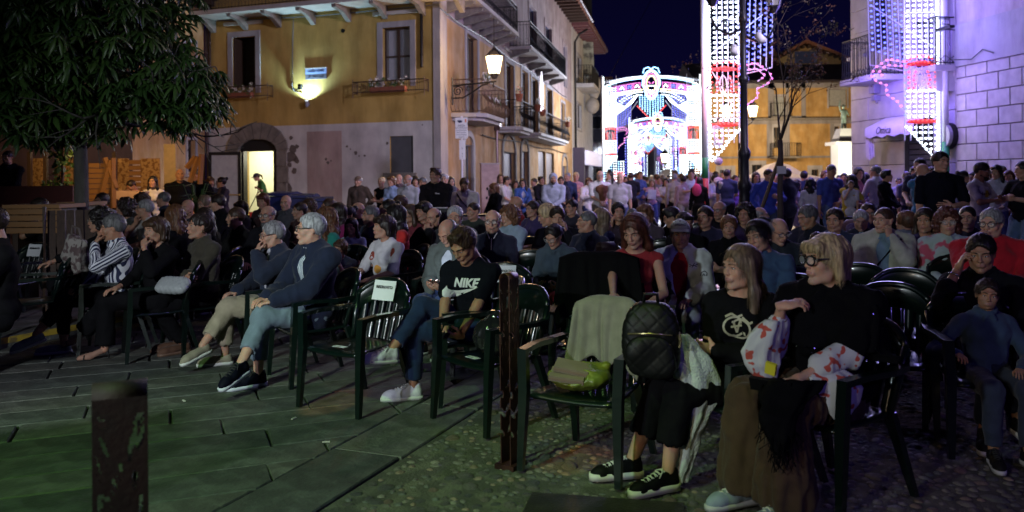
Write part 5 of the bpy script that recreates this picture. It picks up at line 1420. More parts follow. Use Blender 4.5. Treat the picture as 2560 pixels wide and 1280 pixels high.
for r in((1735,206,2220,220),(1920,206,1935,298),(1964,206,1972,298),(2003,206,2014,298),(1920,290,2014,300),(1735,300,2220,310),(1917,310,1930,394),(1955,310,1974,394),(1735,390,2220,395),(2075,310,2085,394)):
 a,b,c,d=q(*r);mb.b2((a,-.05,c),(b,-.002,d))
Fp.add(mb,'stucco_band',M_BND)
mb=MB();a,b,c,d=q(1735,296,2220,301);mb.b2((a,-.5,c),(b,-.051,d));Fp.add(mb,'cornice',M_STN)
for r in((1925,365,1992,396,.9),(1925,268,1975,296,.4)):
 a,b,c,d=q(*r[:4]);mb=MB();mb.b2((a,-r[4],c),(b,-.06,c+.12));bo=Fp.add(mb,'balcony',M_STN);mb=MB();railing(mb,[(a,-.06),(a,-r[4]),(b,-r[4]),(b,-.06)],.95,c+.12,.15,.012,scroll=False);Fp.add(mb,'railing',M_IRN,bo)
a,b=Fp.q(1735,206)[0],Fp.q(2220,206)[0]
mb=MB();mb.prism([(-.7,zr),(-.6,zr+.15),(4.0,zr+2.0),(8,zr)],a,b,axis=0);rf=Fp.add(mb,'roof',mat('far_tiles',(0.06,0.045,0.05),.9,var=.3,scale=3,bump=1,bscale=6))
gx0,gx1=Fp.q(1990,140)[0],Fp.q(2150,140)[0];gz=Fp.q(2055,88)[1];ge=Fp.q(1990,125)[1];gm=Fp.q(2054,88)[0]
ga=Fp.q(1995,200)[1]
mb=MB();mb.prism([(gx0,zr+.3),(gx1,zr+.3),(gx1,ge-.1),(gm,gz-.2),(gx0,ge-.1)],3.5,8,axis=1);at_=Fp.add(mb,'attic',M_FY)
mb=MB()
for(x0,z0,x1,z1)in((gx0-.7,ge-.4,gm,gz),(gx1+.7,ge-.4,gm,gz)):mb.add([(x0,3.0,z0),(x1,3.0,z1),(x1,8.5,z1),(x0,8.5,z0),(x0,3.0,z0+.22),(x1,3.0,z1+.22),(x1,8.5,z1+.22),(x0,8.5,z0+.22)],[(0,1,2,3),(4,7,6,5),(0,4,5,1),(3,2,6,7)])
Fp.add(mb,'gable_roof',M_TIL,at_)
for i in range(7):
 u=(i+.5)/7;
 for sg_ in(-1,1):
  xx=gm+sg_*(gx1-gm)*u*1.05;zz=gz-(gz-ge)*u-.35;mb=MB();mb.b2((xx-.1,3.0,zz),(xx+.1,3.49,zz+.2));Fp.add(mb,'rafter',M_WDK,at_)
a,c=Fp.q(2028,142)[0],Fp.q(2028,142)[1];b,d=Fp.q(2086,110)[0],Fp.q(2086,110)[1];mb=MB();mb.b2((a,3.44,c),(b,3.49,d));wn_=Fp.add(mb,'window',mat('attic_shutter',(0.10,0.11,0.17),.8),at_)
mb=MB();hx0,hx1=Fp.q(1905,200)[0],Fp.q(2005,200)[0];mb.add([(hx0-2,2.5,zr+1.2),(gx0,2.5,zr+1.2),(gx0,5,zr+3.3),(hx0+3,5,zr+2.6),(gx0,8,zr+1.2),(hx0-2,8,zr+1.2)],[(0,1,2,3),(3,2,4,5)]);Fp.add(mb,'hip_roof',M_TIL,None)
mo=empty('monument',at(2113,460,45)*Vector((1,1,0))if False else Vector((at(2113,447,45).x,45,0)),0,'brightly floodlit white pedestal carrying a bronze figure with a raised arm','monument')
s_=FPX/45;zz=lambda py:CAM_H-unpx(2113,py)[1]/s_
mb=MB();mb.box((0,0,zz(400)/2+.5),(1.15,1.15,zz(330)-.5+.0));mb.box((0,0,.25),(2.2,2.2,.5));mb.box((0,0,zz(366)),(1.5,1.5,.14));
mb=MB();mb.b2((-.55,-.55,.5),(.55,.55,zz(358)));mb.b2((-1.1,-1.1,0),(1.1,1.1,.5));mb.b2((-.78,-.78,zz(363)),(.78,.78,zz(355)));ped=mb.build('pedestal',mat('marble',(0.75,0.73,0.68),.5,var=.05),mo)
mb=MB();mb.b2((-.5,-.5,zz(354)),(.5,.5,zz(347)));mb.build('dark_band',M_STN,mo);mb=MB();mb.box((0,0,(zz(346)+zz(322))/2),(.98,.98,zz(322)-zz(346)),taper=.7);mb.build('cap',mat('marble',(0.75,0.73,0.68)),mo)
f=Field((-.5,-.35,0),(.5,.35,1.7),.03)
f.cap((-.08,0,0),(-.06,0,.5),.07,.08);f.cap((.1,.05,0),(.06,0,.5),.06,.08);f.ell((0,0,.72),(.15,.12,.28));f.cap((-.14,0,.9),(.14,0,.9),.07,.07);f.ell((-.02,0,1.12),(.085,.1,.115));f.cap((-.16,0,.9),(-.25,-.05,1.15),.045,.04);f.cap((-.25,-.05,1.15),(-.2,-.08,1.45),.04,.03);f.cap((.16,0,.9),(.22,-.12,.66),.045,.035)
V,F=f.out();o=link('statue',mesh_np('statue',V,F),mat('bronze_green',(0.20,0.26,0.20),.5,.3),None,(mo.location.x-.05,45,zz(322)+.01),None,(1.0,1.0,1.05));tag(o,'green bronze statue of a figure raising one arm on top of the white pedestal','statue')
lamp('monument_flood','SPOT',(mo.location.x-1.5,41,0.4),2600,(1.0,0.93,0.72),.2,(mo.location.x,45,3.0),60,.5)
# left: ochre house behind the tree, timber hoarding
LH=Fac('left_house',at(330,447,22.5),LA-Vector((0.05,0.05,0)),11,'narrow orange lit house between the tree and the corner building','building')
for r in((462,105,488,190),(468,350,488,430)):
 LH.window(LH.rect(*r),frame=.1)
LH.add(wall_grid(LH.L,11,LH.holes,.3),'wall',M_ORG)
mb=MB()
for k,(zo,zt)in enumerate(((7.0,7.12),(7.12,7.3),(7.3,7.55))):mb.b2((0,-.25-.12*k,zo),(LH.L,-.002,zt-.002))
LH.add(mb,'cornice',M_WDK)
LW=Fac('back_wall',at(-260,447,21.0),at(332,447,22.5),9,'dark plastered house front hidden behind the big tree','building')
LW.add(wall_grid(LW.L,9,[],.3),'wall',mat('plaster_brown',(0.16,0.11,0.075),**PLV))
M_OSB=mat('osb',(0.42,0.27,0.13),.8,color2=(0.20,0.10,0.04),scale=16,c2lo=.48,c2hi=.58,detail=2,coords='Object')
M_PLK=mat('plank_wood',(0.27,0.135,0.05),.7,color2=(0.26,0.14,0.06),scale=3,stretch=(.6,.6,9),bump=.2)
HD=empty('hoarding',(0,0,0),0,'warm lit timber hoarding of chipboard sheets and rough planks behind the tree','hoarding')
def hbox(px0,py0,px1,py1,D,m,name,th=.03):
 a=at(px0,(py0+py1)/2,D);b=at(px1,(py0+py1)/2,D);zt=at((px0+px1)/2,py0,D).z;zb=at((px0+px1)/2,py1,D).z
 mb=MB();mb.b2((a.x,D,max(zb,0)),(b.x,D+th,zt));return mb.build(name,m,HD)
for(x0,x1)in((82,108),(146,186),(290,322),(352,400)):hbox(x0,396,x1,560,17.5,M_OSB,'chipboard_sheet')
hbox(410,360,440,560,17.6,mat('pale_panel',(.5,.4,.25),.7),'panel')
for i in range(11):hbox(222,408+i*13,292,419+i*13,17.45,M_PLK,'plank')
for i in range(10):hbox(322,400+i*14,352,411+i*14,17.5,M_PLK,'plank')
for(a_,b_)in(((276,400),(245,520)),((262,395),(292,470)),((283,395),(284,520)),((475,455),(496,392)),((500,460),(505,385)),((466,420),(489,392))):
 p,q_=at(*a_,17.2),at(*b_,17.2);mb=MB();mb.tube([p,q_],.055,4,cap=True);mb.build('beam',M_PLK,HD)
for px in(72,112,141,187,285):hbox(px-4,380,px+4,560,17.2,M_WDK,'post',.09)
lamp('hoarding_lamp','SPOT',at(330,330,15.2),120,(1.0,.55,.18),.1,at(300,470,17.5),110,.6)
lamp('hoarding_lamp_left','SPOT',at(110,340,15.6),55,(1.0,.58,.2),.1,at(110,470,17.5),110,.6)
lamp('orange_wall_lamp','POINT',at(462,300,20.5),13,(1.0,.50,.14),.1)
def timber_box(px0,px1,pyt,pyb,D,label,n):
 a,b=at(px0,pyt,D),at(px1,pyt,D);zb=at(px0,pyb,D).z;r=empty('timber_bench',(a.x,D,0),0,label,'bench');w=b.x-a.x;h=(a.z-zb)/n
 for i in range(n):mb=MB();mb.b2((0,0,zb+i*h+.006),(w,.04,zb+(i+1)*h-.006));mb.build('plank',M_PLK,r)
 mb=MB();mb.b2((-.02,-.05,a.z+.002),(w+.02,.6,a.z+.05));mb.build('seat',M_PLK,r)
 for x in(.05,w-.12):
  mb=MB();mb.b2((x,.045,0),(x+.07,.5,a.z));mb.build('leg',M_WDK,r)
 return r
timber_box(15,150,522,585,10.5,'low warm lit bench wall of timber planks at the far left',4)
timber_box(150,212,515,545,11.5,'short timber plank seat just left of the tree trunk',2)
mb=MB();p,q_=at(218,512,9.6),at(160,640,9.2)
ch=empty('deck_chair',(at(190,600,9.4).x,9.4,0),.5,'dark varnished wooden slatted deck chair in front of the tree trunk','chair')
for i in range(6):mb=MB();mb.b2((-.28+i*.095,-.012,0),(-.20+i*.095,.012,1.0)).xform(Matrix.Translation((0,0,.35))@Matrix.Rotation(radians(-25),4,'X'));mb.build('slat',M_WDK,ch)
for s_2 in(-1,1):mb=MB();mb.tube([(s_2*.31,.45,0),(s_2*.31,-.05,.5),(s_2*.31,.35,1.3)],.025,5).tube([(s_2*.31,-.45,0),(s_2*.31,.2,.55)],.025,5);mb.build('leg',M_WDK,ch)
def leaves(mb,c,r,n,s,g,m=0):
 for i in range(n):
  d=g.normal(size=3);d/=np.linalg.norm(d);p=np.array(c)+d*r*g.rand()**.4;t=g.normal(size=3);t/=np.linalg.norm(t);u=np.cross(t,d);u/=np.linalg.norm(u)+1e-6;ss_=s*g.uniform(.6,1.3)
  mb.add([p,p+t*ss_*.5+u*ss_*.3,p+t*ss_,p+t*ss_*.5-u*ss_*.3],[(0,1,2,3)],m)
g=np.random.RandomState(8)
c_=at(155,470,15.5);br=empty('planter_bush',(c_.x,15.5,0),0,'lamp lit leafy green bush standing between the posts left of the tree trunk','bush')
mb=MB();leaves(mb,(0,0,1.3),np.array((.42,.35,.36)),900,.10,g);leaves(mb,(0.02,0,2.1),np.array((.2,.25,.5)),200,.12,g);mb.build('foliage',mat('bush_leaf',(.05,.12,.02),.5,color2=(.10,.2,.03),scale=6),br,kind='stuff')
mb=MB();mb.tube([(0,0,.3),(0,0,1.2),(.03,0,2.3)],.03,5);mb.build('stem',M_WDK,br);mb=MB();mb.lathe([(.22,0),(.32,.8),(.35,.85)],14);mb.build('pot',M_STN,br)
p_=at(490,430,16);pr_=empty('potted_palm',(p_.x,16,0),0,'spiky potted plant against the orange wall beside the standing men','plant');mb=MB()
for i in range(26):
 t=g.uniform(0,6.28);L=g.uniform(.4,.8);pts_=[(0,0,.9),(cos(t)*L*.3,sin(t)*L*.3,.9+L*.8),(cos(t)*L*.8,sin(t)*L*.8,.9+L*.75)];mb.tube(pts_,[.02,.018,.003],3,flat=.3)
mb.build('foliage',M_LEAF,pr_,kind='stuff');mb=MB();mb.lathe([(.2,0),(.28,.85)],12);mb.build('pot',M_POT,pr_)
# the big horse chestnut
def chestnut():
 g=np.random.RandomState(21);T=empty('chestnut_tree',(at(203,540,11.5).x,11.5,0),0,'large broad leaved chestnut tree with a straight grey trunk filling the upper left','tree')
 mb=MB();mb.tube([(0.02,0,0),(0,0,.5),(0,.02,1.5),(-.02,0,2.6),(-.05,0,3.6)],[.15,.098,.09,.085,.08],14)
 tips=[]
 def br(p,d,L,r,k):
  pts=[p];q=p.copy()
  for i in range(4):d=(d+Vector(g.normal(size=3))*.12).normalized();q=q+d*L/4;pts.append(q.copy())
  mb.tube(pts,[r,r*.85,r*.7,r*.6,r*.5],6)
  tips.append((q,k))
  if k<3:
   for j in range(3 if k<2 else 3):
    nd=(d+Vector(g.normal(size=3))*.55+Vector((0,0,.05))).normalized();br(pts[2+(j%3)],nd,L*.72,r*.55,k+1)
 for i in range(9):
  a=2*pi*i/9+g.uniform(-.2,.2);br(Vector((0,0,2.3+.16*i)),Vector((cos(a),sin(a)*.9,.25+.05*i)).normalized(),1.0,.05,0)
 br(Vector((-.05,0,3.5)),Vector((0,0,1)),1.3,.06,0)
 mb.build('trunk',mat('bark',(.085,.08,.07),.9,var=.3,scale=12,stretch=(1,1,.3),bump=.8,bscale=30),T,smooth=True)
 V=[];F=[]
 def leaf(V,F,ang,L,droop,M):
  prof=((0,.0),(.25,.05),(.6,.13),(.82,.10),(1,0));b=len(V)
  for u,w in prof:
   z=-droop*u*u*L;x=u*L
   for s_ in(-1,0,1):V.append(M@Vector((x*cos(ang)-s_*w*L*1.15*sin(ang),x*sin(ang)+s_*w*L*1.15*cos(ang),z+(0 if s_==0 else-.025))))
  for i in range(4):
   for j in range(2):F.append((b+3*i+j,b+3*i+j+1,b+3*i+4+j,b+3*i+3+j))
 ch=MB();n=0;crowns=[]
 hx,hy,hz=1.95,1.9,2.5;c0=Vector((-.45,0,4.5))
 cnt=0;stuffm=MB()
 while cnt<4200:
  d=Vector(g.normal(size=3)).normalized();rr=g.uniform(.72,1.02)if g.rand()<.75 else g.uniform(.3,.8)
  lump=1+.16*sin(d.x*5+1)*cos(d.z*6)+.10*sin(d.y*9+d.x*7)
  p=c0+Vector((d.x*hx,d.y*hy,d.z*hz))*rr*lump
  if p.z<2.30+.12*sin(p.x*5):p.z=2.30+g.uniform(-.12,.35)
  if p.y>1.2 and g.rand()<.5:continue
  V=[];F=[];yaw=g.uniform(0,6.28);M=Matrix.Translation(p)@Matrix.Rotation(yaw,4,'Z')@Matrix.Rotation(g.uniform(-.5,.5),4,'X')@Matrix.Rotation(g.uniform(-.5,.5),4,'Y')
  L=g.uniform(.13,.22);k=g.randint(5,8)
  for i in range(k):leaf(V,F,2*pi*i/(k+1),L*g.uniform(.75,1.1),g.uniform(.5,1.3),M)
  stuffm.add([tuple(v)for v in V],F,0 if g.rand()<.7 else 1);cnt+=1
 for i in range(260):
  u=g.rand();p=Vector((1.1+u*.85,g.normal()*.3-.2,2.85-.1*u+g.normal()*.20));V=[];F=[]
  M=Matrix.Translation(p)@Matrix.Rotation(g.uniform(0,6.28),4,'Z')@Matrix.Rotation(g.uniform(-.5,.5),4,'X')
  for q in range(6):leaf(V,F,2*pi*q/7,g.uniform(.12,.19),g.uniform(.6,1.3),M)
  stuffm.add([tuple(v)for v in V],F,0)
 mb2=MB();mb2.tube([(0,0,2.4),(.8,-.1,2.6),(1.4,-.15,2.75),(1.9,-.2,2.8)],[.05,.04,.03,.012],6);mb2.build('bough',mat('bark',(.1,.1,.1)),T)
 print('leaf faces',len(stuffm.F))
 stuffm.build('crown',[mat('chestnut_leaf',(0.030,0.075,0.016),.40,color2=(0.055,0.115,0.026),scale=1.5,spec=.5),mat('chestnut_leaf_b',(0.05,0.10,0.02),.42,spec=.5)],T,smooth=True,kind='stuff')
chestnut()
# festive light structures
BC={'w':((0.80,0.93,1.0),7),'b':((0.12,0.15,1.0),3.4),'p':((1.0,0.20,0.75),2.6),'r':((1.0,0.05,0.04),3.2),'c':((0.30,0.62,1.0),7),'y':((1.0,0.85,0.35),6),'g':((0.15,0.9,0.45),5)}
M_B={k:emis('bulb_'+k,c,s)for k,(c,s)in BC.items()}
M_FRM=mat('lattice_white',(0.62,0.62,0.66),.6,var=.06)
bm_=MB();bm_.ball((0,0,0),(1,1,1),0,6,4)
BULB={}
for k in BC:
 me=bm_.mesh('bulb',True);me.materials.append(M_B[k]);BULB[k]=me
def arch_layout(dz=0.0,low=False):
 """bulbs [(x,z,colour)] and frame strokes [(points, radius)] of one arch, centred on x=0, z up"""
 Bu=[];Fr=[];Rd=[];T=dz
 def line(x0,z0,x1,z1,c,sp=.125,fr=True):
  L=math.hypot(x1-x0,z1-z0);n=max(1,int(L/sp))
  for i in range(n+1):Bu.append((x0+(x1-x0)*i/n,z0+(z1-z0)*i/n,c))
 def curve(pts,c,sp=.12,fr=True):
  acc=0;Bu.append((*pts[0],c))
  for a,b in zip(pts,pts[1:]):
   L=math.hypot(b[0]-a[0],b[1]-a[1]);t=sp-acc
   while t<=L:Bu.append((a[0]+(b[0]-a[0])*t/L,a[1]+(b[1]-a[1])*t/L,c));t+=sp
   acc=(acc+L)%sp
  if fr:Fr.append((pts,.016))
 for s in(-1,1):
  X=lambda x:s*x
  for i in range(5):
   x=2.00+.135*i
   for(z0,z1)in((4.35,6.4),(2.95,3.55)):line(X(x),z0,X(x),z1,'w',.115)
   Fr.append(([(X(x-.06),2.4),(X(x-.06),6.9)],.014))
  line(X(2.66),2.0,X(2.66),7.0,'w',.075)
  for i in range(9):
   u=-1+i/4;x=2.30+.33*u;z=4.12+.12*(1-u*u);Bu.append((X(x),z,'r'));Bu.append((X(x),z+.13,'r'))
  for i in range(6):line(X(2.00+.02),3.62,X(2.02),4.0,'r',.1)if i==0 else None;
  line(X(2.62),3.62,X(2.62),4.0,'r',.1);curve([(X(2.17),4.0),(X(2.12),3.85),(X(2.16),3.68),(X(2.10),3.6)],'r',.1);curve([(X(2.45),4.0),(X(2.50),3.85),(X(2.46),3.68),(X(2.52),3.6)],'r',.1)
  for i in range(6):Bu.append((X(2.05+.11*i),3.56,'w'))
  Rd.append((X(2.33),4.18,.36,.07));Rd.append((X(2.33),2.83,.36,.07));Fr.append(([(X(2.33)+.09*cos(t),3.82+.22*sin(t))for t in[2*pi*j/10 for j in range(11)]],.016))
  for i in range(7):Bu.append((X(2.02+.10*i),2.86,'r'))
  for r_,n_ in((2.70,6),(2.58,5),(2.44,4),(2.31,3),(2.19,2),(2.08,1)):
   for i in range(n_):Bu.append((X(2.62-.115*i),r_,'w'))
  curve([(X(1.95),2.72),(X(2.2),2.45),(X(2.4),2.2),(X(2.64),1.95)],'w',.10)
  for i in range(6):
   x=1.90-.14*i;line(X(x),4.30+.05*i,X(x*.96-.02),6.5,'b',.125);Fr.append(([(X(x-.05),4.2),(X(x*.96-.05),6.6)],.012))
  Fr.append(([(X(1.9),4.05),(X(1.15),4.2)],.014))
  curve([(X(1.9),4.25),(X(1.55),4.32),(X(1.25),4.12),(X(1.15),3.95),(X(1.28),3.80),(X(1.52),3.70),(X(1.50),3.50),(X(1.78),3.30),(X(1.9),3.1)],'p',.135)
  curve([(X(1.85),4.15),(X(1.5),4.18),(X(1.32),4.0),(X(1.5),3.88)],'p',.14)
  line(X(1.93),3.0,X(1.93),4.2,'b',.14)
  Fr.append(([(X(2.74),0),(X(2.74),7.1)],.05));Fr.append(([(X(1.95),2.7),(X(1.95),7.1)],.022))
  for z in(3.0,4.4,5.4,6.4):Fr.append(([(X(1.95),z),(X(2.72),z)],.016))
  Fr.append(([(X(1.95),3.05),(X(2.72),4.35)],.014));Fr.append(([(X(1.2),5.6),(X(2.72),4.5)],.014))
  if low:
   for i in range(9):
    line(X(2.66-.135*i),.5,X(2.66-.135*i),2.75-(.0 if i<6 else .3),'w' if i%3 else 'c',.13)
   for i in range(4):line(X(1.45-.14*i),.8+.25*i,X(1.45-.14*i),3.6,'w' if i%2 else 'b',.14)
  nB,nF=len(Bu),len(Fr)
  for dz,c in((0,'c'),(.10,'w'),(-.72,'w'),(-.60,'y')):
   curve([(X(x),6.92+dz-.10*x*x*.55)for x in[.5+.12*i for i in range(16)]],c,.085)
  for k_,rr in enumerate((.42,.30,.18)):curve([(X(2.28+rr*sin(t)),6.15+rr*cos(t)*1.1)for t in[pi*1.35*i/12 for i in range(13)]],('w','c','w')[k_],.08)
  for i in range(4):
   x0=.62+i*.42;z0=6.35-.055*x0*x0;q=[(X(x0),z0),(X(x0+.34),z0-.04*x0),(X(x0+.34),z0+.34-.04*x0),(X(x0),z0+.34),(X(x0),z0)]
   curve(q,'p',.085,False);curve([(X(x0+.07),z0+.1),(X(x0+.17),z0+.25),(X(x0+.27),z0+.08)],'b' if i%2 else 'w',.07,False)
  for i in range(13):line(X(.58+.13*i),6.02-.006*i*i,X(.58+.13*i),6.18-.006*i*i,'w',.09)
  for i in range(7):
   a=.75+.02*i;curve([(X(.78+.05*i),6.0-.04*i),(X(1.05+.10*i),5.62-.07*i),(X(1.45+.08*i),5.38-.06*i),(X(1.95),5.60-.07*i)],('w','c')[i%2],.085)
  Fr.append(([(X(.76),5.7),(X(1.65),4.5)],.024))
  for i in range(5):line(X(.08+.14*i),5.98,X(.08+.14*i),4.80+(.08+.14*i)*.95,'c',.10)
  line(X(0),4.62,X(.78),5.42,'r',.085)
  Bu[nB:]=[(x,z+T,c)for x,z,c in Bu[nB:]];Fr[nF:]=[([(x,z+T)for x,z in p],r)for p,r in Fr[nF:]]
 nB,nF=len(Bu),len(Fr)
 Fr.append(([(-2.74,6.75),(-1.4,6.98),(0,7.05),(1.4,6.98),(2.74,6.75)],.03));Fr.append(([(-2.74,5.2),(-2.74,6.75)],.04));
 for rx,rz,c in((.50,.80,'c'),(.44,.72,'w'),(.36,.60,'p'),(.27,.48,'y')):
  curve([(rx*sin(t)*(1 if cos(t)>-.2 else .8),6.55+rz*cos(t))for t in[2*pi*i/28 for i in range(29)]],c,.075)
 for s in(-1,1):curve([(s*.14,6.70),(s*.05,6.62)],'p',.05,False);curve([(s*.45,7.2),(s*.38,7.42),(s*.15,7.5),(0,7.38)],'c',.075)
 curve([(0,6.2),(-.12,6.12),(0,6.05),(.12,6.12),(0,6.2)],'y',.06,False)
 for r_ in range(6):curve([(-.2+.015*r_,6.5-.05*r_),(.2-.015*r_,6.5-.05*r_)],'w',.09,False)if r_ in(0,5)else None
 Bu[nB:]=[(x,z+T,c)for x,z,c in Bu[nB:]];Fr[nF:]=[([(x,z+T)for x,z in p],r)for p,r in Fr[nF:]]
 if T:
  for s in(-1,1):
   for x in(2.74,1.95):Fr.append(([(s*x,7.0),(s*x,7.1+T)],.04 if x>2 else .022))
   for i in range(5):line(s*(2.0+.135*i),6.4,s*(2.0+.135*i),6.4+T,'w',.12)
 return Bu,Fr,Rd
ABu,AFr,ARd=arch_layout(1.9)
RS=np.random.RandomState(9)
def arch_frame_mesh(detail=5,top=True):
 mb=MB()
 for pts,r in AFr:
  for y in((0.05,)if r<.03 else(0.0,0.35)):
   mb.tube([(x,y,z)for x,z in pts],r,detail,0,cap=True)
 for z in(2.5,3.4,4.3,5.2,6.1):
  for s in(-1,1):mb.tube([(s*2.74,0,z),(s*2.74,.35,z)],.014,4)
 return mb
def arch(loc,rz,label,near=False):
 root=empty('light_arch',loc,rz,label,'light arch','festive light arches spanning the street')
 arch_frame_mesh().build('lattice_frame',M_FRM,root)
 for(x,z,rx,rzz)in(ARd if near else[]):
  mb=MB();mb.prism([(x+rx*cos(t),z+rzz*sin(t)*(1 if sin(t)>0 else .6))for t in[2*pi*i/14 for i in range(14)]],0.02,0.05,axis=1);mb.build('red_panel',mat('red_board',(.5,.03,.03),.5,emit=(1,.08,.05),estr=.12),root)
 cols={}
 for(x,z,c)in ABu:cols.setdefault(c,[]).append((x,z))
 vis=[(x,z,c)for(x,z,c)in ABu if near and z<6.05 and abs(x)>1.0]
 R1=random.Random(3);R1.shuffle(vis);keep=set(vis[:290])if near else set()
 if near:
  for(x,z,c)in vis[:290]:
   o=bpy.data.objects.new('bulb',BULB[c]);COL.objects.link(o);o.parent=root;o.location=(x+R1.uniform(-.008,.008),-0.03,z);o.scale=(.034,.030,.026)
 mats_=[M_B[k]for k in BC];ks=list(BC);mb=MB();r_=.030 if near else .031
 for(x,z,c)in ABu:
  if(x,z,c)in keep:continue
  mb.ball((x,-0.03,z),(r_*1.1,r_,r_*.85),ks.index(c),6,3)
 mb.build('small_bulb',mats_,root,smooth=True,kind='stuff')
 return root
D0=20.0
l0=at(1767,300,D0+.4);r0=at(2352,300,D0-.4);c0=(l0+r0)/2;s0=(Vector((r0.x-l0.x,r0.y-l0.y,0)).length)/5.48
near_arch=arch((c0.x,c0.y,0),math.atan2(r0.y-l0.y,r0.x-l0.x),'nearest light arch, its two legs hung with blue drapes and red capitals',True)
near_arch.scale=(s0,1,1)
for(x,cols_,hs_)in((-2.80,('green','red'),(2.05,1.55)),(2.82,('green','red'),(2.35,.9))):
 mb=MB();mb.tube([(x,-.06,hs_[1]+.001),(x,-.06,hs_[0])],.082,10);mb.build('green_pole',mat('pole_green',(.02,.22,.08),.5),near_arch,smooth=True)
 mb=MB();mb.tube([(x,-.06,0),(x,-.06,hs_[1])],.082,10);mb.build('red_pole',mat('pole_red',(.38,.03,.025),.5),near_arch,smooth=True)
 mb=MB();mb.tube([(x,-.06,hs_[0]+.001),(x,-.06,7.3)],.075,10);mb.build('white_pole',M_FRM,near_arch,smooth=True)
ux=1/5.48;q1=at(1507,300,45);q2=at(1752,300,45);sc1=(q2.x-q1.x)*ux
ABu,AFr,ARd=arch_layout(0,True)
for k,(D,lb)in enumerate(((45,'big white glowing light arch with a shield crest standing over the street'),(76,'second light arch seen smaller through the big one'),(108,'third light arch deeper in the street, left of the lit lamp'),(140,'farthest and smallest light arch at the end of the street'))):
 cx_=at(1629,300,45).x+.185*(D-45)
 if k==0:a1=arch((cx_,D,0),radians(-8),lb);a1.scale=(sc1,1,1);first=a1
 else:a1=copy_tree(first);a1.location=(cx_-(0 if k<2 else 1.6),D,0);a1['label']=lb
def al(n_,x,y,z,sx,sz,P,c,aim):
 lamp(n_,'AREA',(x,y,z),P,c,sx,aim,size_y=sz)
tl=at(1830,200,D0-.3);tr=at(2290,200,D0-.9)
lamp('arch_glow_left','POINT',(tl.x,tl.y-.3,5.0),240,(.42,.50,1.0),.5);lamp('arch_glow_left_low','POINT',(tl.x-.2,tl.y-.3,3.6),120,(1.0,.35,.50),.4)
lamp('arch_glow_right','POINT',(tr.x+.1,tr.y-.2,5.2),240,(.26,.19,1.0),1.1);lamp('arch_glow_right_low','POINT',(tr.x+.2,tr.y-.2,3.4),55,(.36,.25,1.0),.4)
lamp('arch_glow_top','AREA',(c0.x,c0.y-.6,7.6),260,(.45,.40,1.0),5.0,(c0.x-3,6,0),size_y=1.2)
cxx=at(1629,300,45).x
lamp('far_arch_glow','AREA',(cxx,44.2,5.0),1150,(.72,.78,1.0),5.0,(0,10,3.0),size_y=3)
lamp('far_arch_glow_left','POINT',(cxx-1.0,47,4.5),2200,(.85,.85,1.0),1.0)
lamp('second_arch_glow','POINT',(cxx+.185*31,76,5),2200,(.8,.85,1.0),1.2)
lamp('piazza_arch_glow','SPOT',(9.0,8.0,7.5),6800,(.84,.74,1.0),.8,(-3.5,26,3.6),46,.6);lamp('right_arch_blue','POINT',at(2160,200,20.6),420,(.20,.13,1.0),.3)
pa=empty('shadow_box',(-3.15,2.75,0),.5,'black unseen loudspeaker at the foot of the stage, out of view on the left','blocker');MB().box((0,0,.65),(.62,.5,1.3)).build('cabinet',mat('shadow_box_black',(.02,.02,.02),.7),pa);MB().box((0,-.255,.65),(.55,.01,1.2)).build('grille',mat('shadow_box_black',(.02,.02,.02)),pa)  # unseen box added only to throw a shadow across the slabs
# lamps and street furniture
M_CST=mat('cast_iron_post',(.018,.018,.026),.42,.5,var=.1)
M_LGL=emis('lantern_glow',(1.0,.72,.38),12)
def lantern(parent,M,s=1.0,lit=True):
 mb=MB();mb.lathe([(.13,0),(.21,.42)],6).xform(M);g_=mb.build('glass',M_LGL if lit else mat('lantern_glass',(.5,.5,.5),.1,var=0,alpha=.35),parent)
 mb=MB();mb.lathe([(.235,.425),(.20,.46),(.12,.56),(.05,.62),(.02,.68)],6).lathe([(.05,-.14),(.10,-.05),(.135,-.004)],6)
 for i in range(6):
  a=2*pi*i/6;mb.tube([(.132*cos(a),.132*sin(a),0),(.215*cos(a),.215*sin(a),.42)],.010,4)
 mb.xform(M);mb.build('lantern_frame',M_CST,parent);return g_
bl=empty('wall_lantern',(0,0,0),0,'glowing wall lantern on a scrolled iron bracket at the corner of the yellow house','lantern')
lp=at(1236,196,23.6);wp=at(1131,215,24.2)
mb=MB();S_=[wp+(lp-wp)*u+Vector((0,0,v))for u,v in((0,0),(1,0))];mb.tube([wp,Vector((lp.x+.05,lp.y,wp.z+.05))],.025,6)
def onbr(u,v):return wp+Vector(((lp.x-wp.x)*u,(lp.y-wp.y)*u,v))
mb.tube([onbr(.02,-.35),onbr(.25,-.36),onbr(.5,-.2),onbr(.72,-.03),onbr(.86,0)],.022,6)
mb.tube([onbr(.13+.12*cos(t)*(1-t/14),-.16+.15*sin(t)*(1-t/14))for t in[i*.6 for i in range(20)]],.016,5)
mb.tube([onbr(.38+.07*cos(t)*(1-t/14),-.10+.08*sin(t)*(1-t/14))for t in[i*.6 for i in range(18)]],.012,5)
mb.tube([onbr(.98,.04),onbr(.98,-.12)],.03,6);mb.tube([onbr(0,.25),onbr(0,-.55)],.03,6)
mb.build('bracket',M_IRN,bl)
LMx=Matrix.Translation((lp.x,lp.y,lp.z+.14))@Matrix.Scale(1.12,4);lantern(bl,LMx)
mb=MB();mb.tube([(lp.x,lp.y,lp.z+.85),(lp.x,lp.y,lp.z+1.7)],.012,4);mb.build('hanging_rod',M_IRN,bl)
lamp('corner_lantern_light','POINT',(lp.x+.05,lp.y-.35,lp.z+.45),300,(1.0,.62,.28),.15)
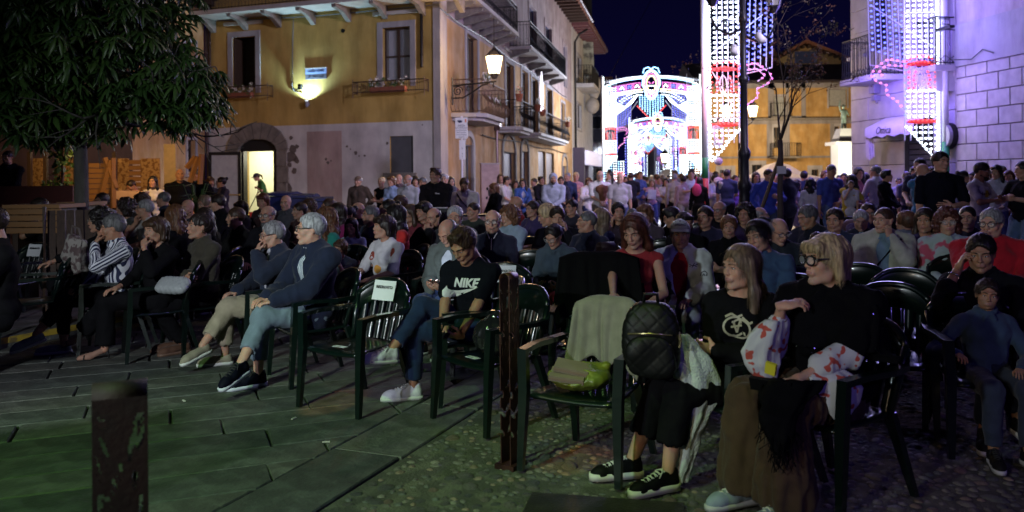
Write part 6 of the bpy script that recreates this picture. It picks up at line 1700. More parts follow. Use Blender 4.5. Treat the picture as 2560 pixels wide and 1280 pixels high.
def post(x,y,H,lab,scale=1.0,twin=True,far=False):
 r=empty('street_lamp',(x,y,0),0,lab,'street lamp')
 mb=MB();pr=[(.30,0),(.30,.10),(.25,.14),(.24,.55),(.27,.60),(.19,.68),(.135,.95),(.15,1.0),(.11,1.06),(.10,1.30),(.13,1.36),(.13,1.46),(.095,1.52),(.085,1.9),(.12,1.98),(.12,2.06),(.075,2.14),(.065,H*.60),(.10,H*.605),(.10,H*.62),(.06,H*.63),(.052,H*.8),(.085,H*.81),(.085,H*.825),(.05,H*.84),(.045,H)]
 mb.lathe(pr,16);mb.build('post',M_CST,r,smooth=True)
 return r
sl=post(at(1861,440,16).x,16.0,5.6,'tall dark ornate cast iron lamp post in front of the nearest light arch')
for s in(-1,1):
 mb=MB();z0=at(1860,88 if s>0 else 70,16).z
 mb.tube([(0,0,z0),(s*.25,0,z0-.12),(s*.5,0,z0-.02),(s*.62,0,z0+.22),(s*.58,0,z0+.38)],[.03,.03,.028,.022,.02],6);mb.tube([(s*(.33+.10*cos(t)*(1-t/12)),0,z0+.08+.1*sin(t)*(1-t/12))for t in[i*.6 for i in range(16)]],.014,5);mb.build('arm',M_CST,sl)
 lantern(sl,Matrix.Translation((s*.58,0,z0+.55)),lit=False)
for k,(px,py)in enumerate(((1835,125),(1893,95))):
 p=at(px,py,15.8);o=empty('floodlight',p,0,('lower' if k==0 else 'upper')+' small spotlight clamped to the dark lamp post','spotlight');mb=MB();mb.tube([(0,0,.06),(.08 if k else-.03,-.12,-.08)],.07,10);mb.build('housing',M_FRM,o,smooth=True);mb=MB();mb.tube([((.0),.0,.05),((-.12 if k else .1),.1,.1)],.02,6);mb.build('bracket',M_IRN,o)
fl=empty('street_lamp',(at(1850,440,29).x,29,0),0,'farther street lamp with two glowing warm lanterns half hidden by the dark post','street lamp')
mb=MB();mb.lathe([(.25,0),(.22,.5),(.10,.9),(.07,1.5),(.055,3.9),(.09,3.95),(.03,4.2)],12);mb.build('post',M_CST,fl,smooth=True)
zl=at(1850,292,29).z
for s in(-1,1):
 mb=MB();mb.tube([(0,0,zl-.25),(s*.2,0,zl-.35),(s*.42,0,zl-.2),(s*.46,0,zl-.1)],.025,6);mb.build('arm',M_CST,fl);lantern(fl,Matrix.Translation((s*.46,0,zl))@Matrix.Scale(.85,4))
 lamp('twin_lantern_light','POINT',(fl.location.x+s*.46,28.7,zl+.3),90,(1.0,.68,.36),.15)
for k,px in enumerate((1790,1960,2075)):
 x=at(px,447,54).x;lamp('piazza_lamp_light','POINT',(x,53.6,4.4),800,(1.0,.70,.36),.3)
ol=empty('street_lamp',(at(1660,440,95).x,95,0),0,'small lit lantern seen through the second light arch','street lamp');mb=MB();mb.lathe([(.15,0),(.06,1),(.05,3.2)],8);mb.build('post',M_CST,ol);lantern(ol,Matrix.Translation((0,0,3.3))@Matrix.Scale(2.2,4));ol.location.x=at(1662,400,95).x
def gazebo(px0,px1,pyt,pye,D,c,label,valance=.25):
 a,b=at(px0,pye,D),at(px1,pye,D);w=(b.x-a.x)/2;zt=at((px0+px1)/2,pyt,D+w).z;ze=a.z
 r=empty('gazebo',((a.x+b.x)/2,D+w,0),0,label,'gazebo');m_=mat('canopy_%d'%(c[0]*100+c[2]*10),c,.8,var=.04)
 V=[(-w,-w,ze),(w,-w,ze),(w,w,ze),(-w,w,ze),(-.3,-.3,zt),(.3,-.3,zt),(.3,.3,zt),(-.3,.3,zt),(-w,-w,ze-valance),(w,-w,ze-valance),(w,w,ze-valance),(-w,w,ze-valance),(0,0,zt+.1)]
 mid=[(x*.62,y*.62,ze+(zt-ze)*.28)for x,y,_ in V[:4]];V+=mid
 mb=MB();mb.add(V,[(0,1,14,13),(1,2,15,14),(2,3,16,15),(3,0,13,16),(13,14,5,4),(14,15,6,5),(15,16,7,6),(16,13,4,7),(8,9,1,0),(9,10,2,1),(10,11,3,2),(11,8,0,3),(4,5,12),(5,6,12),(6,7,12),(7,4,12)]);mb.build('canopy',m_,r)
 for x in(-w,w):
  for y in(-w,w):mb=MB();mb.tube([(x,y,0),(x,y,ze)],.035,6);mb.build('leg',M_FRM,r)
 return r
g1=gazebo(1884,2056,412,445,27,(.62,.56,.48),'large cream gazebo tent lit from inside beyond the thin tree')
lamp('gazebo_lamp','POINT',(g1.location.x,g1.location.y,1.9),240,(1.0,.78,.5),.2)
lamp('gazebo_outer_lamp','POINT',(g1.location.x-.5,g1.location.y-2.6,4.2),150,(1.0,.75,.5),.2)
gazebo(1640,1712,425,442,60,(.16,.16,.18),'dark grey gazebo roof under the second light arch',.3)
gazebo(1520,1575,430,443,50,(.45,.05,.05),'small red topped stall at the foot of the big light arch',.5)
p,q_=at(1628,0,60),at(1512,212,45);mb=MB();mb.tube([p,q_,],.02,4);tag(mb.build('guy_wire',M_IRN),'thin guy wire slanting across the night sky to the big light arch','wire')
sp_=empty('sign_post',(at(1155,440,21.5).x,21.5,0),0,'tall sign post at the house corner carrying a video surveillance notice','sign post')
mb=MB();mb.tube([(0,.03,0),(0,.03,at(1155,290,21.5).z)],.03,8);mb.build('pole',M_FRM,sp_,smooth=True)
def splate(x0,y0,x1,y1,name,m):
 a=at(x0,y0,21.45);b=at(x1,y1,21.45);mb=MB();cx_=sp_.location.x;mb.b2((a.x-cx_,-.05,b.z),(b.x-cx_,-.03,a.z));o=mb.build(name,m,sp_);return o,(a.x+b.x)/2-cx_,b.z,a.z
o,xc,zb_,zt_=splate(1138,294,1169,346,'notice_board',M_WPT)
for i,(s_t,sz)in enumerate((('AREA',.075),('VIDEOSORVEGLIATA',.036),('LA REGISTRAZIONE E\'',.030),('EFFETTUATA PER',.030),('FINI DI SICUREZZA',.030),('URBANA',.034))):
 txt(s_t,sz,'lettering',MT_,sp_,TXT(xc,-.052,zt_-.21-i*.058))
mb=MB();mb.ball((xc-.03,-.055,zt_-.10),(.055,.012,.035),n=10,k=6).b2((xc-.10,-.06,zt_-.10),(xc-.02,-.052,zt_-.07));mb.build('camera_symbol',MT_,sp_)
mb=MB();mb.b2((xc+.09,-.055,zt_-.12),(xc+.13,-.051,zt_-.04));mb.build('crest',mat('crest',(.6,.2,.1),.5),sp_)
o,xc,zb_,zt_=splate(1148,350,1163,399,'narrow_sign',M_WPT)
for i in range(5):txt(('P','SOSTA','8-20','i','30 min')[i]if False else('|','||','F','ii','I')[i],.06,'lettering',MT_,sp_,TXT(xc,-.052,zt_-.14-i*.07))if i in(1,3,4)else None
p=at(1225,500,23.5);cb=empty('utility_cabinet',(p.x,26.0,0),.15,'pale stone coloured utility cabinet with a dark stencilled face beside the drainpipe','cabinet')
px_=at(1224,411,26.0);mb=MB();mb.b2((-.28,-.2,0),(.28,.2,px_.z));mb.build('cabinet_body',mat('cab_pink',(.42,.33,.32),.8),cb);cb.location.x=px_.x
mb=MB();mb.b2((-.30,-.22,px_.z),(.30,.22,px_.z+.04));mb.build('cap',M_STL,cb)
mb=MB()
for(x,z,s_)in((0,1.15,.12),(-.1,1.28,.05),(.1,1.30,.05),(0,.95,.09),(-.12,1.0,.05)):mb.prism([(x+s_*cos(t)*R0.uniform(.6,1),z+s_*sin(t))for t in[2*pi*i/8 for i in range(8)]],-.206,-.201,axis=1)
mb.build('stencil',M_IRN,cb,kind='stuff')
tt=empty('young_tree',(at(1952,440,13).x,13,0),0,'thin almost bare young tree tied to a stake in front of the gazebo','tree')
g=np.random.RandomState(4);bx=tt.location.x
def tp(px,py,dy=0):p=at(px,py,13+dy);return Vector((p.x-bx,dy,p.z))
mb=MB();mb.tube([(0,0,0),tp(1950,480),tp(1952,400),tp(1950,350)],[.055,.045,.042,.04],8)
ends=[]
def twig(pts,r0,k):
 mb.tube(pts,[r0*(1-.7*i/(len(pts)-1))for i in range(len(pts))],5);ends.append(pts[-1])
 if k>0:
  for i in range(3):
   b=pts[1+i%(len(pts)-1)];d=(pts[-1]-pts[0]).normalized();d=(d+Vector(g.normal(size=3))*.45).normalized();L=(pts[-1]-pts[0]).length*.5
   twig([b,b+d*L*.5,b+(d+Vector(g.normal(size=3))*.15)*L],r0*.5,k-1)
for P in(((1951,355),(1946,300),(1940,225),(1920,180),(1925,110)),((1952,350),(1970,300),(1985,240),(2010,200),(2045,175)),((1952,350),(1978,270),(1980,200),(1975,140)),((1950,352),(1962,300),(1958,200),(1945,130),(1960,90))):
 twig([tp(x,y,g.uniform(-.1,.1)*i)for i,(x,y)in enumerate(P)],.018,3)
mb.build('trunk',mat('bark_young',(.06,.045,.04),.85,var=.2),tt,smooth=True)
lf_=MB()
for e in ends:
 if g.rand()<.75:leaves(lf_,e,np.array((.10,.10,.10)),9,.045,g,0)
lf_.build('crown',mat('leaf_rust',(.14,.055,.03),.6,color2=(.07,.07,.03),scale=4),tt,kind='stuff')
mb=MB();mb.tube([tp(1905,520),tp(1950,392)],.03,6);mb.build('stake',M_WDK,tt);mb=MB();mb.b2((-.07,-.07,1.62),(.06,.05,1.74));mb.build('tie',M_FRM,tt)
M_BOL=mat('bollard_red',(.014,.003,.005),.7,.1,color2=(.009,.002,.004),scale=9,bump=.2,bscale=60)
M_BOLB=mat('bollard_brown',(.075,.028,.020),.42,.5,color2=(.04,.015,.011),scale=12,bump=.3,bscale=50)
def bollard(loc,rz,label,m,h=1.03,w=.15,d=.085,holes=True):
 r=empty('bollard',loc,rz,label,'bollard','folded steel bollards with a cut out tree pattern')
 t=.006;ring=[]
 g=np.random.RandomState(12)
 for side in(-1,1):
  y=side*d/2;mb=MB()
  nx,nz=30,120;H=h-d/2
  cells=np.zeros((nx,nz),bool)
  if holes:
   X,Z=np.meshgrid((np.arange(nx)+.5)/nx-.5,(np.arange(nz)+.5)/nz,indexing='ij');rgh=[(-.34,.93,.06,.012,.6),(.34,.93,.07,.014,-.5),(.22,.86,.05,.035,-.2),(.36,.87,.045,.03,-.25),(-.30,.85,.05,.03,.3),(-.40,.80,.03,.03,.2),(.0,.78,.04,.018,.0),(.25,.755,.05,.018,0),(-.12,.74,.04,.02,.2),(-.3,.70,.09,.018,.9),(.36,.68,.03,.02,0),(.33,.62,.045,.026,-.1),(-.38,.66,.04,.02,.2),(-.28,.60,.04,.024,-.1),(.05,.64,.03,.014,0),(.27,.55,.035,.022,-.3),(.40,.53,.03,.02,0),(.33,.43,.10,.03,-1.0),(-.36,.38,.11,.016,.2),(.3,.30,.11,.03,-.9),(-.3,.28,.12,.03,.8),(-.34,.50,.04,.02,.4),(.36,.18,.1,.02,-.7),(-.35,.17,.09,.02,.8)]
   for(cx_,cz_,rx,rz_,an)in rgh:
    a_=an;dx_=(X-cx_);dz_=(Z-cz_)*(H/w);u=dx_*cos(a_)+dz_*sin(a_);v=-dx_*sin(a_)+dz_*cos(a_);rr1=rx*1.35;rr2=rz_*1.5*H/w
    cells|=(u/rr1)**2+(v/rr2)**2<1
  V=[];F=[];idx={}
  def vid(i,k,s_):
   q=(i,k,s_)
   if q not in idx:idx[q]=len(V);V.append((-w/2+w*i/nx,y+s_*t/2,H*k/nz))
   return idx[q]
  sol=lambda i,k:0<=i<nx and 0<=k<nz and not cells[i,k]
  for i in range(nx):
   for k in range(nz):
    if not sol(i,k):continue
    F.append((vid(i,k,-1),vid(i+1,k,-1),vid(i+1,k+1,-1),vid(i,k+1,-1)));F.append((vid(i,k,1),vid(i,k+1,1),vid(i+1,k+1,1),vid(i+1,k,1)))
    if not sol(i-1,k):F.append((vid(i,k,-1),vid(i,k+1,-1),vid(i,k+1,1),vid(i,k,1)))
    if not sol(i+1,k):F.append((vid(i+1,k,-1),vid(i+1,k,1),vid(i+1,k+1,1),vid(i+1,k+1,-1)))
    if not sol(i,k-1):F.append((vid(i,k,-1),vid(i,k,1),vid(i+1,k,1),vid(i+1,k,-1)))
    if not sol(i,k+1):F.append((vid(i,k+1,-1),vid(i+1,k+1,-1),vid(i+1,k+1,1),vid(i,k+1,1)))
  mb.add(V,F);mb.build('side_sheet',m,r)
 mb=MB();V=[];F=[];n=10;H=h-d/2
 for i in range(n+1):
  a=pi*i/n
  for rr in(d/2-t/2,d/2+t/2):
   for x in(-w/2,w/2):V.append((x,-rr*cos(a),H+rr*sin(a)))
 for i in range(n):
  b=4*i;F+=[(b+2,b+3,b+7,b+6),(b,b+4,b+5,b+1),(b,b+2,b+6,b+4),(b+1,b+5,b+7,b+3)]
 mb.add(V,F);mb.build('top_fold',m,r,smooth=True)
 mb=MB();mb.b2((-w*.7,-d,-.02),(w*.7,d,.012));mb.build('base_plate',m,r)
 return r
bp=at(300,940,2.42);bollard((bp.x,2.42,0),radians(24),'dark red perforated bollard standing out of focus at the lower left',M_BOL,1.005,.145,.075)
bp=at(1270,680,4.66);bollard((bp.x+.005,4.66,0),radians(60),'brown steel bollard seen nearly edge on where slabs meet cobbles',M_BOLB,1.06,.105,.06)
bp=at(1515,604,7.2);bollard((bp.x,7.2,0),radians(30),'short looking bollard among the chairs behind the hung black coat',M_BOL,1.03,.15,.085)
# chairs
M_CHR=mat('chair_plastic',(0.0013,0.0065,0.0048),0.30,var=0.05,spec=0.5,coat=0.7)
def make_chair():
 r=empty('plastic_chair',(0,0,0));d={}
 mb=MB();n=10;V=[];F=[]
 for z in(0.412,0.430):
  for j in range(n+1):
   v=j/n;y=-0.24+0.46*v;w=0.245-0.035*v;dz=-0.012*sin(pi*v)+(-0.02*(1-v*6)if v<1/6 else 0)
   for i in range(9):u=i/4-1;V.append((u*w,y,z+dz-0.012*(1-u*u)))
 for j in range(n):
  for i in range(8):
   a=j*9+i;F.append((a,a+9,a+10,a+1));b=a+(n+1)*9;F.append((b,b+1,b+10,b+9))
 N1=(n+1)*9
 for i in range(8):F.append((i,i+1,i+1+N1,i+N1));q=n*9+i;F.append((q+1,q,q+N1,q+1+N1))
 for j in range(n):a=j*9;F.append((a+9,a,a+N1,a+9+N1));a+=8;F.append((a,a+9,a+9+N1,a+N1))
 mb.add(V,F);mb.build('seat',M_CHR,r,smooth=True)
 bk=lambda u,z:(u*(0.225+0.05*(z-.43)),0.235+(z-0.43)*0.30-0.055*u*u,z)
 top=lambda u:0.84-0.10*abs(u)**2.6
 mb=MB();mb.tube([bk(u,top(u)-(0 if abs(u)<1 else .0))for u in[-1+i/8 for i in range(17)]],0.021,8,flat=1.0)
 for s in(-1,1):mb.tube([bk(s,.74),bk(s*1.0,.60),bk(s*.96,.43)],0.020,8)
 V=[];F=[]
 for i in range(17):
  u=-0.97+1.94*i/16
  for z in(top(u)-.005,top(u)-0.13-.02*(1-u*u)):
   x,y,zz=bk(u,z);V+=[(x,y-.006,zz),(x,y+.006,zz)]
 for i in range(16):a=4*i;F+=[(a,a+4,a+6,a+2),(a+1,a+3,a+7,a+5),(a+2,a+6,a+7,a+3)]
 mb.add(V,F);mb.build('backrest',M_CHR,r,smooth=True)
 for k in range(6):
  u=-0.75+1.5*k/5;V=[];F=[]
  for i in range(6):
   z=0.425+(top(u)-.12-.425)*i/5
   for du in(-.10,.10):x,y,zz=bk(u+du,z);V+=[(x,y-.005,zz),(x,y+.005,zz)]
  for i in range(5):a=4*i;F+=[(a,a+2,a+6,a+4),(a+1,a+5,a+7,a+3),(a,a+4,a+5,a+1),(a+2,a+3,a+7,a+6)]
  mb=MB();mb.add(V,F);mb.build('slat',M_CHR,r,smooth=True)
 for s in(-1,1):
  mb=MB();pts=[(s*.285,-.245,.655),(s*.29,-.10,.665),(s*.285,.10,.66),(s*.26,.24,.665),(s*.235,.275,.70)];V=[];F=[]
  for x,y,z in pts:V+=[(x-.026,y,z),(x+.026,y,z),(x+.026,y,z-.028),(x-.026,y,z-.028)]
  for i in range(4):
   for j in range(4):a=4*i;F.append((a+j,a+(j+1)%4,a+4+(j+1)%4,a+4+j))
  F+=[(0,3,2,1),(16,17,18,19)];mb.add(V,F);mb.build('armrest',M_CHR,r)
  mb=MB();Q=lambda x,y,z,w,dd:[(x-w,y-dd,z),(x+w,y-dd,z),(x+w,y+dd,z),(x-w,y+dd,z)]
  V=Q(s*.285,-.245,.654,.027,.018)+Q(s*.275,-.25,.43,.026,.022)+Q(s*.285,-.28,0,.017,.015);F=[]
  for i in range(2):
   for j in range(4):a=4*i;F.append((a+j,a+4+j,a+4+(j+1)%4,a+(j+1)%4))
  F+=[(0,1,2,3),(8,11,10,9)];mb.add(V,F);mb.build('leg',M_CHR,r)
  mb=MB();V=Q(s*.20,.20,.425,.028,.02)+Q(s*.245,.33,0,.016,.015);F=[(j,4+j,4+(j+1)%4,(j+1)%4)for j in range(4)]+[(0,1,2,3),(4,7,6,5)];mb.add(V,F);mb.build('leg',M_CHR,r)
 return r
_ch0=make_chair();_used=[False]
GCH='dark green plastic armchairs of the audience'
def chair(x,y,rz,label):
 c=_ch0 if not _used[0]else copy_tree(_ch0);_used[0]=True
 c.location=(x,y,0);c.rotation_euler=(0,0,rz);tag(c,label,'chair',GCH);return c
def sheet(pd_or_chair,label,lit=False):
 """paper with the word RISERVATO taped to a chair back"""
 c=pd_or_chair;r=empty('reserved_sign',(0,0,0),0,label,'paper sign');M=c.matrix_basis if False else Matrix.Translation(c.location)@Matrix.Rotation(c.rotation_euler.z,4,'Z')
 Ms=M@Matrix.Translation((0,0.296,0.765))@Matrix.Rotation(radians(-16.7),4,'X')
 V=[];F=[]
 for i in range(9):
  for z in(-.074,.074):V.append((-.105+.21*i/8,-.0-.012*((i-4)/4)**2,z))
 for i in range(8):F.append((2*i,2*i+2,2*i+3,2*i+1))
 mb=MB();mb.add(V,F);o=link('paper',mb.mesh('paper',True),mat('paper',(.62,.64,.66),.8,var=.02),r);o.matrix_local=Ms
 txt('RISERVATO',.031,'lettering',mat('ink_black',(.01,.01,.01),.5,var=0),r,Ms@TXT(0,-.0145,.022),bold=0.0)
 return r
def tab(c,label):
 """small paper slip on the front edge of a seat"""
 M=Matrix.Translation(c.location)@Matrix.Rotation(c.rotation_euler.z,4,'Z');mb=MB();mb.b2((-.05,-.19,.431),(.06,-.145,.433));mb.b2((-.04,-.185,.4335),(.02,-.17,.434),1)
 o=link('seat_ticket',mb.mesh('seat_ticket'),[mat('paper',(.62,.64,.66)),mat('ticket_print',(.3,.3,.3),.8,var=0)]);o.matrix_world=M;tag(o,label,'paper slip')
 # soft things
def loft(rows,n=28,fold=0.012,seed=0,ring=False):
 """rows: (x, y, z, half width, half depth, angle)"""
 V=[];F=[]
 for k,(x,y,z,w,d,a)in enumerate(rows):
  for i in range(n):
   t=2*pi*i/n;f_=1+0.13*sin(5*t+seed)+.07*sin(9*t+seed*2+k*.3);u,v=w*cos(t)*f_,d*sin(t)*f_;V.append((x+u*cos(a)-v*sin(a),y+u*sin(a)+v*cos(a),z))
 for k in range(len(rows)-1):
  for i in range(n):F.append((k*n+i,k*n+(i+1)%n,(k+1)*n+(i+1)%n,(k+1)*n+i))
 V.append(rows[0][:3]);V.append(rows[-1][:3]);c=len(rows)*n
 for i in range(n):F.append((c,(i+1)%n,i,-1));F.append((c+1,c-n+i,c-n+(i+1)%n,-1))
 V=np.array(V,float);F=np.array([f if len(f)==4 else f for f in F])
 N=np.zeros_like(V)
 ok=F[:,3]>=0;N=vnormals(V,F[ok]);V=V+N*((vnoise(V,13,seed)-.5)*fold*2+(vnoise(V,30,seed)-.5)*fold)[:,None]
 return V,F
def interp(rows,k=5):
 out=[]
 for a,b in zip(rows,rows[1:]):
  for i in range(k):t=i/k;t2=t;out.append(tuple(p+(q-p)*t2 for p,q in zip(a,b)))
 out.append(rows[-1]);return out
def quilt(pos,rz,size,m,label,name,cat,n=(5,4),tilt=0.0,puff=.012):
 sx,sy,sz=size;f=Field((-sx/2-.03,-sy/2-.03,-sz/2-.03),(sx/2+.03,sy/2+.03,sz/2+.03),max(.006,sx/45))
 f.plane(lambda X,Y,Z:((np.abs(X)/(sx/2))**4+(np.abs(Z)/(sz/2))**4+(np.abs(Y)/(sy/2))**2)**.5*.1-.1,.001,'u');f.F=np.minimum(f.F,1)
 V,F=f.out();N=vnormals(V,F);q=(V[:,0]+V[:,2])*n[0]/sx*pi,(V[:,0]-V[:,2])*n[0]/sx*pi
 V=V+N*(np.abs(np.sin(q[0]))**.5*np.abs(np.sin(q[1]))**.5*puff-puff*.5)[:,None]
 o=link(name,mesh_np(name,V,F),m,None,pos,(tilt,0,rz));tag(o,label,cat);return o
def bvh_of(V,F):
 from mathutils.bvhtree import BVHTree
 return BVHTree.FromPolygons([tuple(v)for v in V],[tuple(int(i)for i in f if i>=0)for f in F])
def decal(pd,src,name,m,place,off=0.0035,which='top'):
 """wrap a flat mesh (x right, z up, metres) on the chest of a person; place=(x, z) centre relative to the chest"""
 o=pd[which];me=o.data;V=np.empty(len(me.vertices)*3,np.float32);me.vertices.foreach_get('co',V);V=V.reshape(-1,3)
 Fc=[tuple(p.vertices)for p in me.polygons]
 from mathutils.bvhtree import BVHTree
 b=BVHTree.FromPolygons([tuple(v)for v in V],Fc);c=pd['J']['chest']
 vs=[]
 for v in src.vertices:
  x,z=v.co.x+place[0],v.co.z+place[1];hit=b.ray_cast(Vector((c[0]+x,-1.2,c[2]+z)),Vector((0,1,0)))
  vs.append(hit[0]+hit[1]*off if hit[0]is not None else Vector((c[0]+x,c[1]-.1,c[2]+z)))
 for v,p in zip(src.vertices,vs):v.co=p
 src.update();ob=bpy.data.objects.new(name,src);COL.objects.link(ob);src.materials.clear();src.materials.append(m);ob.parent=pd['root'];return ob
def text_mesh(s_,size,shear=0.0,bold=0.0,sx=1.0):
 tmp=txt(s_,size,'tmp',M_WPT,None,Matrix.Identity(4),shear,0.0,bold);me=tmp.data.copy();bpy.data.objects.remove(tmp)
 import bmesh
 bm=bmesh.new();bm.from_mesh(me);bmesh.ops.triangulate(bm,faces=bm.faces);bmesh.ops.subdivide_edges(bm,edges=[e for e in bm.edges if e.calc_length()>size*.25],cuts=2,use_grid_fill=True);bm.to_mesh(me);bm.free()
 for v in me.vertices:v.co=Vector((v.co.x*sx,0,v.co.y))
 return me
def flat_mesh(polys,sub=1):
 import bmesh
 bm=bmesh.new()
 for P in polys:
  vs=[bm.verts.new((x,0,z))for x,z in P];bm.faces.new(vs)
 bmesh.ops.triangulate(bm,faces=bm.faces)
 for _ in range(sub):bmesh.ops.subdivide_edges(bm,edges=bm.edges,cuts=1,use_grid_fill=True)
 me=bpy.data.meshes.new('flat');bm.to_mesh(me);bm.free();return me
def phone(pos,rot,label,lit=None):
 mb=MB();mb.b2((-.036,-.004,-.075),(.036,.004,.075));o=mb.build('phone',mat('phone_black',(.01,.01,.012),.25,var=0),None,pos,rot);tag(o,label,'phone')
 mb=MB();mb.b2((-.033,-.0055,-.070),(.033,-.0045,.070));mb.build('screen',emis('screen_lit',(.75,.85,1.0),1.2)if lit else mat('screen_off',(.01,.01,.012),.1,var=0),o)
 if lit:p=Vector(pos)+Matrix.Rotation(rot[2],3,'Z')@(Matrix.Rotation(rot[0],3,'X')@Vector((0,-.05,0)));lamp('phone_light','POINT',p,lit,(.7,.82,1.0),.03)
 return o
 # the people
DK=(0.012,0.012,0.014);NV=(0.013,0.018,0.04);WH=(0.55,0.55,0.56);JN=(0.03,0.05,0.10)
def pp(label,x,y,S,rz,ch=True,**k):
 k.setdefault('head',(-15,0,0))
 d=person({({'footR':('foot',-1),'footL':('foot',1)}.get(a,a)):b for a,b in k.items()},label,x,y,S,rz)
 if k.get('seat',True)and ch:
  r=d['root'];chair(r.location.x,r.location.y,r.rotation_euler.z+radians(k.get('lt',0))*.95,'green armchair of the '+chl(label))
 return d
def chl(l):
 w=l.split();return ' '.join(w[:11])
 # front row, left group
pp('seated figure in black cut off by the left edge of the photo',-25,520,320,-50,ch=False,hairc='dark',top=('sweater',DK,'sweater'),armR='lap',armL='lap',bw=1.15,head=(-20,10,0))
f1=pp('man in a navy and white striped shirt resting his chin on his fist',281,538,265,-48,lt=-26,hair='short',hairc='saltpepper',skin='tan',head=(-22,8,0),armL='mouth',armR='phonelow',legs='crossR',top=('shirt',[mat('PLACE',WH)],'shirt',{'attr':True}),bottom=('trousers',DK,{'len':.86}),shoe=('loafer',(.18,.22,.26),(.45,.47,.5)))
f2=pp('woman in black with hoop earrings, hand against her mouth',388,545,275,-30,lt=-34,sex='f',hair='bob',hairc='brown',head=(2,0,0),armL='mouth',armR='lap',legs='crossL',top=('blouse',DK,'blouse'),bottom=('trousers',DK,{'flare':.03}),shoe=('heel',(.30,.17,.12),(.01,.01,.01)),skin='mid')
f3=pp('woman with braided hair and an olive shirt, arms folded over a white quilted bag',498,535,265,-42,lt=-8,sex='f',hair='braids',hairc='dark',head=(-12,-4,0),armL='crossL',armR='crossL',legs='tucked',bw=1.12,belly=.02,top=('overshirt',(.050,.045,.032),'rolled',{'fold':.016}),bottom=('trousers',DK),shoe=('loafer',(.10,.05,.03),(.14,.08,.05)))
f4=pp('grey haired man in glasses and navy blazer holding his chin, beige trousers',680,555,284,-44,lt=-28,hair='short',hairc='grey',glasses=(.08,.03,.01),skin='old',head=(-20,8,0),armL='mouth',armR='lap',legs='crossR',top=('shirt',(.45,.45,.5),'shirt'),coat=('blazer',(.016,.022,.042),{'openw':.055}),bottom=('chinos',(.34,.29,.21),{'len':.86,'g':.018,'vf':.010}),shoe=('loafer',(.26,.23,.17),(.62,.62,.6)))
f5=pp('white haired man in glasses, navy jacket over striped shirt, pale blue jeans crossed',775,535,312,-44,lt=-14,hair='short',hairc='white',glasses=1,skin='old',head=(-26,0,0),armL='lap',armR='lap',legs='crossR',bw=1.05,top=('shirt',[mat('PLACE',WH)],'shirt',{'attr':True}),coat=('jacket',(.010,.014,.035),{'openw':.045}),bottom=('jeans',(.14,.185,.23),{'len':.84,'g':.014,'vf':.008}),shoe=('sneaker',(.008,.009,.02),(.6,.62,.7)))
def stripe_mat(name,w,a,b):
 m=bpy.data.materials.new(name);m.use_nodes=True;N=m.node_tree.nodes;L=m.node_tree.links;at_=N.new('ShaderNodeAttribute');at_.attribute_name='stripe';mu=N.new('ShaderNodeMath');mu.operation='MULTIPLY';mu.inputs[1].default_value=1/w;fr=N.new('ShaderNodeMath');fr.operation='FRACT';gt=N.new('ShaderNodeMath');gt.operation='GREATER_THAN';gt.inputs[1].default_value=.5;mx=N.new('ShaderNodeMix');mx.data_type='RGBA';mx.inputs[6].default_value=(*a,1);mx.inputs[7].default_value=(*b,1)
 L.new(at_.outputs['Fac'],mu.inputs[0]);L.new(mu.outputs[0],fr.inputs[0]);L.new(fr.outputs[0],gt.inputs[0]);L.new(gt.outputs[0],mx.inputs[0]);b_=N['Principled BSDF'];L.new(mx.outputs[2],b_.inputs['Base Color']);b_.inputs['Roughness'].default_value=.85;return m
f1['top'].data.materials[0]=stripe_mat('striped_cotton',.030,(.60,.62,.66),(.015,.02,.06))
f5['top'].data.materials[0]=stripe_mat('fine_striped_cotton',.016,(.60,.64,.68),(.05,.08,.16))
# boy with the phone
f6=pp('young man in a black logo T-shirt and white sneakers looking down at his phone',1158,576,350,-24,lt=-58,hair='quiff',hairc='brown',skin='tan',head=(-12,34,0),lean=.18,armL='phonelow',armR='phonelow',legs='crossR',footR=((.26,-.60,.40),(.55,-.75,.12)),bw=1.0,top=('t_shirt',(.008,.009,.016),'tee',{'fold':.012}),bottom=('jeans',(.010,.022,.058),{'len':.90}),shoe=('sneaker',(.62,.62,.66),(.62,.62,.66),(.66,.66,.68)))
SW=[(-.115,-.012),(-.138,-.045),(-.130,-.082),(-.095,-.098),(-.045,-.086),(.145,-.012),(.02,-.036),(-.05,-.046),(-.088,-.044),(-.104,-.030)]
wmt=mat('print_white',(.62,.62,.62),.8,var=0)
decal(f6,flat_mesh([SW],2),'swoosh_print',wmt,(-.01,.02));decal(f6,text_mesh('NIKE',.085,.25,.004,1.05),'lettering',wmt,(.015,.03))
# right front
r1=pp('young woman with long dark blonde hair in a black top with a gold monogram',1850,615,470,-24,lt=-50,sex='f',hair='half',hairc='darkblonde',skin='light',head=(-38,2,0),armL='crossL',armR='crossL',legs='flat',footR=((-.12,-.60,.085),(-.1,-1,0)),footL=((.12,-.50,.085),(.15,-1,0)),lean=-.03,top=('t_shirt',(.010,.010,.013),'sweater',{'neck':'wide'}),bottom=('trousers',(.010,.010,.012),{'len':.78,'flare':.012,'g':.018,'vf':.012}),shoe=('platform',(.010,.010,.010),(.55,.54,.48),(.6,.6,.56)))
def strokes(P,w):
 out=[]
 for pts in P:
  for a,b in zip(pts,pts[1:]):
   d=Vector((b[0]-a[0],b[1]-a[1]));L=d.length;n=Vector((-d.y,d.x)).normalized()*w;out.append([(a[0]+n.x,a[1]+n.y),(a[0]-n.x,a[1]-n.y),(b[0]-n.x,b[1]-n.y),(b[0]+n.x,b[1]+n.y)])
 return out
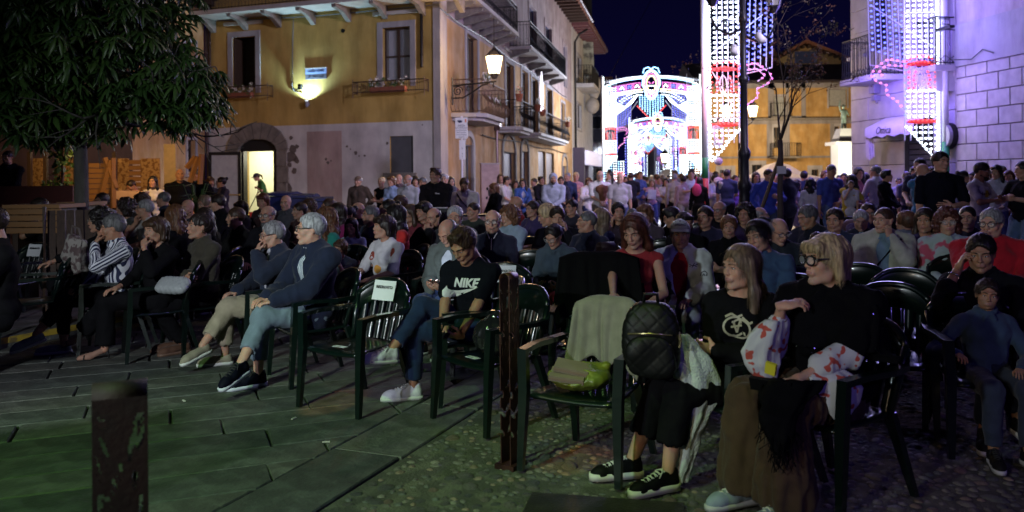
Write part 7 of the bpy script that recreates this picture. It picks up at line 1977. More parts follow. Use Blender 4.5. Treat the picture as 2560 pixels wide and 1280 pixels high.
mono=[[(.055*cos(t)-.012,.050*sin(t))for t in[radians(40+i*20)for i in range(15)]],[(-.055*cos(t)+.02,-.050*sin(t)-.012)for t in[radians(40+i*20)for i in range(15)]],[(-.04,-.05),(-.02,.03),(0,-.03),(.02,.035),(.045,-.045)],[(-.06,.05),(-.03,.065),(0,.05),(.03,.062)],[(-.03,0),(.03,.01)],[(.03,.05),(.07,.02),(.085,.03)]]
decal(r1,flat_mesh(strokes(mono,.0055),0),'monogram_print',mat('print_gold',(.42,.40,.30),.6,var=.1),(-.005,.01),.0045)
FLO=mat('floral_cloth',(.50,.52,.54),.85,color2=(.42,.07,.05),scale=22,c2lo=.60,c2hi=.64,detail=1,bump=.2,bscale=160)
r2=pp('blonde bobbed older woman in dark glasses and sparkling black shawl over a floral blouse',2062,590,505,-40,lt=-20,sex='f',hair='bob',hairc='blonde',glasses=1,gbig=1.18,gth=.0045,skin='light',head=(-34,0,0),armR='collar',armL='lap',legs='flat',bw=1.22,top=('blouse',FLO,'blouse',{'sleeve':.80,'sleeve_r':.006,'fold':.016,'g':.018}),coat=('shawl',(.006,.006,.008),{'g':.030,'sleeve':.40,'openw':0.0,'neck':'crew','fold':.012,'hem':.0}),bottom=('palazzo',(.060,.036,.022),{'len':.96,'flare':.062,'g':.022,'fold':.012,'vf':.03}),shoe=('sneaker',(.22,.27,.33),(.40,.40,.42),(.6,.62,.66)))
J=r2['J'];nk,pl_=J['neck'],J['pelvis'];zt,zb_=nk[2]+.035,pl_[2]+.16
rows=interp([(0,nk[1]-.02,zt,.075,.070,0),(0,nk[1]-.01,zt-.035,.125,.095,0),(0,nk[1]+.0,zt-.09,.225,.125,0),(.0,nk[1]-.01,zt-.20,.275,.165,0),(.01,nk[1]-.02,zt-.30,.295,.185,0),(.03,nk[1]-.01,zb_+.03,.295,.18,0),(.05,nk[1],zb_,.28,.17,0)],6)
V,F=loft(rows,64,.012,4);N=vnormals(V,F[F[:,3]>=0]);V=V+N*((1-np.abs(2*vnoise(V*[9,9,3.5],1,5)-1))**2*.022)[:,None]
link('shawl',mesh_np('shawl_cape',V,F),cloth_mat('shawl_6_6_8',(.006,.006,.008)),r2['root']);r2['coatV']=V[V[:,2]<zt-.05]
V=r2['coatV'];g=np.random.RandomState(2);mb=MB();pick=V[g.randint(0,len(V),260)];c_=V.mean(0)
for p in pick:
 n=p-c_;n[2]*=.3;n/=np.linalg.norm(n);q=p+n*.010;s_=g.uniform(.0016,.0030);t=g.normal(size=3);t/=np.linalg.norm(t);u=np.cross(t,g.normal(size=3));u/=np.linalg.norm(u);mb.add([q+t*s_,q+u*s_,q-t*s_,q-u*s_],[(0,1,2,3)])
mb.build('sequin',mat('sequin',(.9,.9,.95),.12,1.0,var=0),r2['root'],kind='stuff')
def ear(pd,s,r,m=None,hoop=True,drop=0):
 mb=MB();c=(s*.079,.008,-.040-r);mb.tube([(c[0],c[1]+r*sin(t)*1.0,c[2]+r*cos(t))for t in[2*pi*i/16 for i in range(17)]],.0022,5,cap=False)if hoop else mb.ball((c[0],c[1],-.05-drop),(.006,.006,.012),n=6,k=5)
 mb.xform(pd['Mh']);mb.build('earring',mat('gold',(.7,.55,.3),.25,.9,var=0),pd['root'],smooth=True)
ear(f2,1,.026);ear(f2,-1,.026);ear(r2,1,.01,hoop=False,drop=.01);ear(r2,1,.006,hoop=False,drop=.03);ear(f3,1,.006,hoop=False)
def bracelet(pd,s,m,r=.033,back=.03,th=.003):
 w=Vector(pd['J']['wr'][s]);e=Vector(pd['J']['el'][s]);d=(w-e).normalized();c=w-d*back;a=d.cross(Vector((0,0,1))).normalized();b=d.cross(a);mb=MB();mb.tube([c+a*r*cos(t)+b*r*sin(t)for t in[2*pi*i/16 for i in range(17)]],th,6,cap=False);mb.build('bracelet',m,pd['root'],smooth=True)
GO=mat('gold',(.7,.55,.3),.25);SI=mat('steel',(.6,.6,.62),.22,.9,var=0)
bracelet(r2,-1,GO,.034,.07);bracelet(f3,1,GO,.033);bracelet(f1,1,SI,.034,.02,.006);bracelet(f3,-1,SI,.034,.02,.004)
r3=pp('dark haired man in black resting his temple on his hand at the right edge',2452,588,400,-35,hair='short',hairc='black',skin='tan',head=(2,12,0),armR='temple',armL='lap',legs='crossR',bw=1.1,top=('sweater',(.010,.011,.016),'rolled'),bottom=('jeans',(.012,.018,.04)))
bracelet(r3,-1,SI,.036,.05,.006)
r4=pp('smiling boy in a denim blue jacket seated at the right edge',2468,700,430,-10,sex='k',hair='short',hairc='dark',skin='tan',head=(-12,2,6),armR='rest',armL='lap',top=('jacket',(.035,.06,.11),'shirt'),bottom=('jeans',(.03,.04,.07)))
# second row and behind, centre
m1=pp('short haired woman in a white top with rust and ochre dots',958,540,250,-40,sex='f',hair='bob',hairc='dark',head=(-18,-4,0),armL='lap',armR='lap',bw=1.1,top=('t_shirt',(.55,.54,.55),'tee',{'sleeve':.45}),bottom=('trousers',DK))
for(x,z,w,h_,c)in((-.075,.03,.048,.044,(.28,.05,.03)),(.0,-.105,.055,.045,(.62,.30,.05)),(.165,.07,.034,.044,(.28,.05,.03)),(.06,-.2,.05,.04,(.28,.05,.03))):
 decal(m1,flat_mesh([[(w*cos(t),h_*sin(t))for t in[2*pi*i/14 for i in range(14)]]],1),'dot_print',mat('print_%d'%int(c[1]*1000),c,.85,var=.05),(x,z))
m2=pp('balding man in grey green jacket, face lit by the phone in his hands',1118,553,270,-26,hair='sides',hairc='saltpepper',head=(-8,34,0),lean=.12,armL='phone',armR='phone',top=('t_shirt',(.5,.55,.62),'tee'),coat=('jacket',(.10,.12,.11),{'openw':.06}),bottom=('jeans',(.05,.08,.2)))
m3=pp('smiling elderly man in glasses and a navy polo with white piping',1231,525,243,-8,hair='sides',hairc='grey',glasses=1,skin='old',head=(0,4,0),armL='lap',armR='lap',top=('polo',(.012,.014,.03),'polo'),bottom=('trousers',DK))
mb=MB();c=m3['J']['neck']
for s in(-1,1):mb.tube([(s*.064,c[1]+.01,c[2]+.045),(s*.05,c[1]-.075,c[2]+.022),(s*.022,c[1]-.115,c[2]-.035)],.005,5)
mb.tube([(0,c[1]-.118,c[2]-.03),(0,c[1]-.142,c[2]-.15)],.004,5);mb.build('piping',wmt,m3['root'])
m4=pp('girl with glasses in a blue grey hoodie and red shorts reading her phone',1384,563,262,-20,sex='f',hair='ponytail',hairc='black',glasses=(.2,.18,.16),head=(-14,26,0),lean=.15,armL='phone',armR='phone',top=('hoodie',(.050,.075,.095),'hoodie'),bottom=('shorts',(.30,.02,.035),{'len':.45,'g':.02}),shoe=('platform',(.2,.1,.15),(.5,.5,.5)))
m5=pp('woman with long dark auburn hair in a sleeveless red top looking down',1585,538,330,-14,sex='f',hair='long',hairc='red',skin='light',head=(-14,24,0),armR='reach',armL='lap',top=('red_top',(.32,.03,.035),'tank'),bottom=('trousers',DK))
m6=pp('man in a pale tennis jacket over a red T-shirt with a light baseball cap',1700,552,300,-16,hair='short',hairc='saltpepper',skin='mid',head=(6,4,0),armL='lap',armR='lap',top=('t_shirt',(.38,.015,.02),'tee'),coat=('track_jacket',(.50,.56,.58),{'openw':.075,'fold':.016}),bottom=('trousers',(.3,.32,.38)))
lm=mat('print_dark',(.02,.02,.05),.7,var=0)
decal(m6,flat_mesh(strokes([[(-.03,.012),(0,.0),(.035,.012)],[(-.012,-.012),(.008,.022)],[(-.03,-.004),(.03,-.004)]],.003),0),'logo_print',lm,(.115,.06),.004,'coat');decal(m6,flat_mesh(strokes([[(-.028,-.02),(-.02,.008),(.006,.02),(.026,.004),(.022,-.02)],[(-.01,-.02),(-.004,-.002),(.01,-.02)]],.0035),0),'logo_print',lm,(.205,.0),.004,'coat')
def cap(pd,c,label=None,back=False,flatc=False):
 f=Field((-.11,-.22,-.02),(.11,.14,.17),.006);f.ell((0,.018,.040),(.088,.108,.092),.01);f.plane(lambda X,Y,Z:.050-Z+0.12*Y+0*X,.004)
 V,F=f.out();mb=MB();n=14;Vb=[];Fb=[]
 for i in range(n+1):
  t=pi*i/n
  for r_,z in((.80,.052),(1.0,.044)):
   x=.080*cos(t)*(1 if r_<1 else .98);y=-.078-(.085 if not flatc else .04)*sin(t)*(0 if r_<1 else 1)+(.0 if r_<1 else 0);Vb+=[(x,y if r_>=1 else-.055-.03*sin(t),z-(.014*(1-sin(t))if r_>=1 else 0)),(x,y if r_>=1 else-.055-.03*sin(t),z+.005-(.014*(1-sin(t))if r_>=1 else 0))]
 for i in range(n):a=4*i;Fb+=[(a,a+2,a+6,a+4),(a+1,a+5,a+7,a+3),(a+2,a+3,a+7,a+6)]
 mb.add(Vb,Fb);Mh=np.array(pd['Mh']);V=V@Mh[:3,:3].T+Mh[:3,3];m=cloth_mat('cap_%d_%d'%(c[0]*100,c[2]*100),c)
 o=link('cap',mesh_np('cap',V,F),m,pd['root']);mb.xform(pd['Mh']);mb.build('peak',m,o,smooth=True);return o
cap(m6,(.38,.42,.40));Mq=Matrix(m6['Mh'])@Matrix.Translation((0,-.094,.098))@Matrix.Rotation(radians(90-28),4,'X');txt('SAILING',.026,'lettering',lm,m6['root'],Mq)
m7=pp('dark haired woman in a denim jacket leaning her cheek on her hand',1895,552,335,-24,sex='f',hair='bun',hairc='black',skin='mid',head=(-20,10,-14),armR='cheek',armL='lap',bw=1.2,top=('denim_jacket',(.035,.075,.14),'jacket',{'fold':.014}),bottom=('jeans',JN));ear(m7,1,.008,hoop=False)
m8=pp('short haired woman in a black polo with folded arms beside the capped man',1822,543,245,-20,sex='f',hair='pixie',hairc='auburn',head=(6,0,0),armL='crossL',armR='crossL',bw=1.1,top=('polo',DK,'polo'),bottom=('trousers',DK))
m9=pp('bald man in half rimmed glasses leaning forward in a dark jacket',1948,547,280,-8,hair='sides',hairc='grey',glasses=1,skin='old',head=(20,18,0),armL='clasp',armR='clasp',lean=.1,top=('shirt',(.05,.08,.12),'shirt'),coat=('jacket',(.018,.025,.03),{'openw':.03}))
m10=pp('woman with curly light brown hair and denim jacket turned to the left',1272,517,205,-46,sex='f',hair='curly',hairc='auburn',head=(-10,5,0),armR='cheek',armL='lap',top=('jacket',(.22,.30,.36),'jacket'))
m11=pp('young man in a dark quilted jacket leaning his cheek on his fist',1393,518,218,-6,hair='quiff',hairc='dark',skin='mid',head=(4,12,0),armL='cheek',armR='clasp',lean=.12,top=('jacket',(.012,.013,.018),'jacket'))
m12=pp('man with cropped hair in a navy half zip pullover seen in left profile',1466,528,236,-50,hair='buzz',hairc='saltpepper',head=(-30,0,0),armL='lap',armR='lap',bw=1.08,top=('pullover',(.013,.016,.034),'shirt'))
pp('blonde woman seen from behind beside the man in the half zip pullover',1500,522,215,-75,sex='f',hair='long',hairc='darkblonde',head=(-60,0,0),top=('cardigan',(.02,.03,.07),'sweater'))
pp('woman with short dark curls in a dark blouse next to the blonde from behind',1546,510,190,-20,sex='f',hair='pixie',hairc='black',head=(20,-4,0),top=('blouse',(.03,.02,.03),'blouse'),armR='cheek')
pp('older man whose head shows just behind the dark curls',1580,523,175,-10,hair='short',hairc='saltpepper',top=('jacket',(.015,.015,.03),'jacket'))
pp('toddler in red with a hair bow between the seats',1629,545,170,-60,sex='k',hair='ponytail',hairc='black',head=(-90,0,0),top=('kid_dress',(.35,.03,.05),'tee'),hs=.85)
pp('boy with dark tousled hair bending forward in black',1678,520,200,-60,sex='m',hair='quiff',hairc='black',head=(-30,20,0),lean=.3,top=('jacket',(.012,.014,.02),'jacket'))
pp('dark haired woman hidden behind the man with the cap',1712,533,230,-10,sex='f',hair='bob',hairc='black',head=(30,0,0),top=('blouse',DK,'blouse'))
pp('bald man in glasses and dark pullover near the lamp post',1797,503,190,-30,hair='sides',hairc='grey',glasses=1,skin='mid',head=(-10,4,0),bw=1.1,top=('pullover',(.014,.014,.022),'sweater'))
pp('bald man seen from behind right of the lamp post',1902,518,185,150,hair='sides',hairc='grey',skin='old',head=(-70,0,0),top=('pullover',(.02,.02,.03),'sweater'))
pp('man with receding grey hair in a black jacket bent to the left',2018,515,235,-60,hair='short',hairc='saltpepper',head=(-10,14,0),lean=.25,bw=1.15,armR='reach',top=('jacket',(.012,.014,.03),'jacket'))
pp('child with dark hair showing behind the blonde bob',2040,582,250,-30,sex='k',hair='short',hairc='dark',top=('sweater',(.06,.05,.12),'sweater'))
pp('bearded man in glasses behind the man in the navy blazer',668,514,215,-12,hair='sides',hairc='saltpepper',beard='saltpepper',glasses=1,head=(0,0,0),top=('sweater',(.02,.02,.025),'sweater'))
pp('bald man in a dark jacket with his fist against his mouth',1082,520,212,-18,hair='sides',hairc='dark',skin='mid',head=(-14,8,4),armL='mouth',armR='mouth',bw=1.1,top=('jacket',(.015,.015,.018),'jacket'))
pp('white bearded man behind the man lit by his phone',1137,516,222,-4,hair='short',hairc='white',beard='white',skin='mid',head=(0,4,0),top=('jacket',(.04,.045,.05),'jacket'))
pp('woman with long black hair in a bright red blouse',985,512,225,-64,sex='f',hair='long',hairc='black',head=(-30,0,0),armL='lap',top=('red_blouse',(.50,.03,.025),'tee'))
pp('woman with dark hair and small earring behind the red blouse',968,500,190,-60,sex='f',hair='bun',hairc='black',head=(-20,-8,0),top=('blouse',(.12,.02,.03),'blouse'))
pp('black haired woman with a fringe left of the bald man with his fist raised',1058,505,190,-20,sex='f',hair='bob',hairc='black',head=(-20,4,0),top=('blouse',DK,'blouse'))
pp('man in a ginger brown cap of hair behind the dark haired women',997,490,170,-60,hair='short',hairc='brown',head=(-10,0,0),top=('jacket',(.05,.04,.05),'jacket'))
pp('girl with very long dark hair in a pale blue top looking at the camera',878,546,208,-10,sex='f',hair='long',hairc='dark',head=(-2,4,0),hs=.92,top=('t_shirt',(.30,.36,.46),'tee'),bw=.85)
pp('small child rubbing an eye in front of the long haired girl',850,600,232,-14,sex='k',hair='bob',hairc='brown',head=(-6,10,12),armR='eyes',armL='eyes',top=('t_shirt',(.06,.08,.10),'tee'))
pp('woman with pulled back dark hair behind the long haired girl',868,515,192,-30,sex='f',hair='bun',hairc='black',head=(-14,0,0),top=('blouse',(.015,.015,.02),'blouse'))
pp('bald man in dark clothes behind the woman with pulled back hair',893,506,182,-30,hair='bald',skin='mid',head=(-10,4,0),top=('jacket',(.02,.02,.03),'jacket'))
pp('woman with long auburn curls and a green top beside the white haired man',812,520,225,-60,sex='f',hair='wavy',hairc='auburn',head=(-30,0,0),top=('green_top',(.02,.20,.15),'tee'))
pp('woman with long straight brown hair behind the auburn curls',842,508,195,-64,sex='f',hair='long',hairc='dark',head=(-40,0,0),top=('magenta_top',(.22,.02,.10),'tee'))
pp('bald man with folded arms in a grey polo near the blue bins',714,488,150,-20,hair='bald',skin='light',head=(14,4,0),armL='crossL',armR='crossL',bw=1.15,top=('polo',(.06,.065,.075),'polo'))
pp('woman with red hair and dark pullover in front of the lit doorway',657,484,150,-16,sex='f',hair='bob',hairc='red',head=(8,6,0),top=('sweater',(.03,.015,.015),'sweater'))
pp('man with a ginger beard behind the auburn curls, near the pink wall patch',820,498,165,-50,hair='short',hairc='brown',beard='brown',head=(-10,0,0),top=('jacket',(.06,.02,.05),'jacket'))
pp('bald man in a red shirt seated near the street corner',1288,491,160,-80,hair='bald',skin='mid',head=(-20,0,0),top=('red_shirt',(.18,.015,.02),'tee'))
pp('blond man in a white T-shirt bent towards the man leaning on his fist',1366,514,205,-70,hair='pixie',hairc='blonde',head=(-10,20,0),lean=.3,armR='reach',top=('t_shirt',(.45,.5,.55),'tee'))
# left block
l1=pp('woman in glasses with a white jacket and sage scarf',253,486,155,-14,sex='f',hair='pixie',hairc='dark',glasses=1,head=(-4,-4,0),bw=1.15,armR='reach',top=('t_shirt',(.20,.22,.16),'sweater'),coat=('white_jacket',(.50,.50,.46),{'openw':.07}))
pp('woman with a dark frizzy bob turned left, behind the striped shirt man',312,498,175,-52,sex='f',hair='curly',hairc='dark',head=(-24,0,0),top=('blouse',(.04,.045,.04),'tank'))
pp('grey haired man in glasses and white shirt with his hand near his mouth',361,500,178,-50,hair='short',hairc='grey',glasses=1,head=(-24,-2,0),armR='chin',top=('shirt',(.42,.40,.38),'tee'))
pp('dark haired woman in glasses just left of the striped shirt man',248,524,232,-50,sex='f',hair='curly',hairc='black',glasses=(.2,.15,.1),head=(-20,4,0),armR='reach',top=('blouse',DK,'blouse'))
pp('man with receding hair in a navy shirt in left profile',407,480,150,-60,hair='buzz',hairc='saltpepper',head=(-34,0,0),top=('shirt',(.015,.02,.04),'shirt'))
pp('woman with long light brown waves seen from behind in black',437,514,215,-110,sex='f',hair='wavy',hairc='auburn',head=(-40,0,0),top=('sweater',DK,'sweater'))
pp('bald man with a beard beside the light brown waves',468,499,170,-20,hair='bald',beard='dark',skin='mid',head=(0,4,0),top=('sweater',(.03,.03,.035),'sweater'))
pp('woman with full dark hair behind the woman with braids',512,520,225,-90,sex='f',hair='long',hairc='dark',head=(-60,0,0),top=('sweater',DK,'sweater'))
pp('man in a dark suit jacket with combed dark hair in left profile',543,487,165,-58,hair='short',hairc='dark',skin='light',head=(-30,6,0),bw=1.1,top=('shirt',(.3,.3,.3),'shirt'),coat=('jacket',(.012,.012,.015),{'openw':.03}))
pp('blond person half hidden left of the dark suit jacket',510,492,150,-40,sex='f',hair='pixie',hairc='darkblonde',head=(10,10,0),top=('blouse',(.1,.09,.09),'blouse'))
pp('curly haired woman behind the grey haired man, dark top',352,486,150,-40,sex='f',hair='curly',hairc='brown',head=(-10,0,0),top=('blouse',(.05,.03,.03),'blouse'))
l9=pp('man in a black T-shirt leaning his forehead on his hand by the timber wall',96,497,195,-62,hair='short',hairc='dark',skin='tan',head=(-16,14,0),lean=.15,armL='eyes',armR='lap',top=('t_shirt',DK,'tee'));bracelet(l9,1,SI,.034,.03,.006)
pp('boy in a black hooded jacket perched on the timber wall at the far left',20,440,148,10,ch=False,sex='k',hair='short',hairc='dark',skin='light',head=(-20,4,0),sc=1.0,z0=.42,top=('hoodie',(.012,.014,.02),'hoodie'),bottom=('trousers',DK))
pp('child in a striped top behind the timber wall',52,477,120,20,ch=False,sex='k',seat=False,hair='short',hairc='dark',head=(0,0,0),top=('t_shirt',(.25,.25,.35),'tee'),z0=.2)
pp('woman in a pale top behind the timber wall between the posts',100,478,125,-20,ch=False,sex='f',seat=True,hair='bun',hairc='brown',head=(-10,0,0),top=('t_shirt',(.40,.40,.5),'tee'))
pp('dark haired youngster in black in front of the potted bush',146,478,125,55,ch=False,sex='k',hair='bun',hairc='brown',head=(20,0,0),top=('t_shirt',DK,'tee'))
pp('girl in a white printed T-shirt resting against the chipboard',382,441,128,6,seat=False,sex='f',hair='long',hairc='black',skin='mid',head=(0,-4,0),armR='clasp',armL='down',hs=.95,top=('t_shirt',(.50,.50,.56),'tee'))
pp('person in an orange vest bending over a carton by the chipboard',328,452,126,-20,seat=False,sex='m',hair='buzz',hairc='dark',skin='tan',head=(-10,34,0),lean=.3,armR='front',armL='front',top=('t_shirt',(.55,.22,.12),'tank'))
pp('broad bald man in black standing left of the downpipes',450,422,122,24,seat=False,hair='bald',skin='mid',head=(0,0,0),armR='down',armL='down',bw=1.2,belly=.04,top=('t_shirt',(.010,.012,.022),'tee'))
pp('man in a dark jacket over a blue shirt standing beside the bald man',492,423,114,-20,seat=False,hair='short',hairc='saltpepper',head=(-10,6,0),armR='pocket',armL='pocket',top=('shirt',(.03,.09,.22),'shirt'),coat=('jacket',(.012,.014,.022),{'openw':.05}))
pp('woman with brown hair chatting at the left of the open glass door',526,443,112,40,seat=False,sex='f',hair='bob',hairc='brown',head=(0,0,0),top=('jacket',(.03,.03,.04),'jacket'))
pp('woman with a dark bun and pale collar in front of the open glass door',552,443,116,-50,seat=False,sex='f',hair='bun',hairc='dark',head=(-20,0,0),top=('jacket',(.04,.03,.05),'jacket'))
wg=pp('woman in a green T-shirt and cap sweeping inside the lit doorway',641,434,88,-60,seat=False,sex='f',z0=.34,hair='ponytail',hairc='brown',skin='mid',head=(-6,24,0),lean=.35,armR='front',armL='clasp',top=('green_tee',(.05,.16,.04),'tee'),bottom=('jeans',(.04,.05,.09)));cap(wg,(.02,.02,.03))
mb=MB();p=W(wg,wg['J']['wr'][-1]);mb.tube([p+Vector((.05,0,.25)),p,p+Vector((-.30,-.1,-.62))],.014,6);mb.box((p.x-.30,p.y-.1,p.z-.66),(.22,.06,.10));tag(mb.build('broom',M_IRN),'broom held by the woman in green in the lit doorway','broom')
# standing by the wall
w0=pp('elderly man in a brown cap and long brown jacket alone against the white wall',895,441,108,-10,seat=False,hair='short',hairc='grey',skin='mid',head=(-10,2,0),armR='down',armL='pocket',top=('shirt',(.05,.04,.035),'shirt'),coat=('long_jacket',(.060,.042,.032),{'openw':.04,'hem':.3}),bottom=('trousers',(.03,.025,.022)));cap(w0,(.13,.09,.06),flatc=True)
pp('blonde woman in a black sleeveless top with crossed arms by the wall',953,443,108,-10,seat=False,sex='f',hair='bun',hairc='blonde',skin='mid',head=(-6,0,0),armR='crossL',armL='crossL',top=('black_top',DK,'tank'))
pp('woman with a red brown bob and blue shirt, arms crossed, by the wall',978,441,110,-20,seat=False,sex='f',hair='bob',hairc='auburn',skin='mid',head=(-10,0,0),armR='crossL',armL='crossL',top=('blue_shirt',(.22,.30,.46),'shirt'),bottom=('jeans',JN))
pp('bald man peering over the woman in the blue shirt',996,436,104,-15,seat=False,hair='bald',skin='mid',head=(-10,0,0),top=('shirt',(.10,.07,.08),'shirt'))
pp('white bearded bald man in a white shirt by the wall',1018,437,122,-22,seat=False,hair='sides',hairc='white',beard='white',skin='mid',head=(-14,0,0),armR='down',armL='down',bw=1.1,top=('white_shirt',(.46,.48,.55),'shirt'))
pp('dark haired woman half hidden behind the white bearded man',1038,441,102,-10,seat=False,sex='f',hair='bob',hairc='black',head=(20,0,0),top=('blouse',(.2,.18,.2),'blouse'))
pp('lean grey haired man in a dark jacket beside the tall boy',1056,444,118,-20,seat=False,hair='short',hairc='saltpepper',skin='tan',head=(-10,2,0),top=('jacket',(.03,.025,.028),'jacket'))
tb=pp('tall young man in a dark hooded sweatshirt standing above the keyboard',1088,421,152,-14,seat=False,hair='quiff',hairc='brown',skin='mid',head=(-22,0,0),armR='front',armL='front',bw=1.12,top=('hoodie',(.022,.020,.024),'hoodie'))
decal(tb,text_mesh('ELLESSE' if False else 'Mons.',.03,0,.001),'lettering',wmt,(.07,.06),.004)
pp('white haired man mostly hidden behind the tall young man',1111,435,118,-10,seat=False,hair='short',hairc='white',head=(0,0,0),top=('jacket',(.06,.06,.08),'jacket'))
pp('bespectacled dark haired woman by the sign post',1127,442,110,20,seat=False,sex='f',hair='long',hairc='dark',glasses=1,head=(10,0,0),top=('blouse',(.12,.05,.05),'blouse'))
ws=pp('man in a white shirt with a black bag strap across it, head bowed',1160,447,142,-10,seat=False,hair='short',hairc='brown',skin='tan',head=(10,30,0),lean=.08,armR='down',armL='down',bw=1.15,top=('white_shirt',(.50,.48,.50),'shirt'),bottom=('jeans',(.04,.05,.08)))
def strap(pd,s=1):
 J=pd['J'];b=bvh_mesh(pd['top']);mb=MB();pts=[]
 for i in range(9):
  t=i/8;x=s*(-.15+.34*t);z=J['neck'][2]-.03-.42*t;h=b.ray_cast(Vector((x,-1.5,z)),Vector((0,1,0)));pts.append((h[0]+Vector((0,-.006,0)))if h[0]else Vector((x,-.1,z)))
 mb.tube(pts,.018,4,flat=.3);mb.build('bag_strap',cloth_mat('strap',(.012,.012,.015)),pd['root'])
def bvh_mesh(o):
 from mathutils.bvhtree import BVHTree
 return BVHTree.FromPolygons([tuple(v.co)for v in o.data.vertices],[tuple(p.vertices)for p in o.data.polygons])
strap(ws)
pp('woman in black with auburn hair and her back to the sign post',1234,458,126,-60,seat=False,sex='f',hair='bob',hairc='auburn',head=(-30,6,0),armR='front',armL='front',top=('jacket',(.012,.012,.016),'jacket'))
# the street
def st(label,x,y,S,rz,**k):return pp(label,x,y,S,rz,seat=False,**k)
st('bearded man in a white T-shirt standing in profile by the arched door',1268,441,96,60,hair='short',hairc='dark',beard='dark',head=(20,0,0),armR='front',armL='front',top=('t_shirt',(.50,.48,.46),'tee'))
st('woman in dark green behind the bearded man',1288,452,88,30,sex='f',hair='curly',hairc='dark',top=('t_shirt',(.03,.07,.03),'tee'))
st('dark haired woman with glasses in a blue jacket near the steel shutter',1307,448,96,10,sex='f',hair='wavy',hairc='dark',glasses=1,top=('shirt',(.3,.3,.4),'shirt'),coat=('jacket',(.04,.09,.30),{}),armR='front')
st('person in a pale shirt with dark hair left of the grey hooded figure',1334,446,90,-40,hair='short',hairc='dark',top=('shirt',(.40,.36,.38),'shirt'))
st('woman with a dark bun in a black jacket beside the grey hooded figure',1353,441,96,40,sex='f',hair='bun',hairc='black',top=('jacket',(.02,.02,.025),'jacket'),armR='front',armL='front')
gh=st('figure with a grey hood pulled up and arms in the sweatshirt pocket',1383,434,112,-8,hair='short',hairc='dark',skin='mid',beard='dark',head=(10,4,0),armR='front',armL='front',bw=1.1,top=('grey_hoodie',(.30,.33,.42),'hoodie'),bottom=('jeans',JN))
f=Field((-.14,-.14,-.2),(.14,.16,.17),.008);f.ell((0,.022,.03),(.098,.115,.108),.02);f.ell((0,.04,-.10),(.10,.09,.10),.04);f.ell((0,-.12,-.025),(.072,.10,.108),.012,'s');V,F=f.out();Mh=np.array(gh['Mh']);link('hood',mesh_np('hood',V@Mh[:3,:3].T+Mh[:3,3],F),cloth_mat('grey_hood',(.30,.33,.42)),gh['root'])
st('dark haired person behind the grey hooded figure',1402,442,96,20,hair='short',hairc='black',top=('jacket',(.03,.03,.05),'jacket'))
st('woman in sunglasses and white jacket standing in the bright street',1472,445,96,16,sex='f',hair='bob',hairc='auburn',glasses=(.01,.01,.01),armR='clasp',armL='clasp',top=('shirt',(.05,.07,.15),'tee'),coat=('white_jacket',(.60,.58,.62),{'openw':.05}),bottom=('skirt',(.02,.03,.10),{'len':.48}))
st('tall bald man in a white polo holding a brown jacket in the street',1500,427,108,8,hair='sides',hairc='grey',glasses=1,skin='old',armR='front',armL='front',bw=1.1,top=('polo',(.58,.58,.60),'polo'),bottom=('chinos',(.12,.10,.09)))
st('bald man in a grey polo facing the camera before the arches',1550,432,112,2,hair='bald',skin='light',armR='down',armL='down',bw=1.12,belly=.03,top=('grey_polo',(.36,.34,.38),'polo'),bottom=('jeans',(.05,.06,.14)))
st('blonde woman in a pink top holding a white paper in the bright street',1630,449,84,4,sex='f',hair='long',hairc='darkblonde',armR='clasp',armL='clasp',top=('pink_top',(.55,.34,.36),'sweater'),bottom=('jeans',(.06,.09,.25)))
st('dark haired woman in a white T-shirt with crossed arms in the bright street',1665,446,88,-4,sex='f',hair='long',hairc='black',armR='crossL',armL='crossL',top=('t_shirt',(.52,.5,.55),'tee'),bottom=('trousers',DK))
st('man walking away in a dusty pink shirt and pale trousers',1708,439,96,190,hair='short',hairc='dark',armR='down',armL='down',stride=.35,top=('pink_shirt',(.36,.24,.26),'shirt'),bottom=('chinos',(.42,.38,.36)))
st('woman in black carrying a pink bag behind the red pole',1748,442,104,160,sex='f',hair='long',hairc='black',armR='down',armL='down',top=('black_top',DK,'sweater'),bottom=('shorts',DK,{'len':.3}))
fa=st('man in a black T-shirt and pale open shirt carrying a child on his shoulders',1790,437,100,20,hair='short',hairc='black',head=(30,-8,0),armR='clasp',armL='clasp',top=('t_shirt',(.015,.015,.02),'tee'),coat=('open_shirt',(.45,.45,.50),{'openw':.075}),bottom=('trousers',DK))
person(dict(sex='k',seat=True,hair='long',hairc='dark',head=(-10,6,0),sc=.66,z0=1.13,hs=1.0,armR='lap',armL='lap',top=('sweater',(.42,.34,.44),'sweater'),bottom=('trousers',(.4,.38,.4)),legs='tucked',shoe=None),'small child in a pale pink top riding on a man\'s shoulders',1797,412,103,10)
st('man in a bright blue work shirt by the young tree',1922,423,132,14,hair='buzz',hairc='dark',head=(10,10,0),armR='pocket',armL='clasp',bw=1.15,top=('blue_shirt',(.03,.05,.34),'shirt'),bottom=('jeans',(.04,.05,.10)))
st('man in a dark suit with his back turned, right of the young tree',1965,422,124,200,hair='short',hairc='dark',head=(0,0,0),bw=1.1,top=('dark_jacket',(.02,.02,.045),'jacket'),bottom=('trousers',(.015,.015,.03)))
st('young woman in shorts and a white top by the gazebo',1993,449,118,40,sex='f',hair='long',hairc='brown',top=('tank',(.5,.48,.55),'tank'),bottom=('shorts',(.45,.42,.48),{'len':.28}),legs='stand')
st('woman with wavy dark hair and loose white blouse seen from behind',2026,446,126,170,sex='f',hair='wavy',hairc='black',top=('white_blouse',(.58,.55,.60),'blouse'),bottom=('shorts',(.45,.42,.48),{'len':.28}))
st('boy in bright blue seen from behind beside the white blouse',2048,447,120,180,hair='short',hairc='black',top=('blue_tee',(.03,.05,.40),'tee'))
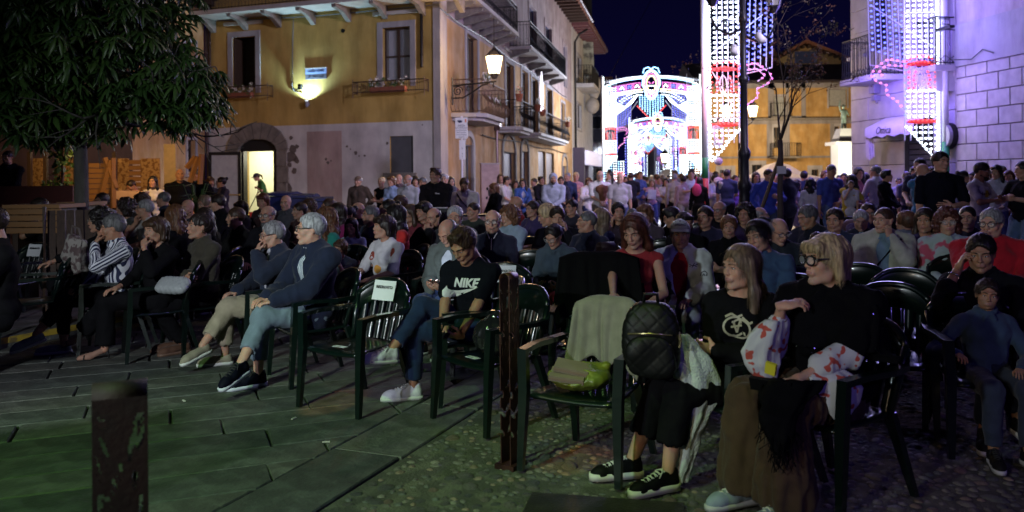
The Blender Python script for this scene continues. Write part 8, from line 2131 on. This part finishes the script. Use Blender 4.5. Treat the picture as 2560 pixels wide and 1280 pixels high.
bt=st('man in a blue T-shirt and jeans standing before the white monument',2079,412,128,6,hair='buzz',hairc='saltpepper',head=(8,16,0),armR='down',armL='front',bw=1.05,top=('blue_tee',(.045,.07,.33),'tee'),bottom=('jeans',(.09,.14,.28)))
st('face peeping out between the blue T-shirt man and the curly hair',2110,433,110,-10,hair='short',hairc='dark',top=('t_shirt',(.06,.09,.3),'tee'))
st('woman with very dark curly hair and rosy top behind the yellow top',2147,420,118,20,sex='f',hair='wavy',hairc='black',top=('rose_top',(.22,.07,.10),'tee'))
st('woman in a mustard yellow top with long curls bending to the pushchair',2130,438,132,120,sex='f',hair='wavy',hairc='black',head=(20,10,0),lean=.15,armR='reach',armL='reach',top=('yellow_top',(.40,.30,.03),'tee'),bottom=('trousers',DK))
st('grey haired man in a white shirt in front of the stone building',2187,415,120,200,hair='short',hairc='saltpepper',head=(40,0,0),top=('white_shirt',(.52,.5,.62),'shirt'),bottom=('jeans',(.1,.12,.25)))
st('boy with thick black hair in a black hooded jacket',2217,426,128,50,hair='quiff',hairc='black',head=(20,0,0),armR='front',armL='front',top=('hoodie',(.012,.012,.022),'hoodie'))
st('small girl in a pale blouse beside the boy in the black hoodie',2247,445,108,0,sex='k',hair='bun',hairc='brown',top=('blouse',(.35,.33,.5),'blouse'))
st('dark haired young man behind the bald man in turquoise',2298,397,142,-40,hair='short',hairc='black',head=(-20,0,0),top=('t_shirt',(.02,.02,.05),'tee'))
st('bald older man in a turquoise jumper with his hand near his face',2308,409,150,20,hair='bald',skin='mid',head=(20,6,0),armR='chin',armL='down',top=('turquoise_jumper',(.03,.13,.26),'sweater'),bottom=('jeans',(.04,.06,.12)))
bp2=st('tall man in a black polo with one hand on his belly',2352,380,200,-10,hair='short',hairc='black',skin='mid',head=(16,0,0),armR='down',armL='belly',bw=1.08,top=('black_polo',(.009,.010,.020),'polo'),bottom=('chinos',(.10,.09,.10)))
st('woman in glasses with tied back hair and denim jacket behind the black polo',2410,427,136,60,sex='f',hair='bun',hairc='black',glasses=(.5,.5,.5),head=(30,0,0),armR='reach',top=('denim_jacket',(.05,.06,.14),'jacket'))
hr=st('bearded man in glasses and a white T-shirt with a yellow disc logo',2456,407,172,34,hair='short',hairc='black',beard='black',glasses=(.5,.5,.5),skin='tan',head=(12,14,0),armR='clasp',armL='clasp',top=('white_tee',(.52,.52,.56),'tee'),bottom=('jeans',(.05,.06,.12)))
decal(hr,flat_mesh([[(.055*cos(t),.050*sin(t))for t in[2*pi*i/16 for i in range(16)]]],1),'disc_print',mat('print_yellow',(.65,.5,.05),.8,var=0),(-.02,.02));decal(hr,text_mesh('Hard Rock',.058,.1,.001),'lettering',mat('print_brown',(.06,.03,.03),.8,var=0),(-.02,.022),.006);decal(hr,text_mesh('CAFE',.03,0,0),'lettering',mat('print_brown',(.06,.03,.03)),(-.02,-.012),.006)
st('dark haired woman holding a phone to her ear behind the white T-shirt man',2490,413,146,-30,sex='f',hair='long',hairc='black',head=(-20,6,0),armR='up',top=('shirt',(.40,.40,.50),'shirt'),bottom=('jeans',(.1,.12,.3)))
st('woman with long auburn hair and wine red top near the right edge',2522,427,142,-20,sex='f',hair='long',hairc='red',head=(-10,0,0),top=('wine_top',(.10,.015,.03),'sweater'))
st('stout man in a black T-shirt and denim shorts cut by the right edge',2556,404,172,-70,hair='short',hairc='black',head=(-20,4,0),armR='clasp',armL='clasp',bw=1.2,belly=.04,top=('t_shirt',(.012,.012,.02),'tee'),bottom=('shorts',(.10,.16,.28),{'len':.46}))
# seated, right block
pp('white haired man in a pale shirt and dark waistcoat',2152,527,222,-14,hair='short',hairc='white',skin='mid',head=(-10,14,0),top=('shirt',(.22,.34,.38),'shirt'),coat=('waistcoat',(.015,.018,.03),{'sleeve':0.0,'openw':.05}))
bj=pp('man in a cream jacket with a dark strap touching his cheek',2208,520,262,-26,hair='buzz',hairc='brown',skin='light',head=(-30,0,0),armL='cheek',armR='lap',bw=1.1,top=('shirt',(.14,.22,.30),'shirt'),coat=('cream_jacket',(.36,.38,.31),{'openw':.06}),bottom=('jeans',(.02,.03,.06)))
strap(bj,-1)
pp('woman with short ginger hair behind the man in the cream jacket',2262,531,232,150,sex='f',hair='pixie',hairc='auburn',head=(60,0,0),top=('grey_jacket',(.13,.15,.17),'jacket'))
fw_=pp('woman with dark curls, glasses and a floral jacket photographing with her phone',2368,525,268,-12,sex='f',hair='curly',hairc='red',glasses=(.3,.25,.2),skin='light',head=(-8,0,0),armR='phone',armL='lap',bw=1.15,top=('floral_jacket',mat('floral_jacket',(.34,.44,.46),.85,color2=(.45,.08,.14),scale=7,c2lo=.55,c2hi=.60,detail=2),'jacket'))
pp('silver haired man in glasses and a red jacket with his fist at his mouth',2478,523,300,-22,hair='short',hairc='grey',glasses=1,skin='light',head=(-26,4,0),armR='mouth',armL='lap',bw=1.25,top=('red_jacket',(.38,.012,.022),'jacket'))
pp('baby in a pushchair with a pale top',2128,519,150,-10,ch=False,sex='k',hair='buzz',hairc='brown',head=(-10,10,0),sc=.62,z0=.45,armR='mouth',top=('baby_top',(.40,.40,.48),'tee'),shoe=None)
pp('man in sunglasses holding a cup behind the pushchair',2170,510,200,-10,hair='short',hairc='dark',glasses=1,head=(0,4,0),armR='mouth',top=('jacket',(.05,.03,.10),'jacket'))
# more of the packed audience and of the standing crowd
for(x,y,rz,sx,hr,hc_,tc,lb)in((600,503,-50,'f','bob','dark',(.03,.03,.04),'dark bobbed woman seated in the gap right of the dark suit jacket'),(748,508,-40,'m','short','dark',(.05,.02,.02),'dark haired man in maroon just right of the bald man by the bins'),(772,500,-30,'f','curly','brown',(.10,.10,.12),'curly haired woman in grey below the pink wall patch'),(925,515,-46,'m','short','saltpepper',(.02,.03,.06),'greying man in navy between the dotted top and the bald men'),(1024,512,-36,'f','long','brown',(.16,.03,.04),'brown haired woman in wine red behind the bald man with raised fist'),(1182,507,-30,'m','buzz','dark',(.03,.04,.03),'crop haired man in dark green behind the navy polo'),(1330,503,-40,'f','bun','dark',(.04,.03,.09),'woman with a small bun and violet top left of the bent blond man'),(1428,500,-30,'m','short','black',(.02,.02,.03),'black haired man in black just left of the half zip pullover'),(1612,512,-30,'f','bob','auburn',(.05,.04,.05),'auburn bobbed woman behind the toddler in red'),(1762,517,-24,'m','short','dark',(.02,.02,.05),'dark haired man behind the white tennis jacket'),(1862,512,-20,'f','curly','black',(.03,.02,.06),'black curly head right below the lamp post base'),(2086,522,-24,'m','short','dark',(.02,.03,.07),'dark haired man in navy left of the white haired waistcoat man'),(2312,522,-24,'f','long','dark',(.05,.04,.12),'long haired woman in violet blue right of the ginger hair'),(2418,516,-24,'m','buzz','black',(.02,.02,.03),'crop haired man in black left of the silver haired man'),(200,490,-40,'m','short','dark',(.03,.03,.03),'dark haired man seated right in front of the tree trunk'),(588,520,-52,'m','short','brown',(.02,.02,.02),'brown haired man in black seated before the open glass door')):
 pp(lb,x,y,0,rz,sex=sx,hair=hr,hairc=hc_,head=(-12,2,0),top=('audience_top',tc,'sweater' if sx=='m' else 'blouse'))
g=random.Random(5)
for i,(x,S,fem,hn,tn,tc,rot)in enumerate(((1252,92,1,'brown','cream',(.4,.36,.3),20),(1418,94,0,'grey','navy',(.03,.04,.1),-20),(1440,90,1,'blonde','pink',(.4,.2,.22),10),(1524,92,1,'black','white',(.5,.5,.52),-30),(1578,88,0,'brown','black',(.02,.02,.03),170),(1600,84,1,'auburn','blue',(.08,.12,.3),20),(1648,82,0,'dark','grey',(.2,.2,.22),10),(1686,90,0,'grey','beige',(.35,.3,.25),180),(1728,96,0,'dark','white',(.48,.46,.5),10),(1772,92,1,'blonde','black',(.02,.02,.03),-30),(1818,104,0,'dark','navy',(.03,.04,.12),160),(1838,98,1,'brown','violet',(.2,.1,.35),30),(1890,108,1,'dark','blue',(.06,.08,.3),20),(1942,104,0,'grey','white',(.45,.45,.5),-20),(2010,104,0,'black','navy',(.02,.03,.1),170),(2062,106,1,'auburn','pink',(.35,.18,.3),20),(2098,104,0,'black','black',(.02,.02,.04),-10),(2165,112,1,'dark','violet',(.16,.1,.3),160),(2268,118,0,'brown','grey',(.18,.18,.28),20),(2288,122,1,'black','black',(.02,.02,.04),-20),(2330,130,1,'brown','blue',(.06,.08,.25),10),(2432,132,0,'dark','navy',(.03,.03,.1),-40),(2505,138,0,'grey','black',(.02,.02,.04),20))):
 ht=g.uniform(1.60,1.78);py=HOR-(ht-CAM_H)*S-ROLL*(x-1280)
 hn2={'black':'black','brown':'brown','blonde':'blonde','auburn':'auburn','grey':'grey','dark':'dark'}[hn]
 where='near the street corner' if x<1450 else('before the big light arch' if x<1760 else('around the dark lamp post' if x<1950 else('by the gazebo' if x<2150 else 'along the stone building')))
 st('%s haired standing %s in %s %s%s'%(hn,'woman' if fem else 'man',tn,where,', back turned' if rot>90 else ''),x,py,S,rot,sex='f' if fem else 'm',hair=('long','bob','ponytail')[i%3]if fem else('short','buzz','quiff')[i%3],hairc=hn2,armR=('down','front','clasp')[i%3],armL=('pocket','down','front')[i%3],top=('street_top',tc,('tee','shirt')[i%2]),bottom=('street_trousers',((.03,.04,.09),(.02,.02,.025),(.16,.14,.12))[i%3]))
 # the far crowd down the street
g=random.Random(12);TC=[(.5,.5,.52),(.02,.02,.03),(.30,.06,.05),(.08,.12,.30),(.45,.35,.32),(.20,.20,.22),(.05,.10,.06),(.42,.40,.30),(.03,.04,.10),(.35,.15,.20)]
TN=['white','black','brick red','blue','beige','grey','dark green','cream','navy','pink'];HN=['black','brown','blonde','auburn','grey','dark']
for i in range(30):
 x=1562+i*8.3+g.uniform(-5,5);S=g.choice((46,52,58,64,70))if i%3 else g.choice((72,78));ht=g.uniform(1.60,1.80);fem=g.random()<.5;ci=i%10;hn=HN[(i%10+2*(i//10))%6];rot=g.choice((0,180,30,-40,160,200))
 py=HOR-(ht-CAM_H)*S-ROLL*(x-1280)
 hs_=['long','bob','ponytail'][i%3]if fem else['short','buzz','sides'][i%3]
 person(dict(sex='f' if fem else 'm',seat=False,hair=hs_,hairc=hn,head=(g.uniform(-30,30),0,0),armR=g.choice(('down','front')),armL=g.choice(('down','front','pocket')),stride=g.uniform(-.3,.3),top=('crowd_top',TC[ci],g.choice(('tee','shirt','sweater'))),bottom=('crowd_trousers',g.choice(((.03,.04,.08),(.02,.02,.025),(.15,.13,.11))))),'%s haired %s in a %s top %s in the distant street crowd'%(hn,'woman' if fem else 'man',TN[ci],'walking away' if rot>90 else 'coming closer'),x,py,S,rot,group='strollers in the far street')
 # loose things
def ch_at(px,py,z,D=None,rz=-45,lab='',off=(0,.32)):
 """empty chair whose point at height z (back top by default) shows at the pixel"""
 dx,dy=unpx(px,py);D=D or(CAM_H-z)*FPX/dy;a=radians(rz);x=dx/FPX*D-(off[0]*cos(a)-off[1]*sin(a));y=D-(off[0]*sin(a)+off[1]*cos(a));return chair(x,y,a,lab)
e1=ch_at(968,700,.84,rz=-34,lab='empty front row chair with a RISERVATO sheet between the two men with crossed legs');sheet(e1,'RISERVATO sheet on the empty front row chair left of the young man');tab(e1,'small paper slip on the seat of the front row RISERVATO chair')
e2=ch_at(1262,662,.84,rz=-14,lab='empty chair with a RISERVATO sheet in front of the man in the navy polo');sheet(e2,'RISERVATO sheet partly hidden by the brown bollard')
e3=ch_at(1322,718,.84,rz=-50,lab='empty chair holding a shiny black bag just right of the brown bollard');tab(e3,'small paper slip on the seat of the chair beside the brown bollard')
e4=ch_at(1530,760,.84,rz=-30,lab='empty chair with a cream jacket and a yellow carrier bag')
e5=ch_at(1500,690,.84,rz=-12,lab='chair completely covered by a hung black coat')
e6=ch_at(2150,663,.84,rz=-40,lab='first of three empty chairs with violet lit rims, half hidden by the blonde bob');e7=ch_at(2262,676,.84,rz=-24,lab='farther wide chair with a violet lit rim, empty, left of the red jacket');e8=ch_at(2228,712,.84,rz=-28,lab='nearest empty chair with a violet lit rim behind the black shawl')
e9=ch_at(92,610,.84,rz=-20,lab='empty chair with a RISERVATO sheet at the far left');sheet(e9,'RISERVATO sheet on the empty chair at the far left')
for k,(px,py,rz,lb)in enumerate(((700,590,-70,'empty chair seen between the woman with braids and the man in the blazer'),(1330,628,-20,'empty chair rim between the navy polo man and the hooded girl'),(1660,600,-30,'chair back behind the woman in the red top'),(1985,690,-30,'chair rim lit violet left of the blonde bob'),(170,640,-60,'empty chair beside the patterned cloth bag'),(1210,560,-30,'chair back between the white bearded man and the curly haired woman'),(2395,640,-30,'chair rim below the woman photographing'),(1745,560,-30,'chair back behind the capped man'))):ch_at(px,py,.84,rz=rz,lab=lb)
J=f3['J'];p=at(432,713,7.36);quilt(p,radians(-20),(.33,.10,.17),mat('white_quilt',(.36,.39,.39),.4,var=.04),'white quilted handbag lying on the lap of the woman with braids','handbag','handbag',(6,4),radians(-48),.006)
def hold(pd,s,rot,label,lit=None,off=(0,-.05,.03)):
 w=pd['J']['wr'][s];d=pd['J']['hd'][s][0];d=d/np.linalg.norm(d);return phone(W(pd,w+d*.085+np.array(off)),(rot[0],rot[1],pd['root'].rotation_euler.z+rot[2]),label,lit)
hold(f6,-1,(radians(-60),0,.1),'phone in the hands of the young man in the logo T-shirt',None,(.03,-.01,.03))
hold(m2,-1,(radians(-115),0,0),'lit phone held by the balding man in the grey green jacket',.9,(.05,-.01,.04))
hold(m4,-1,(radians(-60),0,0),'phone held by the girl in the blue grey hoodie',None,(.03,0,.03))
hold(f1,-1,(radians(-30),0,.3),'phone in the hand of the man in the striped shirt',None,(.02,0,.03))
hold(fw_,-1,(radians(0),0,0),'upright phone held by the woman in the floral jacket',None,(.02,-.02,.06))
w=r2['J']['wr'][1];o=MB().b2((-.10,-.012,-.03),(.10,.012,.03)).build('clutch',cloth_mat('leather_black',(.01,.01,.012),rough=.4),None,W(r2,w+np.array([-.10,-.11,-.03])),(.3,0,radians(-40)));tag(o,'long black purse under the hand of the woman in the shawl','purse')
o=MB().b2((-.025,-.010,-.028),(.025,.010,.028)).build('pack',mat('pack_yellow',(.60,.55,.03),.5,var=0),None,W(r2,w+np.array([-.105,-.10,.045])),(.2,.2,radians(-40)));tag(o,'small bright yellow pack held against the floral blouse','packet')
txt('...',.012,'lettering',lm,o,TXT(0,-.0105,0))if False else None
def on_chair(c,l):a=c.rotation_euler.z;return Vector((c.location.x+l[0]*cos(a)-l[1]*sin(a),c.location.y+l[0]*sin(a)+l[1]*cos(a),l[2]))
p=on_chair(e4,(-.03,-.06,.435));f=Field((-.26,-.22,-.03),(.26,.22,.24),.009)
f.ell((0,0,.075),(.215,.155,.085),.02);f.cap((-.17,-.10,.10),(.0,-.13,.085),.03,.03,.03);f.cap((.0,.06,.15),(.17,.08,.14),.025,.03,.04);f.ell((-.05,-.14,.11),(.13,.10,.06),.01,'s');f.plane(lambda X,Y,Z:.0-Z+0*X+0*Y,.004)
V,F=f.out();N=vnormals(V,F);V=V+N*((1-np.abs(2*vnoise(V,16,3)-1))**2*.016+(vnoise(V,45,1)-.5)*.006)[:,None];yb=link('carrier_bag',mesh_np('carrier_bag',V,F),mat('bag_yellow',(.15,.155,.02),.4,color2=(.11,.135,.02),scale=6,spec=.6),None,p,(0,0,radians(-30)+.2),(.78,.80,.72));tag(yb,'yellow plastic carrier bag with cartons on the seat of the empty chair','carrier bag')
for k,(dx_,dz_,ti)in enumerate(((-.05,.085,.10),(-.03,.125,.16))):
 o=MB().box((0,0,0),(.19,.11,.030)).build('carton',mat('carton',(.20,.15,.11),.8),None,p+Matrix.Rotation(radians(-30)+.2,3,'Z')@Vector((dx_,-.075+k*.03,dz_-.012)),(.25,ti,radians(-25)+.2));tag(o,('lower' if k==0 else 'upper')+' flat beige carton inside the yellow carrier bag','carton')
 MB().box((0,-.0565,0),(.19,.002,.010)).build('tape',mat('tape_brown',(.20,.13,.10),.5),o)
def draped(c,m,label,name,w0=.26,front=.36,back=.40,top=.86,fold=.03,seed=0):
 V=[];F=[];nu,nv=46,40;prof=[]
 for j in range(nv+1):
  t=j/nv*(front+back+.10)-front
  if t<0:y,z=.17+(t*.10),top+t*1.0+.0;y=.27+t*.22
  elif t<.10:a=pi*t/.10;y,z=.345-.075*cos(a)*.5-.0,top+.035*sin(a);y=.27+.10*(t/.10)
  else:y,z=.37+(t-.10)*.10,top-(t-.10)
  for i in range(nu+1):
   u=i/nu*2-1;wd=w0*(1+.10*abs(t)/.4);f_=fold*min(1,abs(t-.05)/.12)*(sin(u*9+seed)*.5+sin(u*17+2*seed+t*4)*.25);s_=-1 if t<.05 else 1
   V.append((u*wd+.01*sin(t*12+u*4),y-.055*u*u+s_*(abs(f_)+.004),z-.045*abs(u)**2.5-.03*(1 if t<0 else .5)*(1+sin(u*7+seed))*min(1,abs(t)/.3)))
 for j in range(nv):
  for i in range(nu):a=j*(nu+1)+i;F.append((a,a+1,a+nu+2,a+nu+1))
 o=link(name,mesh_np(name,V,F),m,None,c.location,c.rotation_euler);md=o.modifiers.new('thick','SOLIDIFY');md.thickness=.012;tag(o,label,'jacket');return o
draped(e4,cloth_mat('cream_linen',(.21,.19,.165)),'cream linen jacket draped over the chair with the yellow bag','draped_jacket',.205,.30,.30,.86,.035,1)
draped(e5,cloth_mat('black_wool',(.008,.008,.009)),'large black coat hung over a chair back in the middle of the audience','hung_coat',.30,.42,.50,1.00,.03,2)
p=on_chair(e3,(.02,0,.44));f=Field((-.2,-.18,-.02),(.2,.18,.28),.008);f.ell((0,0,.11),(.13,.10,.12),.02);f.cap((-.02,0,.2),(.02,0,.25),.03,.02,.02);V,F=f.out();V=V+vnormals(V,F)*((1-np.abs(2*vnoise(V,26,7)-1))*.016)[:,None]
tag(link('bin_bag',mesh_np('bin_bag',V,F),mat('film_black',(.012,.012,.013),.12,var=0,spec=.9),None,p),'crumpled shiny black plastic bag on the chair right of the brown bollard','plastic bag')
q=at(1628,835,4.25);bpk=empty('backpack',(q.x,q.y,q.z-.22),radians(-14),'black quilted backpack with a gold zip propped beside the young blonde woman','backpack');bpk.scale=(.92,.92,.92)
M_BP=mat('quilt_black',(.004,.004,.0045),.5,var=0,spec=.22)
def puffy(name,cx,cy,cz,hx,hy,hz,pw):
 f=Field((cx-hx-.03,cy-hy-.03,cz-hz-.03),(cx+hx+.03,cy+hy+.03,cz+hz+.03),.007)
 f.plane(lambda X,Y,Z:((np.abs((X-cx)/hx)**3+np.abs((Z-cz)/hz)**(3-1.0*(Z>cz)))**1.2+np.abs((Y-cy)/hy)**3)**.33*.08-.08,.001,'u');f.F=f.F
 V,F=f.out();N=vnormals(V,F);qd=np.minimum(np.abs(np.sin((V[:,0]+V[:,2])*34)),np.abs(np.sin((V[:,0]-V[:,2])*34)));V=V+N*((np.minimum(qd*2.5,1))*pw)[:,None]+N*((vnoise(V,9,2)-.5)*.02)[:,None];link(name,mesh_np(name,V,F),M_BP,bpk)
puffy('bag_body',0,0,.21,.158,.075,.205,.0035);puffy('front_pocket',0,-.066,.125,.135,.038,.115,.003)
MB().tube([(-.12,-.088,.252),(0,-.092,.258),(.12,-.088,.252)],.005,6).build('zip',mat('gold',(.7,.55,.3)),bpk,smooth=True)
MB().tube([(-.135,0,.22),(-.12,-.01,.34),(0,-.02,.40),(.12,-.01,.34),(.14,0,.20)],.006,6).build('zip',mat('gold',(.7,.55,.3)),bpk,smooth=True)
MB().tube([(-.04,0,.39),(-.035,-.01,.46),(.035,-.01,.46),(.04,0,.39)],.011,8).build('handle',M_BP,bpk,smooth=True);MB().tube([(.15,-.03,.26),(.16,-.05,.22),(.155,-.05,.18)],.008,6).build('zip_pull',mat('gold',(.7,.55,.3)),bpk)
D_=4.28
def rr(px,py,w,d,a=0.0,dd=0.0):p=at(px,py,D_+dd);return(p.x,p.y,p.z,w/FPX*D_,d,a)
rows=interp([rr(1712,838,8,.02),rr(1722,865,24,.035),rr(1732,900,42,.05),rr(1742,950,52,.055),rr(1744,1000,50,.05),rr(1736,1040,38,.045),rr(1722,1085,27,.04),rr(1712,1140,24,.038),rr(1698,1185,24,.032),rr(1694,1203,25,.03)],5)
V,F=loft(rows,36,.010,3);o=link('knit_jacket',mesh_np('knit_jacket',V,F),cloth_mat('knit_white',(.50,.56,.52),bump=.8,bscale=90),None);tag(o,'white knitted jacket trailing from the armrest almost to the cobbles','jacket')
V,F=loft(interp([rr(1700,905,10,.02,0,-.03),rr(1712,940,22,.03,0,-.03),rr(1724,985,16,.025,0,-.03),rr(1728,1002,5,.01,0,-.03)],5),24,.008,5);o2=link('sleeve',mesh_np('sleeve',V,F),cloth_mat('knit_white',(.50,.56,.52)),o)
g=np.random.RandomState(6);Dw=W(r2,r2['J']['wr'][1]).y;De=W(r2,r2['J']['wr'][-1]).y;IM=(Matrix.Translation(r2['root'].location)@Matrix.Rotation(r2['root'].rotation_euler.z,4,'Z')@Matrix.Scale(r2['sc'],4)).inverted()
def r3d(px,py,w,d,D):p=at(px,py,D);return(p.x,p.y,p.z,w/FPX*D,d,0)
def piece(name,rows,m,n=32,fd=.012,sd=3,par=None):
 V,F=loft(interp(rows,5),n,fd,sd);o=link(name,mesh_np(name,V,F),m);o.parent=par or r2['root']
 if par is None:o.matrix_parent_inverse=IM
 return o,V
SHM=cloth_mat('shawl_6_6_8',(.006,.006,.008))
sf,V=piece('shawl_end',[r3d(1985,950,70,.05,Dw-.02),r3d(1965,990,66,.05,Dw-.10),r3d(1945,1040,45,.045,Dw-.18),r3d(1945,1090,34,.04,Dw-.20),r3d(1955,1130,16,.02,Dw-.20)],SHM,30,.02,8)
mb=MB()
for i in range(90):
 a=V[g.randint(len(V)//2,len(V))];mb.tube([a,a+np.array([g.normal()*.012,g.normal()*.01,-.04]),a+np.array([g.normal()*.02,g.normal()*.015,-.08])],.0022,3)
o=mb.build('fringe',SHM,None,kind='stuff');o.parent=sf;o.matrix_parent_inverse=Matrix.Identity(4)
piece('wide_sleeve',[r3d(1932,800,20,.04,De+.01),r3d(1912,835,38,.055,De+.02),r3d(1900,875,48,.06,De+.03),r3d(1905,910,42,.05,De+.03),r3d(1915,940,24,.03,De+.03),r3d(1922,955,6,.01,De+.03)],FLO,34,.010,9)
piece('wide_sleeve',[r3d(2066,918,30,.04,Dw+.03),r3d(2078,940,62,.055,Dw+.0),r3d(2094,970,60,.05,Dw-.02),r3d(2098,1005,44,.035,Dw-.03),r3d(2098,1035,24,.02,Dw-.03),r3d(2096,1050,8,.01,Dw-.03)],FLO,34,.010,2)
p=at(190,625,8.4);mb=MB();V,F=loft(interp([(0,0,-.20,.16,.07,0),(0,0,-.08,.19,.09,0),(.01,0,.05,.17,.06,0),(.02,0,.14,.14,.03,0)],5),30,.02,6);o=link('cloth_bag',mesh_np('cloth_bag',V,F),mat('bag_pattern',(.26,.24,.22),.8,color2=(.09,.06,.06),scale=14,c2lo=.47,c2hi=.52),None,p,(.15,.25,radians(-30)));tag(o,'patterned beige and brown cloth bag slumped on an empty chair','bag')
MB().tube([(-.08,0,.12),(-.06,0,.24),(.05,0,.24),(.10,0,.12)],.010,6).build('handle',mat('bag_handle',(.10,.08,.07),.7),o)
p=at(1062,520,13.2);kb=empty('keyboard_stand',(p.x,13.2,0),radians(-8),'electronic keyboard on a stand in front of the tall young man','keyboard');z=p.z
MB().b2((-.42,-.15,z-.06),(.42,.15,z)).build('keyboard_body',M_IRN,kb)
for i in range(22):MB().b2((-.37+i*.034,-.15,z+.001),(-.37+i*.034+.030,-.04,z+.012)).build('white_key',M_WPT,kb)
MB().tube([(-.3,0,0),(.3,0,z-.07)],.018,6).build('leg',M_IRN,kb);MB().tube([(.3,0.03,0),(-.3,0.03,z-.07)],.018,6).build('leg',M_IRN,kb)
p=at(1205,535,12.5);tbz=p.z;tb_=empty('trestle_table',(p.x,12.5,0),.1,'narrow black topped table left of the curly haired woman','table');MB().b2((-.35,-.2,tbz-.03),(.35,.2,tbz)).build('top',M_IRN,tb_)
for x in(-.3,.3):
 for y in(-.15,.15):MB().tube([(x,y,0),(x,y,tbz-.03)],.012,5).build('leg',M_FRM,tb_)
for k,(px,py,D,lb)in enumerate(((712,487,20.5,'blue wheeled bin nearest the lit doorway'),(760,492,20.2,'middle blue wheeled bin by the portal'),(800,500,19.8,'rightmost blue wheeled bin, lid slightly raised'))):
 p=at(px,py,D);b_=empty('wheelie_bin',(p.x,D,0),.2*k-.2,lb,'bin','blue bins beside the portal');M_=mat('bin_blue',(.012,.018,.09),.5,spec=.4);h_=p.z
 m_=MB();m_.box((0,0,h_/2+.03),(.46,.52,h_-.12),taper=1.2);m_.build('bin_body',M_,b_);m_=MB();m_.prism([(-.36,h_-.02),(.34,h_-.02),(.34,h_+.03),(.05,h_+.08),(-.36,h_+.04)],-.31,.31,axis=0);m_.build('lid',M_,b_);m_=MB();m_.tube([(-.28,.30,.10),(.28,.30,.10)],.09,12);m_.build('wheel',M_IRN,b_);MB().tube([(-.22,.36,h_-.05),(.22,.36,h_-.05)],.02,6).build('handle',M_,b_)
p=at(2150,560,11.0);pc=empty('pushchair',(p.x,11.0,0),radians(-20),'dark pushchair with a folded hood beside the woman in mustard yellow','pushchair')
MB().tube([(-.25,.5,1.0),(-.25,-.1,.55),(-.22,-.55,.12)],.014,6).build('frame',M_FRM,pc);MB().tube([(.25,.5,1.0),(.25,-.1,.55),(.22,-.55,.12)],.014,6).build('frame',M_FRM,pc);MB().tube([(-.25,.5,1.0),(.25,.5,1.0)],.02,6).build('handle',M_IRN,pc)
f=Field((-.3,-.4,.25),(.3,.4,1.05),.02);f.ell((0,0,.48),(.22,.28,.12),.05);f.ell((0,.22,.72),(.22,.10,.26),.05);f.ell((0,.25,.90),(.24,.18,.11),.03);V,F=f.out();link('pushchair_seat',mesh_np('pushchair_seat',V,F),cloth_mat('pram',(.10,.05,.07)),pc)
for x in(-.26,.26):
 for y in(-.5,.35):MB().tube([(x-.02,y,.12),(x+.02,y,.12)],.12,16).build('wheel',M_IRN,pc)
p=at(1505,478,19.3);f=Field((-.2,-.15,-.35),(.2,.15,.15),.02);f.cap((-.08,0,.05),(.1,0,.05),.07,.07,.03);f.cap((.0,0,.05),(.02,0,-.24),.10,.07,.03);V,F=f.out();V=folds(V,F,.02,4);tag(link('folded_jacket',mesh_np('folded_jacket',V,F),cloth_mat('brown_jacket',(.16,.07,.04)),None,p),'brown jacket folded over the forearms of the tall man in the white polo','jacket')
p=at(1742,475,19.9);tag(link('pink_bag',quiltless:=None or mesh_np('pink_bag',*(lambda f:(f.ell((0,0,0),(.11,.07,.15),.02),f.cap((-.04,0,.1),(0,0,.3),.015,.015,.01),f.out())[-1])(Field((-.16,-.12,-.2),(.16,.12,.35),.015))),cloth_mat('pink',(.45,.04,.12)),None,p),'pink bag hanging from the shoulder of the woman in black','bag')
p=at(1630,486,24.4);tag(MB().box((0,0,0),(.24,.01,.28)).build('paper_bag',mat('paper_white',(.6,.6,.62),.8),None,p,(0,.1,.1)),'white paper held by the blonde woman in the pink top','paper')
p=at(332,488,16.0);tag(MB().box((0,0,0),(.5,.3,.16)).build('carton',mat('carton_pale',(.42,.28,.2),.8),None,p,(0,.05,.1)),'pale carton in front of the person in the orange vest','carton')
p=at(60,505,12.0);MBr=MB();MBr.box((0,0,0),(1.3,.05,.34));tag(MBr.build('red_banner',mat('banner_red',(.10,.015,.012),.7),None,at(75,492,13.2),(0,0,.1)),'dark red board hung behind the children at the far left','board')
for k,(px,py)in enumerate(((460,1003),(815,1106),(735,1047))):
 p=on_ground(px,py);tag(MB().box((0,0,.004),(.012,.045,.006),rz=.7+k).build('cigarette_end',mat('filter_white',(.6,.58,.5),.8),None,p),'cigarette end on the slabs, '+('beside the dark red bollard','farther right towards the cobbles','between the other two')[k],'cigarette end')
